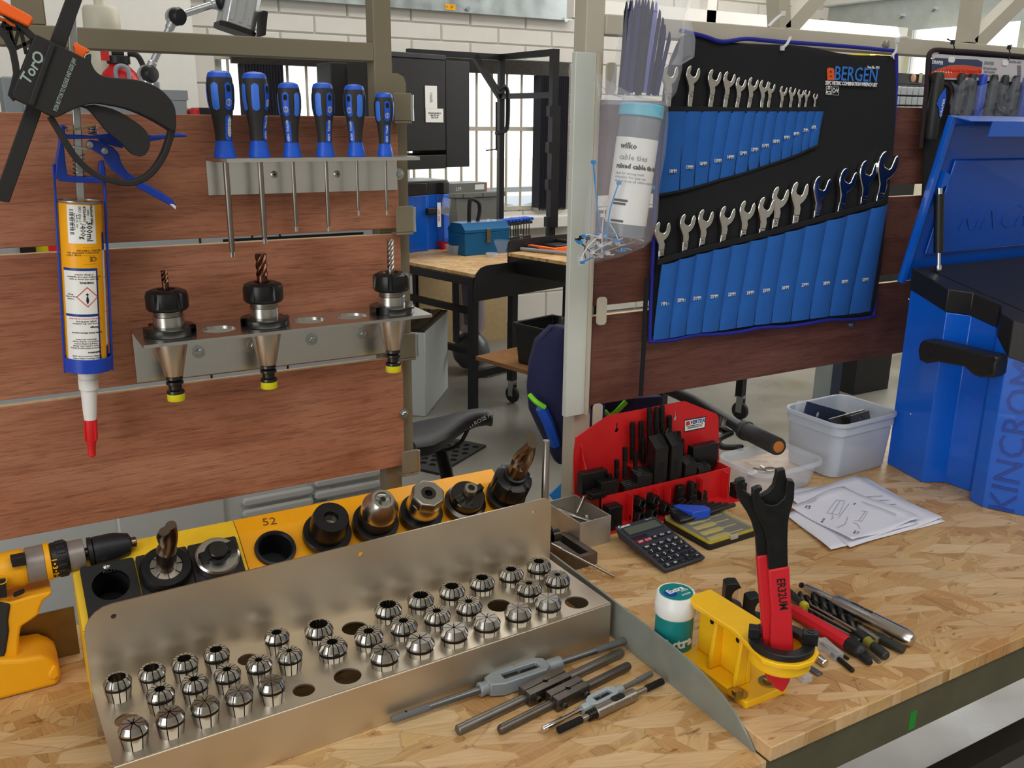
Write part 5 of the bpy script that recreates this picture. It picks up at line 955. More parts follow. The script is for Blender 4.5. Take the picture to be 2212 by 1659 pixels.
for r in range(6):
    for c in range(5):
        if keys[r][c] == '': continue
        u = Wc*(.07+.178*c); v = Lc*(.53-.099*r) if r else Lc*.555; kw, kh = Wc*.145, Lc*(.06 if r else .052)
        if r == 4 and c == 3: v -= Lc*.099; kh += Lc*.099
        if r == 0 and c > 1: v += Lc*.012
        o = part(cal, 'key', MB().prism(rrect(u, u+kw, v, v+kh, .002, 3), 0, .0022, MC), 'key_red' if (r == 0 and c < 2) else 'key_black', world=True, bevel=.0006)
        text(o, keys[r][c], .0055 if len(keys[r][c]) > 1 else .0075, MC @ TR(u+kw/2, v+kh/2, .0023), 'white_print', world=True)
# ================================================================ bit case with hex keys on it
q0, q1, q2 = PZ(1431, 1114, ZR+.016), PZ(1533, 1170, ZR+.016), PZ(1640, 1137, ZR+.016)
xa = (q2-q1).normalized(); ya = Vector((0, 0, 1)).cross(xa); Wk = (q2-q1).length; Lk = max(.09, (q0-q1).dot(ya)); MK = basis(Vector((q1.x, q1.y, ZR)), xa, ya, (0, 0, 1))
kc = thing('bit_case', 'flat black case with clear lid and yellow handled bits inside', 'case', MK)
part(kc, 'base', MB().prism(rrect(0, Wk, 0, Lk, .006), 0, .0095), 'black_plastic', bevel=.001); part(kc, 'yellow_rim', MB().sheet(rrect(.002, Wk-.002, .002, Lk-.002, .005), [rrect(.0045, Wk-.0045, .0045, Lk-.0045, .004)], .0096, .0135), 'yellow_bits')
part(kc, 'inlay', MB().box(.0046, Wk-.0046, .0046, Lk-.0046, .0096, .0104), mat('foam_grey', '4b4d4b', .8) and 'foam_grey'); part(kc, 'lid', MB().prism(rrect(0.001, Wk-.001, .001, Lk-.001, .005), .0138, .0162), mat('clear_lid', 'c9c7bb', .12, alpha=.16) and 'clear_lid', bevel=.0008); part(kc, 'latch', MB().box(Wk*.42, Wk*.56, -.0015, .001, .008, .0150), mat('clear_latch', 'cfcfca', .2, alpha=.6) and 'clear_latch')
for i in range(5):
    y = Lk*(.12+.18*i); solo('bit_driver', MB().lathe([(.004, 0), (.0066, .002), (.0060, .012), (.0072, .024), (.0064, .042), (.002, .045), (.0017, .045), (.0015, .074)], MK @ TR(.010+.004*i, y, .0115, ry=pi/2, rz=.0) @ Matrix.Diagonal((.28, 1, 1, 1)), 12).add([], []), 'yellow_bits', f'yellow handled bit, {nth[i]} from the front under the clear lid', 'bit', MK @ Vector((.03, y, .017)), 'yellow bits in the case', world=True)
hk = thing('hex_key_set', 'black hex key set in a blue plastic clip lying on the case', 'hex keys', MK @ Vector((Wk*.5, Lk*.7, .0164)))
A = PZ(1452, 1122, ZR+.020); B = PZ(1640, 1064, ZR+.027); xk = (B-A); xk.z = 0; xk.normalize(); yk = Vector((0, 0, 1)).cross(xk); Mh = basis(Vector((A.x, A.y, ZR+.0166)), xk, yk, (0, 0, 1))
part(hk, 'clip', MB().prism([(.034, -.012), (.058, -.014), (.060, .004), (.030, .020), (.022, .014)], 0, .013), 'handle_blue', bevel=.0015) if False else None
cp = MB().prism([(.030, -.016), (.062, -.020), (.066, -.014), (.064, -.002), (.030, .022), (.020, .022), (.022, .014)], .0, .0155, Mh); part(hk, 'clip', cp, mat('clip_blue', '2450c4', .4) and 'clip_blue', world=True, bevel=.0018)
for i in range(8):
    r = .0036-.00026*i; y = -.014+.0048*i; Lh = .125-.010*i; a0_ = .004+.0012*i
    pts = smoothpath([(a0_+.030-.002*i, y+.034-.0030*i, .0045+.0011*i), (a0_+.012, y+.030-.0030*i, .0045+.0011*i), (a0_+.002, y+.018-.002*i, .0045+.0011*i), (a0_+.003, y+.004, .0045+.0011*i), (a0_+.014, y, .0045+.0011*i), (Lh, y+.010*(.5+i*.12), .0055+.0011*i)], 4)
    part(hk, 'hex_key', MB().tube([Mh @ Vector(q) for q in pts], r, 6), 'black_oxide', world=True)
# ================================================================ plastic tubs
def tub(name, label, cx, cy, z0, wt, dt, wb, db, h, rt, m, rim, rz=0, group=None, lip2=None):
    t = thing(name, label, 'tub', TR(cx, cy, z0, rz=rz), group); secs = [(wb*.96, db*.96, 0), (wb, db, .004), (wt, dt, h)]; ins = [(wt-.0025, dt-.0025, h), (wb-.002, db-.002, .003), (wb*.9, db*.9, .0024)]
    vs = []; fs = []; 
    for (a, b_, z) in secs+ins: vs += [(x, y, z) for x, y in rrect(-a/2, a/2, -b_/2, b_/2, rt, 6)]
    n = 28
    for k in range(len(secs)+len(ins)-1):
        for j in range(n): fs.append((k*n+j, k*n+(j+1) % n, (k+1)*n+(j+1) % n, (k+1)*n+j))
    fs.append(tuple(range(n))[::-1]); fs.append(tuple(5*n+j for j in range(n))); part(t, 'wall', MB().add(vs, fs), m)
    part(t, 'rim', MB().sheet(rrect(-wt/2-rim, wt/2+rim, -dt/2-rim, dt/2+rim, rt+rim, 6), [rrect(-wt/2+.0005, wt/2-.0005, -dt/2+.0005, dt/2-.0005, rt, 6)], h-.006, h+.0015), m, bevel=.001)
    if lip2: part(t, 'band', MB().sheet(rrect(-wt/2-.0012, wt/2+.0012, -dt/2-.0012, dt/2+.0012, rt, 6), [rrect(-wt/2-.0002, wt/2+.0002, -dt/2-.0002, dt/2+.0002, rt, 6)], h-lip2, h-.007), m)
    return t
tub('storage_tub', 'tall translucent white tub with metal plates beside the blue chest', 1.364, 1.108, ZR, .166, .132, .156, .118, .108, .022, 'frost_plastic', .005, rz=.03, lip2=.022)
tub('storage_tub', 'low clear food tub with small metal parts in front of the tall tub', 1.172, 1.092, ZR, .156, .112, .136, .094, .050, .026, 'clear_plastic', .006, rz=.02)
def plate(px, Y, label, m, th=.003, hole=None):
    pts = trace(px, Y); p0 = PY(*px[0], Y); hl = []
    if hole: q = PY(*hole, Y); hl = [circ(q.x, q.z, .0052, 18)]
    return solo('metal_plate', MB().sheet(pts, hl, -th/2, th/2, PL(Y)), m, label, 'plate', Vector((p0.x, Y, min(q_[1] for q_ in pts))), 'metal plates in the tall tub', world=True)
mat('blue_steel', '4d5a72', .35, .7)
plate([(1737, 893), (1744, 867), (1825, 890), (1830, 960), (1740, 960)], 1.125, 'blue grey drilled plate standing at the left in the tall tub', 'blue_steel', hole=(1766, 895)); plate([(1790, 905), (1868, 884), (1872, 960), (1795, 965)], 1.100, 'plain grey plate standing in the middle of the tall tub', 'satin_steel')
plate([(1838, 898), (1876, 886), (1886, 960), (1842, 965)], 1.085, 'grey drilled plate standing nearest the front in the tall tub', 'satin_steel', hole=(1856, 903)); plate([(1718, 885), (1722, 866), (1742, 864), (1738, 900)], 1.14, 'clear plastic scrap sticking up at the left of the tall tub', 'clear_plastic', .001)
for i, (px, py, r, ang) in enumerate(((1625, 1016, .014, .3), (1648, 1010, .010, 1.1), (1662, 1018, .012, -.3), (1640, 1022, .012, 2.2))):
    p = PZ(px, py, ZR+.012); solo('spring_clip', MB().lathe([(r*.5, -.001), (r, 0), (r*1.05, .002), (r*.55, .0015)], Matrix.Diagonal((1, .5, 1, 1)), 20), 'satin_steel', ['broad polished clip at the left in the low clear tub', 'small bright clip at the back in the low clear tub', 'round clip at the right in the low clear tub', 'oval clip at the front in the low clear tub'][i], 'clip', TR(p.x, p.y, ZR+.007+.004*i, rz=ang, rx=.3), 'metal clips in the low tub')
# ================================================================ bicycle handlebar behind the bench
hb0, hb1 = PY(1470, 850, 1.36), PY(1600, 925, 1.21); g1 = PZ(1683, 966, ZR+.075); d = (g1-hb1)
hbk = thing('bicycle_handlebar', 'black bicycle handlebar end with foam grip and brake lever over the tub', 'handlebar', hb1)
part(hbk, 'bar', MB().tube([PY(1330, 795, 1.55), PY(1420, 830, 1.42), PY(1500, 866, 1.34), hb1, g1-d*.1], .0125, 16), 'black_plastic', world=True); part(hbk, 'grip', MB().lathe([(.014, 0), (.0165, .002), (.0165, d.length*.78), (.0155, d.length*.8)], axisM(hb1+d*.18, d), 24), 'rubber', world=True)
part(hbk, 'end_plug', MB().lathe([(.0105, 0), (.0105, .001), (.008, .0016), (0, .0018)], axisM(hb1+d*.982, d), 22), mat('plug_orange', 'b36b2c', .4) and 'plug_orange', world=True); part(hbk, 'clamp_ring', MB().lathe([(.0165, 0), (.019, .002), (.019, .012), (.0165, .014)], axisM(hb1+d*.08, d), 22), 'black_plastic', world=True)
L0 = PY(1580, 935, 1.20); lever = smoothpath([L0, PY(1552, 950, 1.19), PY(1560, 965, 1.18), PY(1590, 966, 1.17), PY(1606, 968, 1.16)], 4); part(hbk, 'brake_lever', MB().tube(lever, [.006]*(len(lever)-4)+[.0065, .007, .007, .004], 10), 'black_oxide', world=True)
part(hbk, 'lever_bracket', MB().tube([PY(1560, 905, 1.22), PY(1556, 925, 1.21), L0], [.009, .011, .006], 12), 'dark_steel', world=True); part(hbk, 'cable', MB().tube(smoothpath([PY(1550, 930, 1.21), PY(1545, 900, 1.26), PY(1500, 880, 1.32), PY(1455, 880, 1.38), PY(1420, 900, 1.42)], 5), .0025, 8), 'black_plastic', world=True)
# ================================================================ drawings
mat('pen', '6a6c78', .7)
def sheet_of(px, z, label, n, curl=.003, seed=0):
    c = [PZ(x, y, ZR+z) for x, y in px]; rnd = random.Random(seed); N = 12; vs = []; fs = []
    ctr = sum((Vector((v.x, v.y, 0)) for v in c), Vector())/4
    for i in range(N+1):
        for j in range(N+1):
            u, v = i/N, j/N; p = c[0]*(1-u)*(1-v)+c[1]*u*(1-v)+c[2]*u*v+c[3]*(1-u)*v; e = max(abs(u-.5), abs(v-.5))*2
            zz = ZR+z+curl*max(0, e-.75)*4*(.5+.5*math.sin(seed+u*7+v*5))+.0004*math.sin(seed*2+9*u+6*v); vs.append((p.x, p.y, zz))
    for i in range(N):
        for j in range(N): q = i*(N+1)+j; fs.append((q, q+1, q+N+2, q+N+1))
    o = solo('drawing_sheet', MB().add(vs, fs), 'paper', label, 'paper', Vector((ctr.x, ctr.y, ZR+z)), 'hand drawn paper sheets', world=True); md = o.modifiers.new('thickness', 'SOLIDIFY'); md.thickness = .0002; return o, c
sheet_of([(1702, 1062), (1868, 1032), (2042, 1128), (1830, 1178)], .0010, 'lowest white paper sheet, its right corner pointing at the bench front', 1, .003, 1)
sheet_of([(1700, 1072), (1852, 1030), (2036, 1122), (1836, 1186)], .0022, 'white paper sheet with rows of figures under the sketch', 1, .004, 2)
sheet_of([(1698, 1112), (1800, 1062), (1985, 1132), (1795, 1190)], .0034, 'white paper sheet peeping out below the torn front edge', 1, .003, 4)
o, c = sheet_of([(1704, 1096), (1822, 1052), (1990, 1124), (1840, 1172)], .0050, 'topmost paper sheet with a pencil sketch of a bracket', 1, .006, 3)
def pen(pts, z=.0062, r=.0003): part(o, 'pencil_line', MB().tube([PZ(x, y, ZR+z) for x, y in pts], r, 4), 'pen', world=True)
for q in ([(1807, 1080), (1825, 1082), (1812, 1112), (1786, 1108), (1807, 1080)], [(1815, 1082), (1797, 1110)], [(1860, 1103), (1874, 1106), (1862, 1126), (1845, 1124)], [(1834, 1088), (1812, 1118)], [(1832, 1116), (1826, 1132), (1808, 1140)], [(1798, 1112), (1800, 1118), (1795, 1122)], [(1842, 1128), (1852, 1132), (1858, 1142)], [(1870, 1104), (1856, 1124)]): pen(q)
def scribble(parent, lines, size, px, z, rot, m='pen'): p = PZ(*px, ZR+z); text(parent, lines, size, TR(p.x, p.y, p.z, rz=rot), m, world=True)
scribble(o, '12 bar\n2 x M6', .0052, (1745, 1095), .0062, .6); scribble(o, 'M8 x 1.25', .0048, (1778, 1124), .0062, .5); scribble(o, '20 x 4\n22 x 3', .0048, (1850, 1150), .0062, .5); scribble(o, 'tube', .0048, (1846, 1088), .0062, .4)
for i in range(3): scribble(o, '| 2 8 | 4 0 | 6 6 |', .0045, (1890+14*i, 1072+9*i), .0046, -.35)
# ================================================================ chewing gum tub
gp = PZ(1457, 1378, ZR+.012); gx, gy = .669, .748; gm = thing('gum_tub', 'white and teal chewing gum tub beside the yellow wrench stand', 'tub', TR(.672, .756, ZR) @ Matrix.Diagonal((1.1, 1.1, 1.06, 1)))
mat('teal', '0f7f80', .35); mat('gum_cream', 'd9d6c4', .4); mat('gum_white', 'e8eceb', .3)
part(gm, 'body', MB().lathe([(.020, 0), (.0215, .0015), (.0215, .052), (.0205, .054)], n=44), 'gum_cream'); part(gm, 'lid', MB().lathe([(.0222, .050), (.0226, .051), (.0226, .066), (.0218, .0672), (.0218, .0735), (.0205, .0755), (.0196, .0752)], n=48), 'gum_white'); part(gm, 'lid_face', MB().lathe([(.0185, .0748), (.0185, .0757), (0, .0758)], n=40), 'teal')
def gpanel(a0, a1, z0, z1, m, off): 
    vs = []; n = 14; R = .0215+off
    for j in range(n+1): a = a0+(a1-a0)*j/n; vs += [(R*math.cos(a), R*math.sin(a), z0), (R*math.cos(a), R*math.sin(a), z1)]
    part(gm, 'label_panel', MB().add(vs, [(2*j, 2*j+2, 2*j+3, 2*j+1) for j in range(n)]), m)
gpanel(-3.6, -1.0, .004, .049, 'teal', .0002)
for s_, a in (('e', -.9), ('E', -.9)): pass
bendtext(gm, 'Extra', .017, .0215, .020, -2.02, 'gum_white', 1, .18, .0006, bold=.0006); bendtext(gm, 'N', .006, .0215, .037, -.72, 'black_print', 1, 0, .0006)
Ml = TR(0, 0, .0761, rz=.05); part(gm, 'logo_disc', MB().lathe([(.0075, 0), (0, .0002)], Ml @ TR(-.008, .0005, 0), 24), mat('gum_blue', '123f9a', .3) and 'gum_blue'); text(gm, 'Extra', .0105, Ml @ TR(.0005, .002, .0003), 'gum_white', bold=.0003); text(gm, 'WHITE', .0030, Ml @ TR(.009, -.0035, .0003), 'gum_white'); text(gm, '10 PIECES', .0030, Ml @ TR(.005, -.0105, .0003), 'gum_white')
# ================================================================ yellow wrench stand
zt = ZR+.080; my = thing('wrench_stand', 'yellow cast stand bolted to the bench, holding collet spanners in its ring', 'stand', (.70, .68, ZR))
RC = PZ(1688, 1386, zt+.004); rx_, ry_ = RC.x, RC.y
part(my, 'base_plate', MB().prism(rrect(.666, .732, .622, .738, .004), ZR, ZR+.009), 'yellow', world=True, bevel=.001)
part(my, 'web', MB().box(.690, .698, .648, .732, ZR+.009, zt-.006), 'yellow', world=True, bevel=.002); part(my, 'web_foot', MB().prism([(.690, ZR+.009), (.690, ZR+.030), (.672, ZR+.009)], .648, .732, basis((0, 0, 0), (1, 0, 0), (0, 0, 1), (0, -1, 0)) @ Matrix.Diagonal((1, 1, -1, 1))), 'yellow', world=True) if False else None
for yy_ in (.690, .648): part(my, 'rib', MB().prism([(.6905, ZR+.0092), (.6905, zt-.006), (.680, zt-.006), (.6735, ZR+.0092)], -yy_-.006, -yy_, basis((0, 0, 0), (1, 0, 0), (0, 0, 1), (0, -1, 0))), 'yellow', world=True, bevel=.0015)
tpo = [(.671, .722), (.678, .741), (.714, .741), (.716, .66)]+[(rx_+.040*math.cos(a), ry_+.040*math.sin(a)) for a in [math.radians(q) for q in (70, 40, 10, -20, -50, -80, -110, -140, -165)]]+[(.673, .655)]
part(my, 'top_plate', MB().sheet(tpo, [circ(rx_, ry_, .0285, 32)], zt-.006, zt), 'yellow', world=True, bevel=.0012)
part(my, 'cup', MB().lathe([(.0285, .003), (.0325, .003), (.0335, .001), (.0335, -.013), (.032, -.015), (.0285, -.015), (.0285, .003)], TR(rx_, ry_, zt-.0055), 40, caps=False), 'yellow', world=True); part(my, 'side_peg', MB().lathe([(.004, 0), (.0055, .002), (.006, .014)], TR(rx_+.030, ry_-.016, zt-.0195), 18), 'yellow', world=True)
part(my, 'black_ring', MB().lathe([(.0225, .0002), (.0345, .0002), (.0352, .001), (.0352, .007), (.0342, .008), (.0235, .008), (.0225, .007), (.0225, .0002)], TR(rx_, ry_, zt), 48, caps=False), 'black_plastic', world=True)
kb = part(my, 'key_block', MB().box(-.008, .008, -.006, .006, 0, .014, TR(rx_+.020, ry_-.021, zt+.008, rz=-.8)), 'black_oxide', world=True, bevel=.0008); part(kb, 'socket_screw', MB().lathe([(.0042, .0141), (.0042, .0146), (.0026, .0146), (.0024, .0135), (0, .0135)], TR(rx_+.020, ry_-.021, zt+.008), 18, caps=False), 'black_oxide', world=True)
part(my, 'key_block', MB().box(-.006, .006, -.006, .006, 0, .012, TR(rx_-.024, ry_+.018, zt+.008, rz=-.8)), 'black_oxide', world=True, bevel=.0008)
for px, py in ((1593, 1497), (1660, 1472)): p = PZ(px, py, ZR+.010); o = hexbolt(my, Vector((p.x, p.y, ZR+.009)), .0066, True, 'brass_zinc' if mat('brass_zinc', 'b8a468', .3, 1) else '', nrm=(0, 0, 1))
for px, py in ((1538, 1343), (1594, 1383)): p = PX(px, py, .6898); part(my, 'bolt_hole', MB().cyl(p, p+Vector((-.0004, 0, 0)), .0032, n=16), 'groove_black', world=True)
# fork clips bolted behind the stand
def forkclip(px, py, h, ang, label):
    p = PZ(px, py, ZR); t = thing('fork_clip', label, 'clip', TR(p.x, p.y, ZR, rz=ang), 'black fork clips')
    arc = [(.013*math.cos(a)+.012, .013*math.sin(a)+h*.62) for a in [math.radians(q) for q in (95, 115, 140, 165, 190, 215, 240, 262)]]
    part(t, 'fork', MB().prism([(-.010, 0), (-.010, h*.96), (-.004, h), (.006, h)]+arc+[(.016, h*.30), (.016, 0)], -.009, .009, basis((0, 0, 0), (1, 0, 0), (0, 0, 1), (0, -1, 0))), 'black_plastic', bevel=.0012)
    part(t, 'clip_screw', MB().lathe([(.0035, 0), (.003, .001), (0, .0012)], TR(.011, 0, h*.31+.001), 14), 'black_oxide')
forkclip(1575, 1330, .052, -.5, 'black curved fork clip standing behind the yellow stand, left one'); forkclip(1622, 1352, .046, -.3, 'black fork clip standing beside the red grips, right one')
# collet spanners
def vplane(P0, deg): a = math.radians(deg); xa = Vector((math.cos(a), math.sin(a), 0)); n = xa.cross(Vector((0, 0, 1))); return basis(P0, xa, (0, 0, 1), n), n
def traceV(pts, P0, deg):
    M_, n = vplane(P0, deg); I_ = M_.inverted(); return [(q.x, q.y) for q in (I_ @ PPL(x, y, P0, n) for x, y in pts)], M_
def c8(l): return [(1380+a/2.6765, 980+b_/2.6765) for a, b_ in l]
def spanner_set(P0, deg, head, grip, label, lettering=None):
    t = thing('collet_spanner', label, 'spanner', P0, 'red handled collet spanners'); h2, M_ = traceV(head, P0, deg); part(t, 'hook_head', MB().prism(h2, -.004, .004, M_), 'black_oxide', world=True, bevel=.0009)
    g2, M_ = traceV(grip, P0, deg); o = part(t, 'grip', MB().prism(g2, -.0055, .0055, M_), mat('grip_red', 'd01f2a', .5) and 'grip_red', world=True, bevel=.002, seg=3)
    if lettering:
        (a, b_), M2 = traceV(lettering[1:], P0, deg); d = (Vector((b_[0], b_[1], 0))-Vector((a[0], a[1], 0))); ang = math.atan2(d.y, d.x); text(o, lettering[0], .0125, M_ @ TR((a[0]+b_[0])/2, (a[1]+b_[1])/2, .0056, rz=ang), 'black_print', world=True, sx=.85, bold=.0002)
Pf, Pb = Vector((rx_+.004, ry_-.006, zt)), Vector((rx_-.004, ry_+.008, zt))
spanner_set(Pb, -33, c8([(555, 152), (590, 138), (612, 141), (610, 158), (592, 166), (600, 205), (640, 238), (690, 245), (745, 212), (772, 180), (788, 120), (792, 90), (840, 82), (850, 150), (848, 230), (810, 330), (770, 420), (752, 500), (746, 585), (680, 585), (672, 470), (650, 390), (620, 330), (580, 270), (560, 205)]), [(1633, 1197), (1657, 1194), (1664, 1280), (1671, 1440), (1668, 1462), (1660, 1470), (1652, 1455), (1648, 1400), (1640, 1290)], 'red gripped black collet spanner, the rear one of the two')
spanner_set(Pf, -33, c8([(652, 200), (690, 184), (710, 189), (709, 206), (696, 214), (692, 232), (712, 262), (728, 272), (724, 282), (760, 292), (796, 284), (806, 274), (832, 250), (846, 215), (842, 205), (848, 165), (852, 145), (888, 150), (896, 165), (893, 250), (880, 302), (865, 350), (858, 400), (855, 500), (858, 655), (748, 668), (742, 600), (735, 500), (720, 430), (690, 370), (665, 320), (653, 270)]),
    [(1657, 1227), (1703, 1219), (1707, 1300), (1712, 1395), (1708, 1450), (1704, 1466), (1697, 1480), (1690, 1490), (1684, 1488), (1670, 1480), (1661, 1464), (1659, 1445), (1664, 1320)], 'red gripped black collet spanner marked ER32UM, the front one of the two', ('ER32UM', (1683, 1244), (1690, 1312)))
# ================================================================ loose tools on the right worktop
def lay(name, label, cat, a, b_, h, prof, m, n=16, world=True, group='loose tools beside the yellow stand', z2=None):
    A = PZ(a[0], a[1], ZR+h); B = PZ(b_[0], b_[1], ZR+(h if z2 is None else z2)); L = (B-A).length; t = thing(name, label, cat, A, group); M_ = axisM(A, B-A)
    for nm, pr_, mm in prof: part(t, nm, MB().lathe([(r, L*u) for r, u in pr_], M_, n), mm, world=True)
    return t, M_, L
t, M_, L = lay('wiggler_probe', 'polished steel probe with domed end lying right of the drills', 'probe', (1727, 1262), (1976, 1386), .0112, [('tip', [(.002, .0), (.004, .012), (.004, .03), (.002, .034), (.002, .06)], 'dark_steel'), ('stem', [(.0052, .06), (.0058, .065), (.0058, .33)], 'ground_steel'), ('barrel', [(.0095, .33), (.0108, .345), (.0108, .92), (.0098, .955), (.0070, .985), (0, 1)], 'ground_steel')], 'satin_steel', 28)
text(t, 'MITRO 520B', .006, M_ @ basis((0, 0, 0), (0, 0, 1), (0, -1, 0) if False else (1, 0, 0), (0, 1, 0)) @ TR(L*.56, .000, .0109), 'dark_steel', world=True)
lay('deburring_tool', 'red barrelled deburring tool with black cap lying by the stand', 'tool', (1712, 1318), (1868, 1412), .0095, [('barrel', [(.0075, 0), (.0088, .02), (.0085, .2), (.0092, .24), (.0092, .78)], 'grip_red'), ('cap', [(.0088, .78), (.0098, .80), (.0098, .93), (.0085, .96), (.004, 1.0)], 'black_plastic')], 'grip_red', 8)
t, M_, L = lay('twist_drill', 'large dark twist drill lying against the polished probe', 'drill bit', (1756, 1289), (1898, 1384), .0080, [('shank', [(.0046, .72), (.0048, .99), (.003, 1)], 'satin_steel')], '')
part(t, 'flutes', MB().fluted(.0076, L*.72, 2, .034, .45, M_, 50, 24, tip=0), 'black_oxide', world=True)
t, M_, L = lay('twist_drill', 'short dark twist drill with bright tip left of the large one', 'drill bit', (1727, 1285), (1800, 1333), .0062, [('shank', [(.0035, .85), (.0035, 1)], 'dark_steel')], '')
part(t, 'flutes', MB().fluted(.0058, L*.86, 2, .03, .45, M_, 40, 24), 'dark_steel', world=True)
t, M_, L = lay('twist_drill', 'slim black twist drill beside the red deburring tool', 'drill bit', (1748, 1318), (1858, 1386), .0045, [('shank', [(.0040, .55), (.0042, .98), (.003, 1)], 'dark_steel')], '')
part(t, 'flutes', MB().fluted(.004, L*.56, 2, .024, .45, M_, 50, 20), 'black_oxide', world=True)
for i, (a, b_) in enumerate((((1745, 1312), (1840, 1366)), ((1741, 1322), (1835, 1372)), ((1752, 1306), (1850, 1362)))): lay('needle_file', f'thin round needle file, {nth[i]} of the three between the drills', 'file', a, b_, .0098+.003*i, [('blade', [(.0008, 0), (.0017, .4), (.0017, 1)], 'satin_steel')], '', 10)
lay('needle_file', 'dark file handle with yellow flash nearest the red tool', 'file', (1843, 1362), (1916, 1418), .0065, [('handle', [(.0045, 0), (.0068, .1), (.0055, .5), (.0064, .8), (.0058, .97), (.004, 1)], 'handle_dark' if mat('handle_dark', '2a2c2a', .5) else ''), ('flash', [(.0069, .42), (.0062, .5), (.0063, .56), (.0066, .6)], 'yellow_olive' if mat('yellow_olive', '8c8430', .5) else '')], '')
lay('needle_file', 'plain dark file handle beside the polished probe', 'file', (1885, 1372), (1953, 1404), .0060, [('handle', [(.004, 0), (.0060, .12), (.0054, .5), (.0058, .85), (.0045, 1)], 'handle_dark')], '')
lay('needle_file', 'file with yellow collar tucked behind the red grips', 'file', (1700, 1275), (1742, 1312), .0085, [('handle', [(.005, 0), (.0055, .82)], 'handle_dark'), ('collar', [(.0056, .82), (.0060, .85), (.0060, .95), (.0045, 1)], 'yellow_bits')], '')
lay('polished_pin', 'bright square-ended rod with black tip by the probe', 'pin', (1855, 1335), (1926, 1381), .0045, [('pin', [(.003, 0), (.0038, .1), (.0038, .95), (.0036, 1)], 'satin_steel')], '')
lay('pen_cap', 'black rounded cap lying at the foot of the red tool', 'cap', (1852, 1408), (1881, 1432), .0058, [('cap', [(.0050, 0), (.0056, .2), (.0052, .8), (.003, 1)], 'black_plastic')], '')
lay('dowel_pin', 'shiny steel dowel under the ring of the yellow stand', 'dowel', (1738, 1400), (1784, 1434), .0052, [('pin', [(.0048, 0), (.0050, .04), (.0050, .97), (.0042, 1)], 'ground_steel')], '')
lay('black_pin', 'thin black rod end pointing to the bench front', 'rod', (1798, 1412), (1843, 1449), .0032, [('pin', [(.0027, 0), (.0030, .05), (.0030, .97), (.0022, 1)], 'black_oxide')], '')
lay('black_pin', 'thin dark needle rod below the red deburring tool', 'rod', (1775, 1388), (1833, 1423), .0030, [('pin', [(.0018, 0), (.0018, 1)], 'dark_steel')], '')
def flat(a, b_, wid, h, m, label, name): 
    A, B = PZ(*a, ZR), PZ(*b_, ZR); d = B-A; solo(name, MB().box(0, d.length, -wid/2, wid/2, .0004, h), m, label, 'strip', TR(A.x, A.y, ZR, rz=math.atan2(d.y, d.x)), 'loose tools beside the yellow stand', bevel=.0008)
flat((1772, 1392), (1812, 1428), .0125, .010, 'clear_tube' if mat('clear_tube', 'd9dcdf', .3, alpha=.38) else '', 'clear plastic tip guard lying beside the steel dowel', 'plastic_guard'); flat((1705, 1440), (1745, 1476), .0125, .009, 'clear_tube', 'clear plastic tip guard under the stand ring, nearer the front', 'plastic_guard')
flat((1722, 1428), (1772, 1460), .009, .003, 'bluish_steel', 'grey flat steel strip between the two clear guards', 'steel_strip'); flat((1868, 1406), (1900, 1434), .004, .003, 'bluish_steel', 'thin grey steel strip right of the black cap', 'steel_strip'); flat((1762, 1395), (1798, 1408), .012, .001, 'clear_tube', 'small flat plastic sachet below the red tool', 'plastic_sachet')
# ================================================================ spanner roll
YR = 1.188
roll = thing('spanner_roll', 'black and blue cloth spanner roll hanging on the right frame', 'tool roll', (1.2, YR, cz-.36))
def e8(l): return [(1380+a/2.37, 60+b_/2.37) for a, b_ in l]
NL = 16
left_e = [(1470, 70), (1450, 120), (1434, 170), (1430, 225), (1422, 330), (1415, 430), (1410, 560), (1406, 650), (1403, 738)]; right_e = [(1938, 118), (1936, 190), (1930, 270), (1922, 350), (1912, 430), (1904, 510), (1898, 580), (1892, 630), (1887, 682)]
vs = []; fs = []; nu = 24
for i, (l, r) in enumerate(zip(left_e, right_e)):
    for j in range(nu+1):
        u = j/nu; a = PY(*l, YR); b_ = PY(*r, YR); p = a.lerp(b_, u); v_ = i/8
        if i == 0: p.z = a.z+(b_.z-a.z)*u - .006*math.sin(u*pi*2)**2
        vs.append((p.x, p.y+.003*math.sin(u*9+v_*3)*(1-.5*v_)-.006*max(0, u-.88)*8*math.sin(v_*3), p.z))
for i in range(8):
    for j in range(nu): q = i*(nu+1)+j; fs.append((q, q+1, q+nu+2, q+nu+1))
o = part(roll, 'backing', MB().add(vs, fs), 'black_cloth', world=True); md = o.modifiers.new('s', 'SOLIDIFY'); md.thickness = .0022; md.offset = 0
sm = o.modifiers.new('sub', 'SUBSURF'); sm.levels = sm.render_levels = 1
def edging(pts, m='navy_trim', r=.0034, name='edging'):
    part(roll, name, MB().tube(smoothpath([PY(x, y, YR-.0005) for x, y in pts], 4), r, 8), m, world=True)
edging([(1470, 66), (1520, 78), (1560, 90), (1612, 84), (1680, 90), (1760, 95), (1850, 102), (1932, 110)]); edging([(1936, 116)]+right_e[1:]); edging([(1403, 738)]+[(1403+(1887-1403)*k/10, 738-(738-682)*k/10+2.5*math.sin(k*2.2)) for k in range(1, 10)]+[(1890, 683)]); edging(left_e[3:])
tops1 = [(1380+a/2.37, 60+428/2.37) for a in (122, 225, 302, 388, 455, 525, 580, 637, 688, 742, 793, 838, 882, 925)]; b1 = [100, 208, 282, 352, 412, 488, 555, 612, 668, 727, 782, 830, 868, 915]; bots1 = [(1380+a/2.37, 60+(850-(850-598)*i/13)/2.37) for i, a in enumerate(b1)]
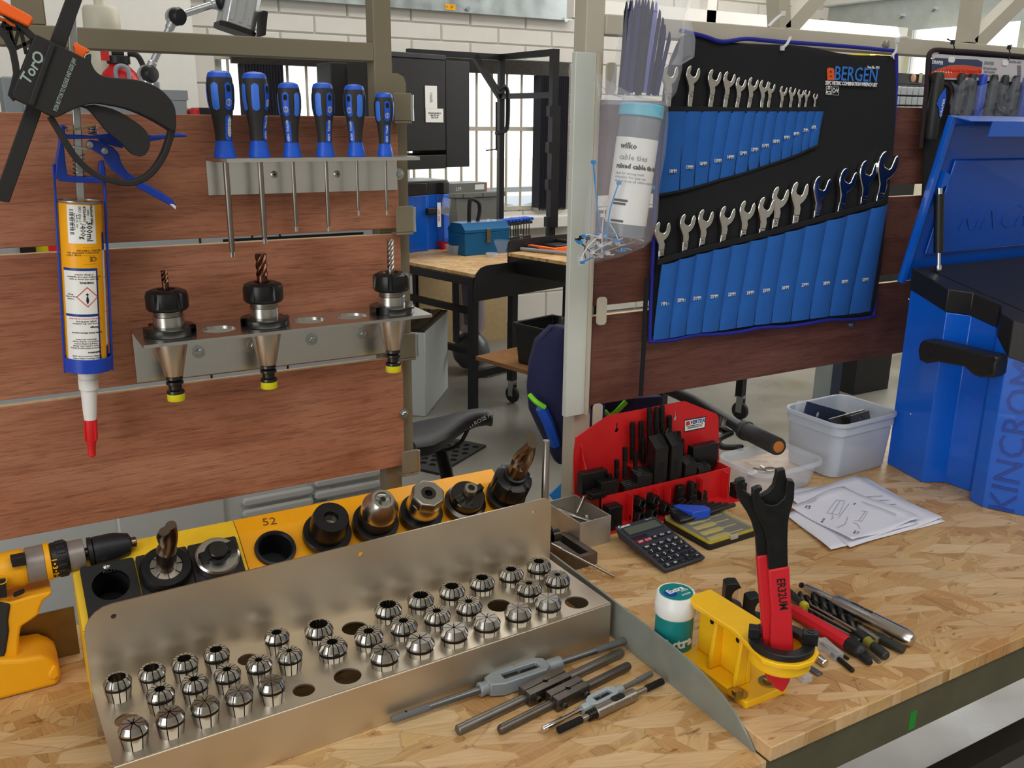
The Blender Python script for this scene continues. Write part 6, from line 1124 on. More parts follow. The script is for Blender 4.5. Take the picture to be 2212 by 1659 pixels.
tops2 = e8(list(zip((95, 185, 272, 358, 455, 547, 637, 728, 830, 938, 1045, 1165, 1250), (1208, 1180, 1155, 1133, 1110, 1088, 1066, 1042, 1014, 984, 956, 922, 898)))); bots2 = e8(list(zip((72, 155, 238, 320, 408, 497, 588, 676, 775, 872, 972, 1072, 1185), (1598, 1588, 1572, 1560, 1550, 1536, 1522, 1512, 1503, 1490, 1476, 1466, 1450))))
lab1 = [18, 17, 16, 15, 14, 13, 12, 11, 10, 9, 8, 7, 6]; lab2 = [19, 20, 21, 22, 23, 24, 25, 26, 27, 28, 30, 32]
lp1 = e8([(175, 735), (259, 715), (330, 696), (404, 681), (469, 662), (534, 642), (593, 624), (647, 604), (702, 582), (757, 562), (807, 543), (856, 525), (898, 510)]); lp2 = e8([(134, 1413), (218, 1395), (299, 1385), (386, 1376), (476, 1365), (571, 1357), (653, 1345), (750, 1331), (851, 1316), (961, 1308), (1054, 1300), (1160, 1290)])
def pockets(tops, bots, labs, lps, puff, to):
    for i in range(len(tops)-1):
        A, B, Cc, D_ = (PY(*q, YR-.002) for q in (tops[i], tops[i+1], bots[i+1], bots[i])); vs = []; fs = []; N = 8
        for a in range(N+1):
            for b_ in range(N+1):
                u, v = b_/N, a/N; p = A*(1-u)*(1-v)+B*u*(1-v)+Cc*u*v+D_*(1-u)*v; k = math.sin(pi*u)**.7*(1-v**6*.7); vs.append((p.x, p.y-puff*k-.0006-to*(1-v)**1.3, p.z))
        for a in range(N):
            for b_ in range(N): q = a*(N+1)+b_; fs.append((q, q+1, q+N+2, q+N+1))
        o = part(roll, 'pocket', MB().add(vs, fs), 'blue_web', world=True)
        p = PY(*lps[i], YR-.0040-puff-to*.22); text(o, f'{labs[i]}MM', .0088 if labs[i] > 18 else .0082, basis(p, (1, 0, 0), (0, 0, 1), (0, -1, 0)), 'white_print', world=True, sx=.78, bold=.0001)
        if i: part(roll, 'seam', MB().tube([PY(*tops[i], YR-.003-to), PY(*bots[i], YR-.003)], .0008, 5), 'black_cloth', world=True)
pockets(tops1, bots1, lab1, lp1, .004, .009); pockets(tops2, bots2, lab2, lp2, .007, .011)
def band(pts, w2, name='pocket_binding', Y=YR-.004):
    P = [PY(x, y, Y) for x, y in pts]; part(roll, name, MB().strip([(p.x, p.z) for p in P], w2, .003, PL(Y)), 'black_cloth', world=True, bevel=.0008)
band([(1430, 236), (1500, 236), (1600, 238), (1700, 237.5), (1771, 236)], .0042, Y=YR-.0115); band([(a, b_-3) for a, b_ in tops2], .0048, Y=YR-.0150); band([(a, b_+3) for a, b_ in bots1], .0022)
lg = PY(1842, 162, YR-.003)
def rtext(s_, size, px, py, m, sx=1, bold=0, dy=.0035): p = PY(px, py, YR-dy); return text(roll, s_, size, basis(p, (1, 0, 0), (0, 0, 1), (0, -1, 0)), m, world=True, sx=sx, bold=bold)
mat('logo_blue', '2f74c8', .7); mat('logo_orange', 'd9571c', .7)
rtext('BERGEN', .034, 1850, 162, 'logo_blue', .92, .0003); rtext('25PC METRIC COMBINATION WRENCH SET', .0088, 1840, 181.5, 'white_print', .78, .0003); rtext('Item No. 1911', .0068, 1887, 146, 'white_print', .8, .0002); rtext('25\nPCS', .0085, 1790, 195, 'white_print', .9, .0002); rtext('CrV', .0100, 1804.5, 196, 'white_print', .9, .0002)
part(roll, 'logo_mark', MB().sheet(trace([(1786, 150), (1789, 146), (1800, 147), (1802, 150), (1802, 174), (1787, 173)], YR-.003), [trace([(1792, 154), (1797, 154.5), (1797, 156.5), (1792, 156)], YR-.003), trace([(1792, 163.5), (1797, 164), (1797, 166), (1792, 165.5)], YR-.003)], 0, .0004, PL(YR-.003)), 'logo_orange', world=True)
for a, b_ in (((1784.5, 186), (1796.5, 204.5)), ((1799, 187), (1811.5, 206))):
    q = trace([a, (b_[0], a[1]+.6), b_, (a[0], b_[1]-.6)], YR-.003); cx_ = sum(p[0] for p in q)/4; cy_ = sum(p[1] for p in q)/4; part(roll, 'logo_box', MB().sheet(q, [[(cx_+(x-cx_)*.92, cy_+(y-cy_)*.94) for x, y in q]], 0, .0004, PL(YR-.003)), 'white_print', world=True)
part(roll, 'hanging_strap', MB().strip(trace([(1398, 600), (1393, 680), (1390, 760), (1386, 820), (1384, 855)], YR-.004), .0042, .002, PL(YR-.004)), 'black_cloth', world=True)
# 25 combination spanners
JR = [(.44, .78), (.58, 1.02), (.80, .86), (.95, .52), (1.0, .15), (.93, -.25), (.76, -.58), (.50, -.86)]; JL = [(-.50, -.86), (-.76, -.58), (-.93, -.25), (-1.0, .15), (-.95, .5), (-.82, .70), (-.64, .84), (-.44, .66)]; SLT = [(-.44, .05), (-.25, -.16), (.25, -.16), (.44, .05)]
def combo(cx_, cy_, r, bx_, by_, size, row, Y, ext, k, sd=1):
    c = PY(cx_, cy_, Y); b_ = PY(bx_, by_, Y); up_ = (c-b_).normalized(); side = Vector((up_.z, 0, -up_.x)); R = 1.2*r/F*(c-CAM).dot(FV); M_ = basis(c, side, up_, (0, -1, 0))
    label = f'chrome combination spanner, {nth[k]} from left in the {row} row of the cloth roll'
    t = thing('combination_spanner', label, 'spanner', M_, 'chrome spanners in the cloth roll'); a = math.radians(-15)*sd; ro = lambda q: (R*(sd*q[0]*math.cos(a)-q[1]*math.sin(a)), R*(sd*q[0]*math.sin(a)+q[1]*math.cos(a)))
    poly = [ro(q) for q in JR]; sw = R*.38; Ls = (c-b_).length+ext
    head = [ro(q) for q in SLT]+[ro(q) for q in JR]+[(sw*sd, -R*1.3), (sw*.92*sd, -R*1.9), (-sw*.92*sd, -R*1.9), (-sw*sd, -R*1.3)]+[ro(q) for q in JL]
    part(t, 'open_jaw', MB().prism(head, -R*.22, R*.22), 'chrome', bevel=R*.07)
    o = part(t, 'shank', MB().prism([(sw*.92, -R*1.85), (sw*.80, -Ls), (-sw*.80, -Ls), (-sw*.92, -R*1.85)], -R*.17, R*.17), 'chrome', bevel=R*.06)
    text(o, str(size), R*.42, TR(0, -R*2.2, R*.171, rz=-pi/2), 'dark_steel')
h1 = [(155, 240, 42, 147, 405), (272, 240, 38, 257, 405), (382, 258, 37, 363, 405), (458, 265, 34, 438, 405), (518, 290, 30, 500, 405), (580, 290, 30, 561, 405), (637, 300, 27, 626, 405), (674, 308, 23, 661, 405), (737, 325, 22, 726, 405), (783, 328, 21, 774, 405), (826, 338, 19, 818, 405), (859, 338, 17, 851, 405), (902, 353, 14, 898, 405)]
h2 = [(115, 1040, 43, 110, 1180), (243, 1000, 42, 230, 1150), (336, 978, 43, 317, 1125), (446, 962, 43, 424, 1098), (548, 935, 44, 528, 1070), (645, 920, 47, 624, 1050), (716, 868, 48, 690, 1024), (815, 845, 50, 795, 1002), (928, 818, 51, 903, 968), (1060, 780, 52, 1027, 928), (1165, 740, 54, 1143, 895), (1262, 705, 62, 1224, 885)]
for i, ((a, b_, r, c, d), s_) in enumerate(zip(h1, lab1)): combo(1380+a/2.37, 60+b_/2.37, r/2.37, 1380+c/2.37, 60+d/2.37, s_, 'upper', YR-.0055, .006, i)
for i, ((a, b_, r, c, d), s_) in enumerate(zip(h2, lab2)): combo(1380+a/2.37, 60+b_/2.37, r/2.37, 1380+c/2.37, 60+d/2.37, s_, 'lower', YR-.0065-(.003 if i % 2 else 0), .008, i)
def ziptie(pts, m, label, Y0=YR-.006, r=.0016, head=None):
    P = [PY(x, y, Y0-(.0 if k else 0)) for k, (x, y) in enumerate(pts)]; t = thing('cable_tie', label, 'cable tie', P[-1], 'cable ties holding things to the frame'); part(t, 'strap', MB().tube(smoothpath(P, 4), r, 6), m, world=True)
    h = PY(*(head or pts[-1]), Y0-.001); part(t, 'head', MB().box(-.003, .003, -.003, .003, -.004, .004, Matrix.Translation(h)), m, world=True, bevel=.0006)
mat('tie_white', 'dcdcda', .4, alpha=.9); mat('tie_black', '1d1b1a', .5)
ziptie([(1660, 58), (1678, 40), (1692, 30)], 'tie_white', 'white cable tie end standing up left of the diagonal brace', r=.003); ziptie([(1708, 80), (1700, 95), (1690, 104)], 'tie_white', 'white cable tie through the middle eyelet of the spanner roll', r=.0026); ziptie([(1962, 81), (1938, 84), (1936, 108), (1926, 122)], 'tie_white', 'white cable tie through the right corner of the spanner roll', r=.0026, head=(1938, 88))
part(rf, 'rail_bolt', MB().lathe([(.007, 0), (.007, .006), (.005, .007)], axisM(PY(1911, 96, YW+.012), (0, -1, 0)), 6), 'zinc', world=True)
# ================================================================ blue tool chest with open lid
def zt_(y): return cz-.250-(1.06-y)*.24
base = [(1.4485, 1.056), (1.448, 1.046), (1.426, .963), (1.463, .941), (1.465, .894), (1.428, .868), (1.421, .841), (1.449, .783), (1.475, .760), (2.15, .760), (2.15, 1.056)]
ch = thing('tool_chest', 'big glossy blue tool chest with black top trim and open lid', 'tool chest', (1.75, .95, ZR))
def wallmesh(poly, zf0, zf1, off=0, cap=True):
    cxm = sum(p[0] for p in poly)/len(poly); cym = sum(p[1] for p in poly)/len(poly); n = len(poly)
    P = [(x-off if x < cxm else x+off, y-off if y < cym else y+off) for x, y in poly]; vs = [(x, y, zf0(y)) for x, y in P]+[(x, y, zf1(y)) for x, y in P]
    fs = [(i, (i+1) % n, n+(i+1) % n, n+i) for i in range(n)]
    if cap: fs += [tuple(range(n))[::-1], tuple(range(n, 2*n))]
    return MB().add(vs, fs)
part(ch, 'body', wallmesh(base, lambda y: ZR+.0005, lambda y: zt_(y)-.040), 'blue_paint', world=True, bevel=.0012, ang=15)
part(ch, 'top_trim', wallmesh(base, lambda y: zt_(y)-.0395-(.022 if y < .85 else 0), lambda y: zt_(y), .0016), 'trim_black' if mat('trim_black', '1d1c1d', .42, bump=.15, bscale=600) else '', world=True, bevel=.0015, ang=15)
cm_ = MB(); tx0 = 1.47
part(ch, 'top_panel', MB().add([(1.475, 1.045, zt_(1.045)+.0006), (1.482, .82, zt_(.82)+.0006), (1.52, .79, zt_(.79)+.0006), (2.12, .79, zt_(.79)+.0006), (2.12, 1.045, zt_(1.045)+.0006)], [(0, 1, 2, 3, 4)]), 'trim_black', world=True)
# lid: shallow tray tipped towards the bench front
LO = Vector((1.445, 1.083, cz-.279)); up_ = Vector((0, -.192, .981)).normalized(); nn = Vector((1, 0, 0)).cross(up_); MLd = basis(LO, (1, 0, 0), up_, nn)
lh = .299; lo_ = [(0, 0), (.72, 0), (.72, lh), (0, lh)]
part(ch, 'lid_panel', MB().prism(lo_, -.0015, 0, MLd), 'blue_shaded_in', world=True)
part(ch, 'lid_side', MB().prism([(0, 0), (.0018, 0), (.0018, lh), (0, lh)], 0, .008, MLd), 'blue_paint', world=True, bevel=.0004); part(ch, 'lid_top', MB().prism([(.0018, lh-.0018), (.72, lh-.0018), (.72, lh), (.0018, lh)], 0, .042, MLd), 'blue_paint', world=True, bevel=.0004)
part(ch, 'lid_lip', MB().prism([(0, 0), (.010, 0), (.010, lh-.012), (.06, lh-.012), (.06, lh), (0, lh)], .0082, .0096, MLd), 'blue_paint', world=True)
part(ch, 'lid_lip_front', MB().prism([(.06, lh-.026), (.72, lh-.026), (.72, lh), (.06, lh)], .042, .0435, MLd), 'blue_paint', world=True)
part(ch, 'lid_swage', MB().prism([(.05, .05), (.70, .05), (.70, lh-.075), (.05, lh-.075)], 0, .006, MLd), 'blue_shaded_in', world=True, bevel=.003)
text(ch, 'KINCROME', .072, MLd @ TR(.30, .115, .0062), 'blue_shaded_in', world=True, shear=.25, ext=.0008, bold=.001)
# gas strut
a, b_ = PX(2027, 580, 1.482), PX(2029, 388, 1.478); st_ = (b_-a)
gs = MB().cyl(a+st_*.18, a+st_*.84, .0085, n=22); part(ch, 'strut_cylinder', gs, 'black_plastic', world=True); part(ch, 'strut_rod', MB().cyl(a, a+st_*.19, .0036, n=14), 'chrome', world=True); part(ch, 'strut_end', MB().lathe([(.0055, 0), (.0055, .014), (.004, .016)], axisM(a+st_*.84, st_), 16).lathe([(.005, -.008), (.005, .012)], axisM(b_+Vector((0, 0, -.004)), (1, 0, 0)), 14), 'chrome', world=True); part(ch, 'strut_foot', MB().lathe([(.005, -.004), (.006, .0), (.005, .006)], axisM(a, st_), 14), 'chrome', world=True)
part(ch, 'strut_bracket', MB().prism([(.022, .176), (.040, .182), (.040, .200), (.022, .205)], 0, .012, MLd), 'blue_paint', world=True)
# side handle
def traceX(pts, X): return [(q.y, q.z) for q in (PX(x, y, X) for x, y in pts)]
def PXm(X): return basis((X, 0, 0), (0, 1, 0), (0, 0, 1), (1, 0, 0))
XH = 1.422
hp_ = traceX([(2006, 752), (2010, 738), (2016, 731), (2040, 734), (2080, 743), (2150, 760), (2172, 764), (2178, 772), (2173, 805), (2166, 811), (2142, 811), (2126, 806), (2106, 788), (2040, 776), (2024, 781), (2008, 774)], XH)
h_ = part(ch, 'handle', MB().prism(hp_, -.030, .004, PXm(XH)), 'trim_black', world=True, bevel=.004, seg=3)
for px, py in ((2146, 777), (2141, 800), (2013, 748), (2011, 768)): p = PX(px, py, XH-.030); part(h_, 'screw_recess', MB().lathe([(.0045, 0), (.004, .0006), (.0018, .0004), (0, .0012)], axisM(p, (-1, 0, 0)), 18), 'groove_black', world=True)
for px, py in ((1963, 646), (1967, 894), (2116, 1054)): p = PX(px, py, 1.428 if px > 2000 else 1.436); part(ch, 'white_fleck', MB().lathe([(.0014, 0), (0, .0012)], axisM(p, (-1, 0, 0)), 8), 'white', world=True)
e0, e1 = Vector((1.421, .841, 0)), Vector((1.449, .783, 0)); dz = (e1-e0).normalized(); nb = Vector((-dz.y, dz.x, 0)); nb = nb if nb.x < 0 else -nb; pm = (e0+e1)/2
text(ch, 'KINCROME', .058, basis(pm+nb*.0006+Vector((0, 0, ZR+.145)), (0, 0, 1), -dz, nb), 'emboss_blue' if mat('emboss_blue', '0b3f9c', .3, coat=.4) else '', world=True, ext=.0010)
# ================================================================ second hanging roll with file set
Y2 = 1.186; r2 = thing('file_set_roll', 'black edged clear pouch with file set and printed card hanging at far right', 'tool roll', (1.72, Y2, cz-.3))
def t2(l): return [(1880+a/6.38, 60+b_/6.38) for a, b_ in l]
part(r2, 'back', MB().prism(trace([(2008, 130), (2030, 112), (2240, 118), (2250, 430), (1990, 430), (1995, 330)], Y2), 0, .002, PL(Y2)), 'black_cloth', world=True)
mat('maroon_trim', '2a1c20', .8)
ed = t2([(690, 1659), (730, 1300), (770, 900), (790, 600), (805, 400), (840, 330), (920, 305), (1150, 320), (1500, 340), (2000, 385), (2300, 420)]); part(r2, 'edging', MB().tube(smoothpath([PY(x, y, Y2-.004) for x, y in ed], 4), .0045, 8), 'maroon_trim', world=True)
part(r2, 'edging', MB().tube(smoothpath([PY(x, y, Y2-.012) for x, y in t2([(835, 640), (870, 730), (930, 775), (1020, 775), (1080, 810), (1110, 900), (1100, 1190), (1090, 1400)])], 4), .0035, 8), 'maroon_trim', world=True)
cdm = part(r2, 'card', MB().prism(trace(t2([(850, 380), (900, 360), (2110, 440), (2300, 460), (2300, 760), (1000, 710), (880, 690), (840, 600)]), Y2-.003), 0, .0006, PL(Y2-.003)), 'card_grey' if mat('card_grey', 'c9c2c6', .5) else '', world=True)
def cards(pts, m, dy=.0042, nm='card_print'): return part(cdm, nm, MB().prism(trace(t2(pts), Y2-dy), 0, .0002, PL(Y2-dy)), m, world=True)
mat('card_navy', '39435f', .5); mat('card_orange', 'd9502e', .5)
cards([(850, 440), (900, 415), (1480, 440), (1545, 470), (1540, 545), (1300, 510), (1100, 515), (950, 560), (838, 610)], 'card_navy'); cards([(838, 612), (950, 565), (1100, 522), (1300, 516), (1540, 552), (1520, 672), (1100, 690), (860, 682), (836, 640)], 'card_orange')
def c2t(s_, size, a, b_, m, sx=1, dy=.0046): ptext(cdm, s_, size, t2([a])[0], t2([b_])[0], Y2-dy, m, sx=sx, bold=.0002)
c2t('DRAPER', .009, (870, 475), (985, 485), 'white_print'); c2t('12 Piece Soft Grip Engineers File', .0085, (1060, 588), (1510, 602), 'label_red'); c2t('and Rasp Set', .0085, (1310, 652), (1510, 660), 'card_navy'); c2t('DRAPER', .0085, (1590, 485), (1690, 492), 'mid_grey'); c2t('Soft grip handles\ngives comfort\nand control', .0065, (1570, 600), (1720, 612), 'mid_grey'); c2t('Stock No. 44961', .006, (1950, 465), (2050, 475), 'mid_grey')
for i in range(7): c2t('•', .013, (895+36*i, 618), (905+36*i, 618), 'white_print')
for i in range(12): cards([(2025, 520+13*i), (2078, 522+13*i), (2078, 527+13*i), (2025, 525+13*i)], 'card_navy')
for (px, py) in ((1120, 437), (1860, 482)): p = PY(*t2([(px, py)])[0], Y2-.0048); part(r2, 'hang_slot', MB().prism(rrect(-.010, .010, -.0055, .0055, .005), 0, .0004, basis(p, (1, 0, 0), (0, 0, 1), (0, -1, 0))), 'white', world=True)
part(r2, 'file_handle', MB().lathe([(.010, 0), (.012, .01), (.0125, .06), (.0115, .09), (.011, .115), (.008, .122)], axisM(PY(2010, 300, Y2-.013), PY(2024, 188, Y2-.013)-PY(2010, 300, Y2-.013)), 20), 'handle_dark', world=True)
part(r2, 'handle_flash', MB().prism(trace(t2([(1035, 830), (1045, 950), (1010, 1130), (960, 1260), (940, 1100), (915, 1050), (960, 930)]), Y2-.0262), 0, .0004, PL(Y2-.0262)), 'handle_blue', world=True); p = PY(*t2([(1012, 900)])[0], Y2-.0268); part(r2, 'handle_hole', MB().cyl(p, p+Vector((0, -.0003, 0)), .004, n=14), 'groove_black')
ptext(r2, 'DRAPER', .009, t2([(975, 1195)])[0], t2([(1015, 1010)])[0], Y2-.0268, 'white_print')
for i in range(7):
    x0 = 1150+150*i; part(r2, 'file_grip', MB().lathe([(.006, 0), (.0085, .006), (.009, .06), (.0075, .09), (.005, .095)], axisM(PY(*t2([(x0, 1330)])[0], Y2-.010), (.04, 0, 1)), 16), ['handle_dark', 'handle_dark', 'gun_blue', 'handle_dark'][i % 4], world=True)
fm = MB(); rr = random.Random(3); vs = []; fs = []; nu, nv = 26, 12
for i in range(nv+1):
    for j in range(nu+1):
        q = t2([(1100+1250*j/nu, 740+60*math.sin(j*.9)+(1330-740)*i/nv)])[0]; p = PY(*q, Y2-.024); vs.append((p.x, p.y-.006*rr.random()-.004*math.sin(j*1.3+i*.7), p.z))
for i in range(nv):
    for j in range(nu): q = i*(nu+1)+j; fs.append((q, q+1, q+nu+2, q+nu+1))
part(r2, 'plastic_film', fm.add(vs, fs), 'film' if mat('film', 'dfe6f5', .1, alpha=.12) else '', world=True, ang=20)
ziptie([(2046, 84), (2058, 92), (2062, 108), (2060, 118)], 'tie_black', 'black wire tie holding the file pouch, left one', Y0=Y2-.006, r=.0011, head=(2058, 91)); ziptie([(2186, 97), (2180, 104), (2182, 118), (2178, 130)], 'tie_black', 'black wire tie holding the file pouch, right one', Y0=Y2-.006, r=.0011, head=(2180, 102))
# ================================================================ bags of cable ties hung on the right post
mat('poly_bag', 'eceefa', .08, alpha=.15, bump=.9, bscale=45); mat('tub_clear', 'b9bfc6', .12, alpha=.45); mat('cap_cyan', '6fc2dc', .4); mat('tie_blue', '2f8fd6', .4); mat('tie_navy', '20225a', .45); mat('tie_dark', '17171f', .45); mat('tie_lav', '8f90d8', .4)
YT = 1.150
def bag(name, label, secs, parent_loc, m='poly_bag', crump=.002, seed=1):
    rnd = random.Random(seed); n = 20; vs = []; fs = []
    for (l, r, dep, yo) in secs:
        a, b_ = PY(*l, YT), PY(*r, YT); c = (a+b_)/2; hx_ = (b_-a)/2
        for j in range(n):
            t_ = 2*pi*j/n; k = 1+rnd.uniform(-.05, .05); p = c+hx_*math.cos(t_)*k; vs.append((p.x, YT-yo+dep*math.sin(t_)*k+rnd.uniform(-crump, crump), p.z+rnd.uniform(-crump, crump)*.6))
    for i in range(len(secs)-1):
        for j in range(n): fs.append((i*n+j, i*n+(j+1) % n, (i+1)*n+(j+1) % n, (i+1)*n+j))
    o = part(parent_loc, name, MB().add(vs, fs), m, world=True, ang=40); return o
bg_ = thing('cable_tie_bag', 'long clear plastic bag of blue and black cable ties on the right post', 'bag', Vector((PY(1330, 560, YT).x, YT, PY(1330, 570, YT).z)))
bag('film', '', [((1345, -10), (1480, -10), .022, .012), ((1338, 40), (1470, 45), .026, .012), ((1330, 90), (1462, 95), .028, .012), ((1318, 150), (1455, 150), .030, .012), ((1305, 200), (1440, 200), .032, .012), ((1298, 225), (1425, 228), .033, .012)], bg_, seed=4)
bag('film', '', [((1291, 160), (1318, 205), .012, .0), ((1290, 215), (1425, 222), .034, .012), ((1283, 270), (1424, 262), .036, .014), ((1275, 330), (1412, 330), .038, .016), ((1264, 400), (1404, 400), .040, .018), ((1254, 470), (1396, 468), .040, .018), ((1246, 525), (1385, 515), .034, .018), ((1240, 556), (1376, 530), .020, .014), ((1240, 572), (1330, 553), .006, .012)], bg_, seed=9)
bag('torn_flap', '', [((1455, 45), (1474, 48), .004, .02), ((1452, 80), (1480, 88), .006, .022), ((1448, 118), (1478, 125), .008, .02), ((1436, 140), (1455, 142), .004, .016)], bg_, seed=12)
# contents
tt = thing('cable_tie_tub', 'clear plastic tub of cable ties with pale blue lid inside the bag', 'tub', PY(1342, 505, YT-.012)); A = PY(1347, 512, YT-.012); B = PY(1389, 215, YT-.012); d = B-A; Mtb = axisM(A, d, (0, 1, 0)); Lt = d.length; Rt = .0315
part(tt, 'jar', MB().lathe([(Rt-.002, 0), (Rt, .002), (Rt, Lt*.86), (Rt-.002, Lt*.88)], Mtb, 36), 'tub_clear', world=True); part(tt, 'lid', MB().lathe([(Rt+.001, Lt*.875), (Rt+.002, Lt*.88), (Rt+.002, Lt*.955), (Rt+.0005, Lt*.965), (0, Lt*.965)], Mtb, 36), 'cap_cyan', world=True); lbp = part(tt, 'paper_label', MB().lathe([(Rt+.0004, Lt*.10), (Rt+.0004, Lt*.72)], Mtb, 36, caps=False), 'label_white', world=True)
part(tt, 'inner_ties', MB().lathe([(Rt*.8, .004), (Rt*.85, Lt*.5), (Rt*.8, Lt*.84)], Mtb, 9), 'tie_dark', world=True)
fr_ = Mtb.to_3x3().inverted() @ Vector((-.55, -.8, 0)); aF = math.atan2(fr_.y, fr_.x)
def lbt(s_, size, zf, da, bold=0, m='black_print'):
    cu = bpy.data.curves.new('t', 'FONT'); cu.body = s_; cu.size = size; cu.align_x = 'LEFT'; cu.resolution_u = 1; cu.extrude = .0001; cu.offset = bold; to = bpy.data.objects.new('t', cu); me = bpy.data.meshes.new_from_object(to); bpy.data.objects.remove(to)
    Mi = TM[tt.name].inverted() @ Mtb
    for v in me.vertices:
        R_ = Rt+.0009+v.co.z; a_ = aF+da+v.co.x/Rt; v.co = Mi @ Vector((R_*math.cos(a_), R_*math.sin(a_), Lt*zf+v.co.y))
    me.materials.clear(); link('lettering', me, m, lbp).parent = tt
lbt('wilko', .012, .64, -.85, .0003); lbt('cable ties', .012, .56, -.85, .0001, 'mid_grey'); lbt('mixed cable tie tub', .0098, .50, -.95, .0004); lbt('ideal for strong hold\nreleasable for easy use\nideal to keep all cables neat and tidy', .0055, .455, -.95, 0, 'mid_grey')
for zf, w3 in ((.26, .5), (.235, .45), (.11, .45)):
    vs = []; n = 8
    for j in range(n+1): a_ = aF-.85+1.5*w3*2*j/n*.5; vs += [(( Rt+.0008)*math.cos(a_), (Rt+.0008)*math.sin(a_), Lt*zf), ((Rt+.0008)*math.cos(a_), (Rt+.0008)*math.sin(a_), Lt*(zf+.017))]
    part(tt, 'printed_bar', MB().add(vs, [(2*j, 2*j+2, 2*j+3, 2*j+1) for j in range(n)], Mtb), 'black_print', world=True)
rr = random.Random(5); G2 = 'cable ties in the hanging bag'; nl = 0
cols_ = ['tie_dark', 'tie_navy', 'tie_dark', 'tie_navy', 'tie_navy', 'tie_dark', 'tie_navy', 'tie_dark', 'tie_navy', 'tie_lav', 'tie_navy', 'tie_dark', 'tie_navy', 'tie_navy']
for i, cname in enumerate(cols_):
    x0 = 1352+i*7.0+rr.uniform(-2, 2); x1 = 1338+i*6.2; y0 = 24-8*math.sin(i*.35)+max(0, i-9)*14; y1 = 203+rr.uniform(-4, 4); yo = .012+.010*math.sin(i*2.1)
    P = [PY(x0, y0, YT-yo), PY((x0+x1)/2+rr.uniform(-2, 2), (y0+y1)/2, YT-yo), PY(x1, y1, YT-yo)]
    t = thing('cable_tie', f'long {"black" if cname == "tie_dark" else ("lavender" if cname == "tie_lav" else "navy blue")} cable tie, {nth[i]} from left in the top bundle', 'cable tie', P[-1], G2)
    part(t, 'strap', MB().strip([(p.x, p.z) for p in smoothpath(P, 4)], .0032, .0014, PL(YT-yo)), cname, world=True); part(t, 'tail', MB().prism([(P[0].x-.0030, P[0].z-.001), (P[0].x+.0030, P[0].z-.001), (P[0].x+.002, P[0].z+.010), (P[0].x-.0002, P[0].z+.013)], -.0007, .0007, PL(YT-yo)), cname, world=True)
loose = [((1282, 350), (1298, 500), 'tie_blue'), ((1337, 395), (1310, 520), 'tie_blue'), ((1342, 420), (1378, 510), 'tie_blue'), ((1308, 440), (1300, 545), 'tie_white'), ((1302, 465), (1340, 530), 'tie_white'), ((1346, 505), (1390, 520), 'tie_white'), ((1262, 510), (1330, 505), 'tie_blue'), ((1255, 560), (1300, 505), 'tie_white'), ((1280, 545), (1345, 515), 'tie_white'), ((1250, 520), (1290, 555), 'tie_dark'), ((1270, 515), (1265, 558), 'tie_dark'), ((1290, 550), (1370, 522), 'tie_white'), ((1410, 405), (1395, 450), 'tie_blue'), ((1258, 566), (1282, 556), 'tie_blue')]
rl = random.Random(11)
for q in range(22):
    ax_, ay_ = rl.uniform(1252, 1350), rl.uniform(505, 556); ay_ = min(ay_, 568-(ax_-1245)*.28); ang_ = rl.uniform(0, 6.28); ln_ = rl.uniform(14, 34); loose.append(((ax_, ay_), (ax_+ln_*math.cos(ang_), min(ay_+ln_*.45*math.sin(ang_), 566-(ax_-1245)*.25)), rl.choice(['tie_white', 'tie_white', 'tie_dark', 'tie_blue'])))
num = nth+['fifteenth', 'sixteenth', 'seventeenth', 'eighteenth', 'nineteenth', 'twentieth']+['twenty-'+w4 for w4 in nth[:9]]+['thirtieth']+['thirty-'+w4 for w4 in nth[:9]]
loose.sort(key=lambda q: q[0][1])
for i, (a, b_, mm) in enumerate(loose):
    yo = .022+.016*math.sin(i*1.7); P = [PY(*a, YT-yo), PY((a[0]+b_[0])/2+rr.uniform(-8, 8), (a[1]+b_[1])/2+rr.uniform(-4, 4), YT-yo), PY(*b_, YT-yo)]; t = thing('cable_tie', f'loose {"blue" if mm == "tie_blue" else ("white" if mm == "tie_white" else "black")} cable tie in the bag, {num[i]} from the heap top', 'cable tie', P[-1], G2)
    part(t, 'strap', MB().tube(smoothpath(P, 4), .0011, 5), mm, world=True); part(t, 'head', MB().box(-.003, .003, -.002, .002, -.0025, .0025, Matrix.Translation(P[0])), mm, world=True)
# ================================================================ behind the left board: machine, locker, lamp
mc = thing('machine_cabinet', 'pale grey machine cabinet with louvres standing behind the left board', 'machine', (.2, 2.35, 0))
mx1 = PY(868, 1030, 2.0).x
part(mc, 'lower_body', MB().box(-.9, mx1, 2.0, 2.7, .06, .92), 'pale_cabinet', world=True, bevel=.01); part(mc, 'plinth', MB().box(-.88, mx1-.02, 2.03, 2.68, 0, .06), 'dark_steel', world=True)
part(mc, 'upper_body', MB().box(-.9, PY(856, 500, 2.05).x, 2.05, 2.7, .922, 1.40), mat('panel_grey', 'a3abaf', .5) and 'panel_grey', world=True, bevel=.006)
da, db = PY(252, 1118, 1.995), PY(485, 1110, 1.995); part(mc, 'door', MB().box(da.x, db.x, 1.990, 1.9995, .14, db.z+.06), 'pale_cabinet', world=True, bevel=.006)
for px, py in ((600, 1070), (600, 1095), (600, 1122), (750, 1030), (750, 1056), (760, 1082)): p = PY(px, py, 1.999); part(mc, 'louvre', MB().prism(rrect(-.085, .085, -.011, .011, .010), 0, .012, basis(p, (1, 0, 0), (0, 0, 1), (0, -1, 0))), 'pale_cabinet', world=True, bevel=.006)
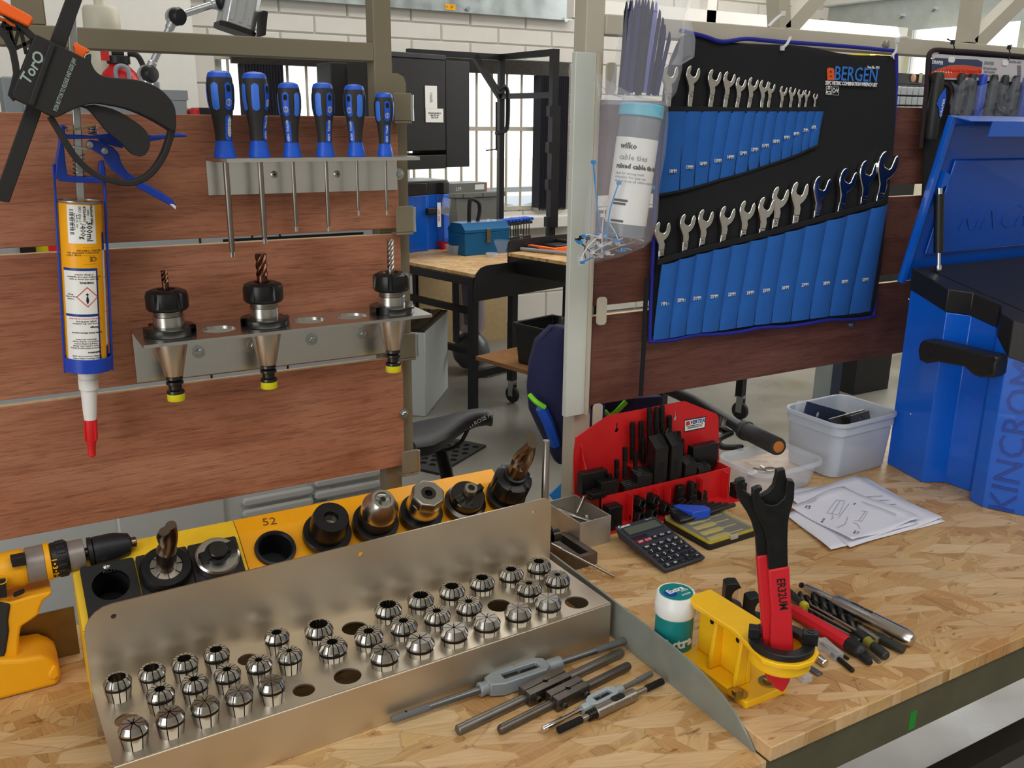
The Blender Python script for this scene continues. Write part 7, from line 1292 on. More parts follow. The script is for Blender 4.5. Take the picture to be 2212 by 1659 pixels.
p = PY(690, 1062, 1.998); lb = part(mc, 'instruction_label', MB().box(-.028, .028, -.0006, .0006, -.055, .055, Matrix.Translation(p)), 'grey_cabinet', world=True); text(lb, 'Stop before\nopening door.\nDisconnect\nthe plug first', .008, basis(p+Vector((0, -.001, -.02)), (1, 0, 0), (0, 0, 1), (0, -1, 0)), 'black_print', world=True); part(lb, 'plug_picture', MB().lathe([(.010, 0), (.008, .0006), (0, .0008)], axisM(p+Vector((0, -.0007, .028)), (0, -1, 0)), 12), 'dark_steel', world=True); text(lb, 'x', .016, basis(p+Vector((.018, -.001, .045)), (1, 0, 0), (0, 0, 1), (0, -1, 0)), 'label_red', world=True)
for px in (545, 605, 432): x = PY(px, 520, 2.05).x; part(mc, 'panel_seam', MB().box(x-.002, x+.002, 2.0485, 2.0499, .93, 1.39), 'dark_steel', world=True)
x0, x1 = PY(482, 520, 2.048).x, PY(785, 505, 2.048).x; part(mc, 'control_slot', MB().box(x0, x1, 2.0475, 2.0495, PY(482, 521, 2.048).z-.004, PY(482, 521, 2.048).z+.004), 'groove_black', world=True)
p = PY(84, 540, 2.05); part(mc, 'hazard_sticker', MB().box(-.018, .018, -.001, 0, -.02, .02, Matrix.Translation(p)), 'yellow_cap', world=True); p = PY(60, 540, 2.05); part(mc, 'rocker_switch', MB().box(-.014, .014, -.012, 0, -.02, .02, Matrix.Translation(p)), 'black_plastic', world=True); p = PY(118, 531, 2.05); part(mc, 'emergency_tab', MB().box(-.012, .016, -.01, 0, -.012, .012, Matrix.Translation(p)), 'red_bright', world=True)
lk = thing('grey_locker', 'grey steel locker behind the clamp with a bottle and extinguisher on top', 'locker', (PY(250, 200, 3.2).x, 3.35, 0)); lz = PY(250, 172, 3.2).z
part(lk, 'body', MB().box(PY(200, 170, 3.2).x-.25, PY(345, 170, 3.2).x, 3.2, 3.55, 0, lz), 'mid_grey', world=True, bevel=.006); part(lk, 'door', MB().box(PY(200, 170, 3.2).x-.2, PY(335, 170, 3.2).x, 3.192, 3.1995, .1, lz-.05), 'mid_grey', world=True, bevel=.003)
ex = PY(263, 172, 3.3); E_ = thing('fire_extinguisher', 'small red fire extinguisher with black head on the grey locker', 'fire extinguisher', (ex.x, 3.33, lz)); k = .0017*1.0
part(E_, 'cylinder', MB().lathe([(.055, 0), (.058, .004), (.058, .010), (.052, .025), (.032, .045), (.026, .055)], n=32), 'red_plastic'); part(E_, 'neck', MB().lathe([(.034, .052), (.036, .054), (.036, .075), (.03, .078)], n=24), 'black_plastic'); part(E_, 'head', MB().box(-.018, .018, -.012, .012, .078, .102), 'black_plastic', bevel=.003); part(E_, 'lever', MB().box(-.075, .01, -.008, .008, .098, .108, TR(0, 0, .02, ry=.65)), 'brass_dull'); part(E_, 'lever', MB().box(0, .062, -.008, .008, .084, .092, TR(0, 0, .012, ry=-.25)), 'brass_dull'); part(E_, 'hose', MB().tube(smoothpath([(.03, -.01, .085), (.055, -.02, .08), (.07, -.02, .05), (.075, -.02, .012)], 4), .009, 8), 'black_plastic'); part(E_, 'tag', MB().box(-.055, -.03, -.03, -.029, .06, .12), 'label_red'); part(E_, 'grip_ring', MB().tube(smoothpath([(-.018, -.056, .0), (-.018, -.056, .035), (0, -.052, .045), (.018, -.056, .035), (.018, -.056, .0)], 4), .007, 8), 'mid_grey')
bo = PY(233, 172, 3.45); solo('plastic_bottle', MB().lathe([(.055, 0), (.058, .004), (.058, .13), (.05, .15), (.058, .165), (.056, .225), (.05, .235), (.018, .238), (.018, .26), (.014, .265), (.014, .28)], n=28), mat('bottle_cream', 'd8d3bf', .4, alpha=.85) and 'bottle_cream', 'cream plastic squeeze bottle on the locker behind the top rail', 'bottle', (bo.x, 3.45, lz))
LY = 2.5; lm = thing('machine_lamp', 'silver jointed machine lamp with black knobs above the left board', 'lamp', Vector((PY(318, 240, LY).x, LY, 1.40)))
j0, j1, j2 = PY(318, 160, LY), PY(378, 36, LY), PY(478, 4, LY); bs = Vector((j0.x-.01, LY, 1.40))
mat('lamp_silver', 'c6cacd', .32, .7)
part(lm, 'base_pole', MB().lathe([(.04, 0), (.04, .012), (.014, .02), (.014, (j0-bs).length)], axisM(bs, j0-bs), 18), 'lamp_silver', world=True)
for a, b_ in ((j0, j1), (j1, j2)): d = b_-a; part(lm, 'arm', MB().lathe([(.011, 0), (.011, d.length*.2), (.0085, d.length*.22), (.0085, d.length*.78), (.011, d.length*.8), (.011, d.length)], axisM(a, d), 16), 'lamp_silver', world=True)
for j in (j0, j1, j2): part(lm, 'joint', MB().lathe([(.020, -.02), (.022, -.012), (.022, .0)], axisM(j, (0, -1, 0)), 24), 'lamp_silver', world=True); part(lm, 'joint_knob', MB().lathe([(.020, .0), (.021, .004), (.021, .016), (.017, .022), (.005, .023)], axisM(j, (.55, -.85, 0)), 20), 'black_plastic', world=True)
h0, h1 = PY(528, -40, LY), PY(508, 60, LY); d = h1-h0; Mh = axisM(h0, d, (0, 1, 0))
part(lm, 'head', MB().prism([(-.043, -.03), (-.03, -.043), (.03, -.043), (.043, -.03), (.043, .03), (.03, .043), (-.03, .043), (-.043, .03)], 0, d.length, Mh), 'lamp_silver', world=True, bevel=.003); part(lm, 'head_rim', MB().prism([(-.046, -.033), (-.033, -.046), (.033, -.046), (.046, -.033), (.046, .033), (.033, .046), (-.033, .046), (-.046, .033)], d.length, d.length+.012, Mh), 'black_plastic', world=True)
for q in (-.022, 0, .022): part(lm, 'head_rib', MB().box(q-.004, q+.004, -.047, -.0425, .01, d.length-.01, Mh), 'lamp_silver', world=True)
part(lm, 'shade_flap', MB().prism(trace([(563, 25), (572, 28), (567, 78), (560, 80)], LY-.03), -.03, .03, PL(LY-.03)), 'black_plastic', world=True); part(lm, 'head_arm', MB().cyl(j2, PY(505, 12, LY), .010, n=14), 'lamp_silver', world=True)
def boxthing(name, label, cat, px0, px1, pt, zb_, Y, dep, m, parts=()):
    a, b_ = PY(px0, pt, Y), PY(px1, pt, Y); t = thing(name, label, cat, ((a.x+b_.x)/2, Y+dep/2, zb_)); part(t, 'body', MB().box(a.x, b_.x, Y, Y+dep, zb_, a.z), m, world=True, bevel=.004); return t, a, b_
t, a, b_ = boxthing('grey_case', 'grey plastic case standing on the machine left of the screwdrivers', 'case', 350, 402, 197, 1.40, 2.45, .12, 'mid_grey'); part(t, 'lid_band', MB().box(a.x-.003, b_.x+.003, 2.447, 2.573, a.z-.02, a.z+.003), 'mid_grey', world=True)
t, a, b_ = boxthing('red_box', 'red tool box corner peeping over the board beside the screwdrivers', 'box', 418, 462, 234, 1.40, 2.4, .1, 'red_plastic'); part(t, 'end_cap', MB().box(b_.x-.035, b_.x+.002, 2.397, 2.503, 1.41, a.z+.002), 'black_plastic', world=True)
# ================================================================ far benches (own axes d1, d2)
D1, D2 = Vector((-.244, .970, 0)).normalized(), Vector((.970, .244, 0)).normalized(); UP = Vector((0, 0, 1))
def BM(o): return basis(o, D2, D1, UP)
mat('frame_black', '121316', .45)
C0 = PZ(1021, 594, .76); b1 = thing('far_bench', 'far workbench with chipboard top and black end plate below the window', 'workbench', BM(Vector((C0.x, C0.y, 0))))
part(b1, 'worktop', MB().box(0.02, .80, 0, 1.5, .742, .76), 'osb', bevel=.001); part(b1, 'edge_rail', MB().box(-.0, .03, 0.0, 1.5, .70, .741).box(.03, .80, 0, .03, .66, .741), 'frame_black')
part(b1, 'end_plate', MB().prism([(0, .62), (.80, .62), (.80, .80), (.09, .80), (.05, .79), (.02, .765), (.003, .72)], 0, .004, basis((.0, -.002, 0), (1, 0, 0), (0, 0, 1), (0, -1, 0))), 'frame_black')
xk = 0.29
for x, y in ((.02, .02), (xk, 1.45), (.77, 1.45), (.77, .04)): part(b1, 'leg', MB().box(x-.02, x+.02, y-.02, y+.02, 0, .70), 'frame_black')
for z in (.22, .46): part(b1, 'lower_rail', MB().box(xk-.017, xk+.017, .36, 1.45, z, z+.035), 'frame_black')
part(b1, 'lower_rail', MB().box(.04, .75, .0, .035, .20, .24), 'frame_black')
K0 = PZ(1097, 546, .84); b2 = thing('castored_bench', 'far bench on castors with chipboard top and black upstand', 'workbench', BM(Vector((K0.x, K0.y, 0))))
part(b2, 'worktop', MB().box(0.0, .75, -1.1, -.002, .822, .84), 'osb', bevel=.001); part(b2, 'side_plate', MB().box(0, .03, -1.1, -.002, .735, .8215), 'frame_black'); part(b2, 'upstand', MB().prism([(0, .64), (.78, .64), (.78, .905), (.02, .905), (.006, .90), (0, .885)], 0, .004, basis((0, .003, 0), (1, 0, 0), (0, 0, 1), (0, -1, 0))), 'frame_black')
for x, y in ((.02, -.022), (.72, -.022), (.02, -1.05), (.72, -1.05)):
    part(b2, 'leg', MB().box(x-.02, x+.02, y-.02, y+.02, .13, .82), 'frame_black'); w3 = part(b2, 'castor_fork', MB().box(-.016, .016, -.028, .028, .122, .1295, TR(x, y, 0)).box(-.018, -.014, -.024, .012, .04, .123, TR(x, y, 0)).box(.014, .018, -.024, .012, .04, .123, TR(x, y, 0)), 'zinc'); part(w3, 'castor_wheel', MB().lathe([(.01, -.012), (.044, -.012), (.048, -.006), (.048, .006), (.044, .012), (.01, .012)], TR(x, y-.006, .0485, rz=0, ry=pi/2), 24), 'rubber')
part(b2, 'lower_rail', MB().box(.0, .72, -.04, -.005, .20, .235), 'frame_black'); part(b2, 'lower_rail', MB().box(.0, .035, -1.05, -.04, .22, .255), 'frame_black'); bk = BM(Vector((K0.x, K0.y, 0))).inverted() @ PZ(1212, 790, .42); part(b2, 'shelf', MB().box(bk.x-.18, bk.x+.6, bk.y-.10, bk.y+.4, .40, .42), mat('shelf_wood', '8a6039', .6, var=.2) and 'shelf_wood')
def on1(px, py, z=.76): return PZ(px, py, z)
def put(name, label, cat, px, py, z, rz=.25, group=None): p = PZ(px, py, z); return thing(name, label, cat, TR(p.x, p.y, z, rz=rz), group)
t = put('small_tool_chest', 'blue tool chest with black top on the far bench', 'tool chest', 927, 541, .76)
pol = [(-.20, 0), (-.02, -.01), (.02, .02), (.09, .02), (.11, -.01), (.16, 0), (.20, .05), (.20, .30), (-.20, .30)]
part(t, 'body', MB().prism(pol, 0, .33), 'blue_paint', bevel=.003, ang=15); part(t, 'top_trim', MB().prism([(x*1.01, y*1.01) for x, y in pol], .3302, .40), 'trim_black', bevel=.003, ang=15); part(t, 'top', MB().box(-.18, .18, .03, .28, .4002, .412), mat('trim_grey', '6b6c66', .4) and 'trim_grey', bevel=.004); part(t, 'handle', MB().box(-.03, .14, -.03, .0, .215, .255), 'trim_black', bevel=.006)
t = put('parts_packet', 'clear packet with red printed tag tied to the small blue chest handle', 'packet', 940, 470, .95); part(t, 'tag', MB().box(-.012, .016, 0, .001, -.07, .075, TR(-.02, -.06, .02)), 'label_white'); part(t, 'bag', MB().box(-.03, .035, 0, .002, -.04, .06, TR(.03, -.062, .06, ry=.2)), 'poly_bag'); text(t, 'KEY SET', .02, basis((-.018, -.0612, .02), (0, 0, 1), (-1, 0, 0), (0, -1, 0)), 'label_red')
t = put('grey_storage_box', 'grey lidded storage crate under the window on far bench', 'crate', 1035, 500, .76, .15); part(t, 'body', MB().add([(-.19, 0, 0), (.19, 0, 0), (.19, .3, 0), (-.19, .3, 0), (-.21, -.01, .24), (.21, -.01, .24), (.21, .31, .24), (-.21, .31, .24)], [(0, 3, 2, 1), (4, 5, 6, 7), (0, 1, 5, 4), (1, 2, 6, 5), (2, 3, 7, 6), (3, 0, 4, 7)]), mat('crate_grey', '6f716b', .5) and 'crate_grey', bevel=.006); part(t, 'lid', MB().box(-.225, .225, -.02, .32, .2402, .275), 'crate_grey', bevel=.006); part(t, 'rim_ribs', MB().box(-.15, -.05, -.026, -.02, .244, .27).box(.02, .12, -.026, -.02, .244, .27), 'crate_grey')
t = put('grey_carton', 'grey carton with orange edge lying on the storage crate', 'carton', 1030, 415, 1.0355, .15); part(t, 'box', MB().box(-.17, .12, .05, .25, 0, .06), 'crate_grey'); part(t, 'edge', MB().box(.1202, .128, .05, .25, 0, .06), 'orange'); part(t, 'sticker', MB().box(.02, .10, .048, .0498, .012, .048), 'white'); text(t, 'LM', .035, basis((-.12, .049, .022), (1, 0, 0), (0, 0, 1), (0, -1, 0)), 'white_print')
t = put('steel_toolbox', 'teal blue steel tool box with crumpled plastic on its lid', 'toolbox', 1056, 549, .76, .12); part(t, 'body', MB().box(-.17, .15, 0, .18, 0, .13), mat('teal_blue', '0f5f93', .4, .2) and 'teal_blue', bevel=.004); part(t, 'lid', MB().prism([(-.003, .1305), (.183, .1305), (.183, .15), (.14, .185), (.04, .185), (-.003, .15)], -.172, .152, basis((0, 0, 0), (0, 1, 0), (0, 0, 1), (1, 0, 0))), 'teal_blue', bevel=.003); part(t, 'catch', MB().box(-.02, .005, -.012, -.004, .07, .15), 'bronze_tint', bevel=.002); part(t, 'wrap', MB().box(-.12, .12, .03, .15, .1855, .188), 'film'); part(t, 'handle', MB().tube(smoothpath([(-.08, .09, .186), (-.075, .09, .30), (-.05, .09, .315), (-.01, .09, .29), (-.005, .09, .24), (-.02, .09, .186)], 5), .012, 10), 'black_plastic')
t = put('parts_tray', 'red plastic parts tray behind the clear one', 'tray', 976, 538, .76, .1); part(t, 'tray', MB().add([(-.06, 0, 0), (.06, 0, 0), (.06, .09, 0), (-.06, .09, 0), (-.075, -.012, .05), (.075, -.012, .05), (.075, .1, .05), (-.075, .1, .05)], [(0, 3, 2, 1), (0, 1, 5, 4), (1, 2, 6, 5), (2, 3, 7, 6), (3, 0, 4, 7)]), 'red_bright')
t = put('parts_tray', 'clear plastic parts tray in front of the teal tool box', 'tray', 1003, 549, .76, .1); part(t, 'tray', MB().add([(-.065, 0, 0), (.065, 0, 0), (.065, .08, 0), (-.065, .08, 0), (-.08, -.012, .055), (.08, -.012, .055), (.08, .09, .055), (-.08, .09, .055)], [(0, 3, 2, 1), (0, 1, 5, 4), (1, 2, 6, 5), (2, 3, 7, 6), (3, 0, 4, 7)]), 'frost_plastic')
t = put('tape_roll', 'clear tape roll lying flat on the edge of far bench', 'tape', 1062, 554, .76); part(t, 'roll', MB().lathe([(.025, 0), (.035, 0), (.035, .02), (.025, .02), (.025, 0)], n=24, caps=False), 'frost_plastic')
t = put('plastic_wrap', 'crumpled clear bag standing by the black upstand', 'bag', 1083, 556, .76); part(t, 'film', MB().lathe([(.03, 0), (.025, .04), (.04, .08), (.045, .1)], n=7, caps=False), 'film')
def tset(px, py, label, n):
    t = put('tee_handle_keys', label, 'hex keys', px, py+6, .76, .2, 'tee handle key sets'); part(t, 'rack_top', MB().box(-.075, .075, -.02, .02, .105, .125), 'black_plastic', bevel=.004)
    for i in range(n): x = -.06+.12*i/(n-1); part(t, 'key', MB().cyl((x, 0, .0), (x, 0, .14), .003, n=8), 'dark_steel'); part(t, 'tee_handle', MB().box(x-.007, x+.007, -.04, .05, .13, .148), 'handle_blue', bevel=.004)
    part(t, 'block', MB().box(-.05, .06, -.02, .02, .0005, .03), 'black_plastic')
tset(1128, 512, 'tall set of blue tee handle hex keys right of the teal box', 6); tset(1102, 516, 'low set of blue tee handle hex keys behind the upstand', 5)
t = thing('steel_bolt', 'upright bright bolt on the far bench by the wall', 'bolt', BM(Vector((C0.x, C0.y, 0))) @ Matrix.Translation((.74, .40, .7605))); part(t, 'bolt', MB().lathe([(.02, 0), (.02, .012), (.011, .013), (.011, .11)], n=12), 'satin_steel')
t = put('orange_tray', 'orange tool tray on the castored bench', 'tray', 1222, 538, .84, .25); part(t, 'rim', MB().sheet([(-.20, -.10), (.25, -.10), (.25, .18), (-.20, .18)], [[(-.17, -.075), (.23, -.075), (.23, .16), (-.17, .16)]], 0, .03), 'orange'); part(t, 'tools', MB().box(-.1, .1, -.02, .08, .0, .03).box(.02, .06, -.06, .12, .005, .045), 'black_plastic', bevel=.008)
t = put('pry_bar', 'black handled grey bar lying on the castored bench', 'bar', 1150, 545, .84, -1.1); part(t, 'bar', MB().tube([(-.1, 0, .012), (.35, .0, .012)], .010, 10), 'mid_grey'); part(t, 'handle', MB().tube([(-.05, .04, .014), (.12, .045, .014)], .013, 10), 'black_plastic')
t = put('cleaning_bucket', 'black bucket lettered Muc-Off on the shelf of castored bench', 'bucket', 1212, 790, .42, .25); part(t, 'bucket', MB().add([(-.115, 0, 0), (.115, 0, 0), (.115, .17, 0), (-.115, .17, 0), (-.13, -.012, .19), (.13, -.012, .19), (.13, .185, .19), (-.13, .185, .19)], [(0, 3, 2, 1), (0, 1, 5, 4), (1, 2, 6, 5), (2, 3, 7, 6), (3, 0, 4, 7)]), 'black_plastic', bevel=.004); part(t, 'rim', MB().sheet([(-.138, -.02), (.138, -.02), (.138, .193), (-.138, .193)], [[(-.128, -.01), (.128, -.01), (.128, .183), (-.128, .183)]], .178, .198), 'black_plastic', bevel=.003)
text(t, 'Muc-Off', .050, basis((-.045, -.0066, .075), (1, 0, 0), (0, -.063, .998), (0, -1, -.06)), 'white_print', bold=.0006, sx=.72); q = [(-.105, .048), (.018, .048), (.018, .105), (-.105, .105)]; part(t, 'logo_box', MB().sheet(q, [[(-.102, .051), (.015, .051), (.015, .102), (-.102, .102)]], 0, .0006, basis((0, -.0066, 0), (1, 0, 0), (0, -.063, .998), (0, -1, -.06))), 'white_print'); text(t, '+', .07, basis((.058, -.0066, .075), (1, 0, 0), (0, -.063, .998), (0, -1, -.06)), 'white_print')
t = put('spare_chuck', 'chuck standing in the black bucket', 'chuck', 1212, 752, .50); part(t, 'chuck', MB().lathe([(.025, 0), (.028, .05), (.028, .1), (.018, .115), (.018, .135), (.01, .15)], n=18), 'dark_steel')
# black rack frame, control box and G clamp
fc = PY(1083, 124, 5.3); zt2 = fc.z; ra, rb = PZ(880, 112, zt2), PZ(1198, 113, zt2); fr2 = thing('equipment_frame', 'black square tube frame standing at the window over the far bench', 'frame', Vector((fc.x, fc.y, .76)))
def sq(a, b_, w2, nm): M_ = axisM(a, b_-a, (0, 0, 1)); part(fr2, nm, MB().box(-w2, w2, -w2, w2, 0, (b_-a).length, M_), 'frame_black', world=True)
sq(fc, ra, .018, 'top_rail'); sq(fc, rb, .018, 'top_rail'); sq(fc, Vector((fc.x, fc.y, .80)), .018, 'post'); sq(rb+Vector((0, 0, .018)), Vector((rb.x, rb.y, .84)), .021, 'post'); q0 = PY(1190, 205, rb.y); sq(Vector((fc.x, fc.y, q0.z)), Vector((rb.x, rb.y, q0.z)), .016, 'mid_rail'); 0
a_ = fc.lerp(ra, .30); sq(a_, Vector((fc.x, fc.y, PY(1088, 212, fc.y).z)), .018, 'brace')
part(fr2, 'hinge_strip', MB().box(-.035, .02, -.02, .02, PY(1190, 490, rb.y).z, PY(1190, 228, rb.y).z, Matrix.Translation((rb.x, rb.y-.03, 0))), 'frame_black', world=True)
for py in (240, 318, 398, 478): part(fr2, 'hinge_tab', MB().box(-.055, -.035, -.02, .02, -.03, .03, Matrix.Translation((rb.x, rb.y-.03, PY(1180, py, rb.y).z))), 'frame_black', world=True)
gc = thing('g_clamp', 'black screw clamp hanging on the frame before the window', 'clamp', PY(1090, 200, 5.2)); part(gc, 'frame', MB().tube(smoothpath([PY(1075, 195, 5.2), PY(1090, 187, 5.2), PY(1097, 205, 5.2), PY(1096, 270, 5.2), PY(1088, 284, 5.2), PY(1071, 288, 5.2)], 4), .014, 8), 'frame_black', world=True); part(gc, 'screw', MB().cyl(PY(1073, 220, 5.2), PY(1073, 325, 5.2), .008, n=10), 'dark_steel', world=True); part(gc, 'tommy_bar', MB().cyl(PY(1050, 325, 5.2), PY(1074, 322, 5.2), .004, n=8), 'dark_steel', world=True)
cb0 = PY(962, 130, 4.6); zc1, zc0 = cb0.z, PY(962, 325, 4.6).z; cb = thing('control_cabinet', 'black metal control cabinet with white rating labels beside the left post', 'cabinet', BM(Vector((cb0.x, cb0.y, zc0))))
Hc = zc1-zc0; part(cb, 'case', MB().box(-.42, 0, 0, .30, 0, Hc), mat('case_black', '141313', .5) and 'case_black', bevel=.004); part(cb, 'side_cover', MB().box(.002, .17, .0, .30, -.09, Hc), 'case_black', bevel=.003); part(cb, 'bottom_tray', MB().box(-.42, .0, .0, .30, -.095, -.022), 'case_black', bevel=.003); part(cb, 'top_lip', MB().box(-.42, 0, -.004, .30, Hc, Hc+.025), mat('case_edge', '2f2f33', .4) and 'case_edge', bevel=.003)
for px0, px1, py0, py1, s_ in ((911, 940, 186, 234, 'o  ||\n|| ||  |\n|| ||  o\n|| ||  0'), (912, 956, 235, 264, 'MYFORDSTEEL INDUSTRIES, INC\nMODEL   SPEC   PART\nSERIAL  1743  AMP')):
    a, b_ = PY(px0, py1, cb0.y-.002), PY(px1, py0, cb0.y-.002); l_ = part(cb, 'rating_label', MB().box(a.x-cb0.x, b_.x-cb0.x, -.0035, -.001, a.z-zc0, b_.z-zc0), 'label_white'); text(l_, s_, .013 if 'MY' not in s_ else .011, basis(((a.x+b_.x)/2-cb0.x, -.0042, (a.z+b_.z)/2-zc0), (1, 0, 0), (0, 0, 1), (0, -1, 0)), 'black_print', sx=.55)
a, b_ = PY(688, 250, 5.45), PY(860, 140, 5.2); t = thing('server_rack', 'black equipment rack standing in front of the window behind the screwdrivers', 'rack', ((a.x+b_.x)/2, 5.3, .7605)); part(t, 'case', MB().box(a.x, b_.x, 5.2, 5.45, .7605, b_.z), 'case_black', world=True, bevel=.005); part(t, 'edge_strip', MB().box(a.x+.10, a.x+.16, 5.19, 5.1995, .9, b_.z-.02), 'case_edge', world=True)
for q in range(4): part(t, 'latch', MB().box(a.x+.115, a.x+.14, 5.178, 5.1895, 1.45+.07*q, 1.48+.07*q), 'zinc', world=True)
# ---- floor level
wp = thing('wood_panel', 'tan plywood panel leaning on the far wall beneath the bench', 'panel', (PZ(1040, 752, 0).x, 5.75, 0)); part(wp, 'sheet', MB().prism([(PY(905, 700, 5.6).x, 0), (PY(1092, 700, 5.6).x, 0), (PY(1092, 700, 5.6).x, .68), (PY(905, 700, 5.6).x, .68)], 0, .02, PL(5.6)), mat('tan_ply', 'b39a70', .7, var=.08) and 'tan_ply', world=True)
gcb = PZ(968, 838, 0); t = thing('vented_cabinet', 'light grey low cabinet with dark slatted top standing on the floor', 'cabinet', TR(gcb.x, gcb.y, 0, rz=.9)); part(t, 'body', MB().box(-.55, 0, 0, .45, 0, .46), 'grey_cabinet', bevel=.004); part(t, 'grille_frame', MB().box(-.55, 0, 0, .45, .4605, .468), 'dark_steel')
for q in range(6): part(t, 'grille_slat', MB().box(-.54, -.01, .03+.07*q, .07+.07*q, .4685, .474), 'dark_steel')
vz = PZ(1018, 800, 0); t = thing('upright_vacuum', 'upright vacuum cleaner with clear bin and purple top under the far bench', 'vacuum cleaner', TR(vz.x, vz.y, 0, rz=.3)); part(t, 'ball', MB().lathe([(.0, .02), (.07, .03), (.11, .08), (.12, .13), (.10, .20), (.06, .24), (0, .25)], n=28), mat('vac_grey', '4a4a50', .35) and 'vac_grey'); part(t, 'bin', MB().lathe([(.075, .26), (.085, .28), (.08, .56), (.07, .57)], n=28), mat('vac_clear', '9a93a5', .15, alpha=.6) and 'vac_clear'); part(t, 'cyclone', MB().lathe([(.045, .30), (.06, .56)], n=20), mat('vac_purple', '4b2b86', .35) and 'vac_purple'); part(t, 'top', MB().lathe([(.08, .571), (.09, .60), (.095, .66), (.07, .70), (.03, .72)], n=12), 'vac_purple'); part(t, 'tube', MB().tube([(-.10, .03, .2), (-.11, .03, .9)], .022, 10), 'vac_grey'); part(t, 'foot', MB().box(-.05, .22, -.20, -.06, .0, .055), mat('vac_silver', '8d8f92', .35, .5) and 'vac_silver', bevel=.012)
mt = PZ(1050, 966, 0); t = thing('rubber_mat', 'black perforated rubber mat on the concrete floor', 'mat', TR(mt.x, mt.y, 0, rz=.55)); holes_ = [circ(-.05-.05*i, .03+.05*j+(.025 if i % 2 else 0), .017, 10) for i in range(7) for j in range(6)]; part(t, 'mat', MB().sheet([(-.42, 0), (0, 0), (0, .36), (-.42, .36)], holes_, .001, .012), 'rubber')
sd = thing('bicycle_saddle', 'black bicycle saddle on its seat post right of the left frame', 'saddle', PY(960, 1000, 1.75)); YS = 1.75
def spt(x, y, o=0): return PY(x, y, YS-o)
secs = [(870, 945, .075), (905, 940, .075), (935, 930, .066), (965, 918, .048), (995, 905, .032), (1025, 897, .024), (1050, 895, .020), (1060, 900, .012)]; vs = []; fs = []; n = 12
for (x, y, hw) in secs:
    c = spt(x, y)
    for j in range(n): a = 2*pi*j/n; vs.append((c.x, c.y+hw*math.cos(a), c.z+(.014 if math.sin(a) > 0 else .020+hw*.35)*math.sin(a)))
for i in range(len(secs)-1):
    for j in range(n): fs.append((i*n+j, i*n+(j+1) % n, (i+1)*n+(j+1) % n, (i+1)*n+j))
fs += [tuple(range(n))[::-1], tuple((len(secs)-1)*n+j for j in range(n))]; part(sd, 'shell', MB().add(vs, fs), mat('saddle_black', '26272a', .5) and 'saddle_black', world=True, ang=60)
for s in (-1, 1): part(sd, 'rail', MB().tube(smoothpath([spt(1005, 915)+Vector((0, s*.02, 0)), spt(985, 950)+Vector((0, s*.022, 0)), spt(955, 965)+Vector((0, s*.022, 0)), spt(920, 955)+Vector((0, s*.03, 0))], 4), .0045, 8), 'black_oxide', world=True)
part(sd, 'seat_post', MB().tube([spt(950, 968), spt(962, 1010), spt(975, 1080), spt(990, 1180)], .0155, 14), 'black_oxide', world=True); text(sd, 'MONTROSE PRO', .014, basis(spt(1033, 911, .026), (.94, 0, .33), (-.33, 0, .94), (0, -1, 0)), 'white_print', world=True)
part(sd, 'seat_tube', MB().cyl(spt(990, 1180), Vector((spt(1000, 1240).x, YS, 0)), .018, n=14), 'black_oxide', world=True)
# jacket hanging behind the right post
jk = thing('navy_jacket', 'navy blue work jacket with green piping hanging behind the right post', 'jacket', PY(1190, 990, 1.32)); YJ = 1.32; vs = []; fs = []; n = 14
for (l, r, y, dd) in ((1190, 1235, 705, .02), (1160, 1240, 740, .035), (1147, 1250, 790, .045), (1142, 1260, 840, .05), (1150, 1270, 890, .05), (1170, 1275, 930, .045), (1190, 1275, 970, .04), (1203, 1270, 1000, .025)):
    a, b_ = PY(l, y, YJ), PY(r, y, YJ); c = (a+b_)/2; h = (b_-a)/2
    for j in range(n): t_ = 2*pi*j/n; p = c+h*math.cos(t_); vs.append((p.x, YJ+dd*math.sin(t_)+.006*math.sin(j*2.3+y*.02), p.z))
for i in range(7):
    for j in range(n): fs.append((i*n+j, i*n+(j+1) % n, (i+1)*n+(j+1) % n, (i+1)*n+j))
fs += [tuple(range(n))[::-1], tuple(7*n+j for j in range(n))]; part(jk, 'cloth', MB().add(vs, fs), 'navy_cloth', world=True, ang=60); part(jk, 'piping', MB().tube(smoothpath([PY(1144, 853, YJ-.03), PY(1158, 868, YJ-.045), PY(1177, 880, YJ-.05)], 4), .0045, 6), mat('lime', '7be02a', .5) and 'lime', world=True); part(jk, 'side_panel', MB().tube(smoothpath([PY(1168, 880, YJ-.04), PY(1185, 915, YJ-.04), PY(1200, 960, YJ-.03)], 4), .010, 6), 'handle_blue', world=True)
t = thing('hanging_cloth', 'blue and navy cloth with green ribbon showing behind the red kit', 'cloth', PY(1320, 900, 1.34)); part(t, 'cloth', MB().prism(trace([(1268, 860), (1420, 850), (1400, 900), (1330, 930), (1268, 960)], 1.34), 0, .02, PL(1.34)), 'navy_cloth', world=True, bevel=.004); part(t, 'blue_fold', MB().prism(trace([(1284, 862), (1302, 862), (1300, 930), (1284, 930)], 1.315), 0, .008, PL(1.315)), 'handle_blue', world=True); part(t, 'ribbon', MB().tube(smoothpath([PY(1306, 888, 1.31), PY(1316, 898, 1.31), PY(1330, 890, 1.31), PY(1352, 868, 1.31)], 4), .005, 6), 'lime', world=True)
t = thing('blue_sheet', 'bright blue sheet corner showing below the right post', 'sheet', PY(1215, 1070, 1.30)); part(t, 'sheet', MB().prism(trace([(1185, 1068), (1260, 1000), (1262, 1068), (1225, 1120)], 1.30), 0, .003, PL(1.30)), mat('sky_blue', '2a8ee0', .5) and 'sky_blue', world=True)
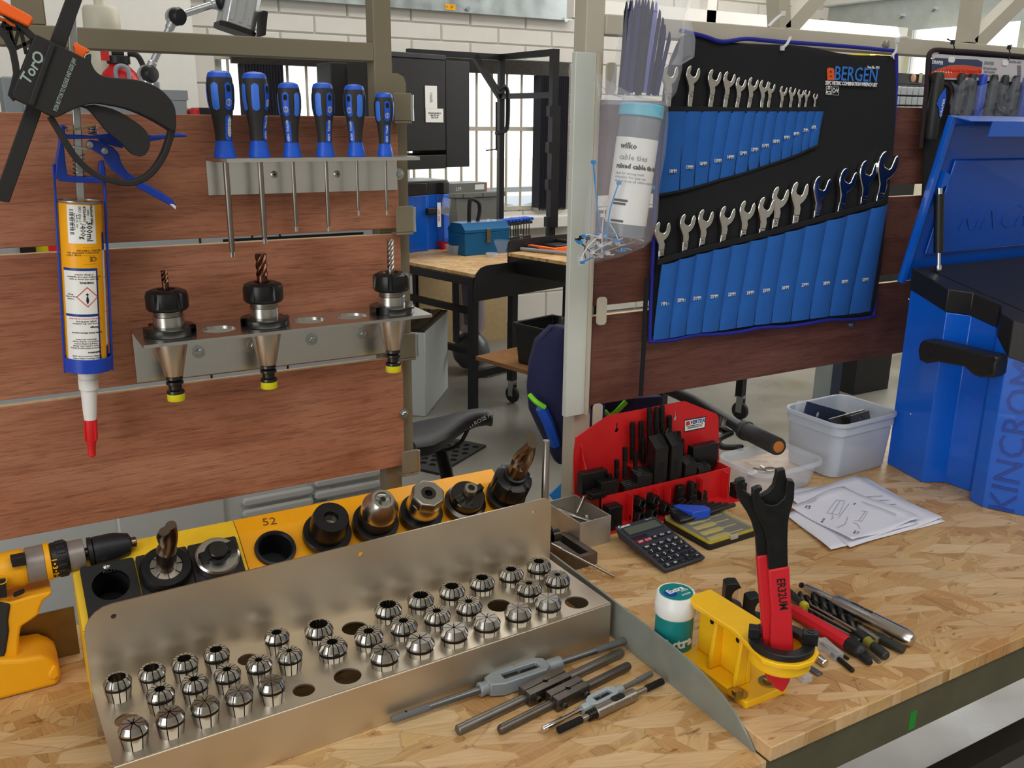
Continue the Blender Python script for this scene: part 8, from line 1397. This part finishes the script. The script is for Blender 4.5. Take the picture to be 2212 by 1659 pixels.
# aluminium leg, shelf and pallet seen under the right board
p = PZ(1802, 878, 0) if False else PY(1810, 790, 1.9); t = thing('aluminium_post', 'blue grey aluminium post standing behind the right board', 'post', (p.x, 1.93, 0)); part(t, 'post', MB().box(-.022, .022, -.03, .03, 0, 1.15), 'blue_steel'); part(t, 'flange', MB().box(-.032, -.0225, -.03, .03, 0, 1.15), 'galvanised')
p = PZ(1905, 800, 0); t = thing('pale_crate', 'pale slatted crate on the floor far behind the blue chest', 'crate', TR(p.x+.3, p.y+.2, 0, rz=-.2))
for q in range(3): part(t, 'slat', MB().box(-.6, .3, 0, .02, .04+.13*q, .15+.13*q), mat('pale_wood', 'd8c8a4', .6) and 'pale_wood')
for x in (-.6, -.15, .25): part(t, 'upright', MB().box(x, x+.05, .021, .06, 0, .44), 'pale_wood')
# ================================================================ upper right background
ch2 = thing('galvanised_purlin', 'galvanised purlin running along the right wall under the roof', 'purlin', (6.5, 4, 2.6)); zp = PX(1760, 52, 6.5).z
part(ch2, 'web', MB().box(6.50, 6.512, -2, 5.9, zp-.12, zp+.13), 'galvanised', world=True); part(ch2, 'flange', MB().box(6.43, 6.50, -2, 5.9, zp+.118, zp+.13), 'galvanised', world=True)
for px, py in ((1776, 46), (2015, 20), (1946, 35)): p = PX(px, py, 6.499); part(ch2, 'bolt', MB().cyl(p, p+Vector((-.03, 0, 0)), .022, n=6), 'zinc', world=True)
pw = thing('white_rail', 'white painted steel rail above the spanner roll in the background', 'rail', PY(1500, 40, 5.0)); zr_ = PY(1500, 40, 5.0).z; part(pw, 'rail', MB().box(3.3, 6.4, 5.0, 5.08, zr_-.05, zr_+.06), 'wall_paint', world=True)
for px in (1538, 1695): x = PY(px, 20, 5.0).x; part(pw, 'upright', MB().box(x-.04, x+.04, 5.0, 5.08, 0, 4.2), 'wall_paint', world=True)
YK = 4.6; cbx = PY(1945, 150, YK); yc = thing('yellow_cabinet', 'yellow cabinet side seen between the two hanging rolls', 'cabinet', (cbx.x, YK+.3, 0)); part(yc, 'body', MB().box(PY(1925, 150, YK).x, PY(1975, 150, YK).x, YK+.2, YK+.6, 0, PY(1950, 112, YK).z), mat('cab_yellow', 'd9c83a', .5) and 'cab_yellow', world=True); part(yc, 'strap', MB().box(PY(1938, 150, YK).x, PY(1945, 150, YK).x, YK+.19, YK+.199, PY(1940, 150, YK).z, PY(1940, 115, YK).z), 'label_red', world=True)
dc = thing('drawer_organiser', 'stack of small grey drawers under a black box between the rolls', 'organiser', (PY(1970, 200, 3.4).x, 3.5, 0)); x0, x1 = PY(1925, 200, 3.4).x, PY(2004, 200, 3.4).x; zt3 = PY(1960, 182, 3.4).z; part(dc, 'case', MB().box(x0, x1, 3.405, 3.6, 0, zt3), 'black_plastic', world=True)
for r in range(4):
    for c in range(6): a = x0+.005+(x1-x0-.01)*c/6; part(dc, 'drawer', MB().box(a+.003, a+(x1-x0-.01)/6-.003, 3.38, 3.4048, zt3-.014-.05*(r+1)+.008, zt3-.014-.05*r), mat('drawer_grey', 'b9c0c4', .35) and 'drawer_grey', world=True, bevel=.003)
bb = thing('black_carton', 'black carton with a small face picture on the drawer stack', 'carton', ((x0+x1)/2, 3.5, zt3)); zb3 = PY(1960, 158, 3.4).z; part(bb, 'carton', MB().box(x0+.02, x1, 3.41, 3.6, zt3+.0005, zb3), 'black_plastic', world=True, bevel=.002); p = PY(1973, 168, 3.408); part(bb, 'picture', MB().lathe([(.022, 0), (.02, .001), (0, .0015)], axisM(p, (0, -1, 0)), 16), mat('skin_print', 'd9a07c', .5) and 'skin_print', world=True); p = PY(1988, 168, 3.408); part(bb, 'strip', MB().box(-.014, .014, -.002, 0, -.025, .025, Matrix.Translation(p)), 'brass_dull', world=True)
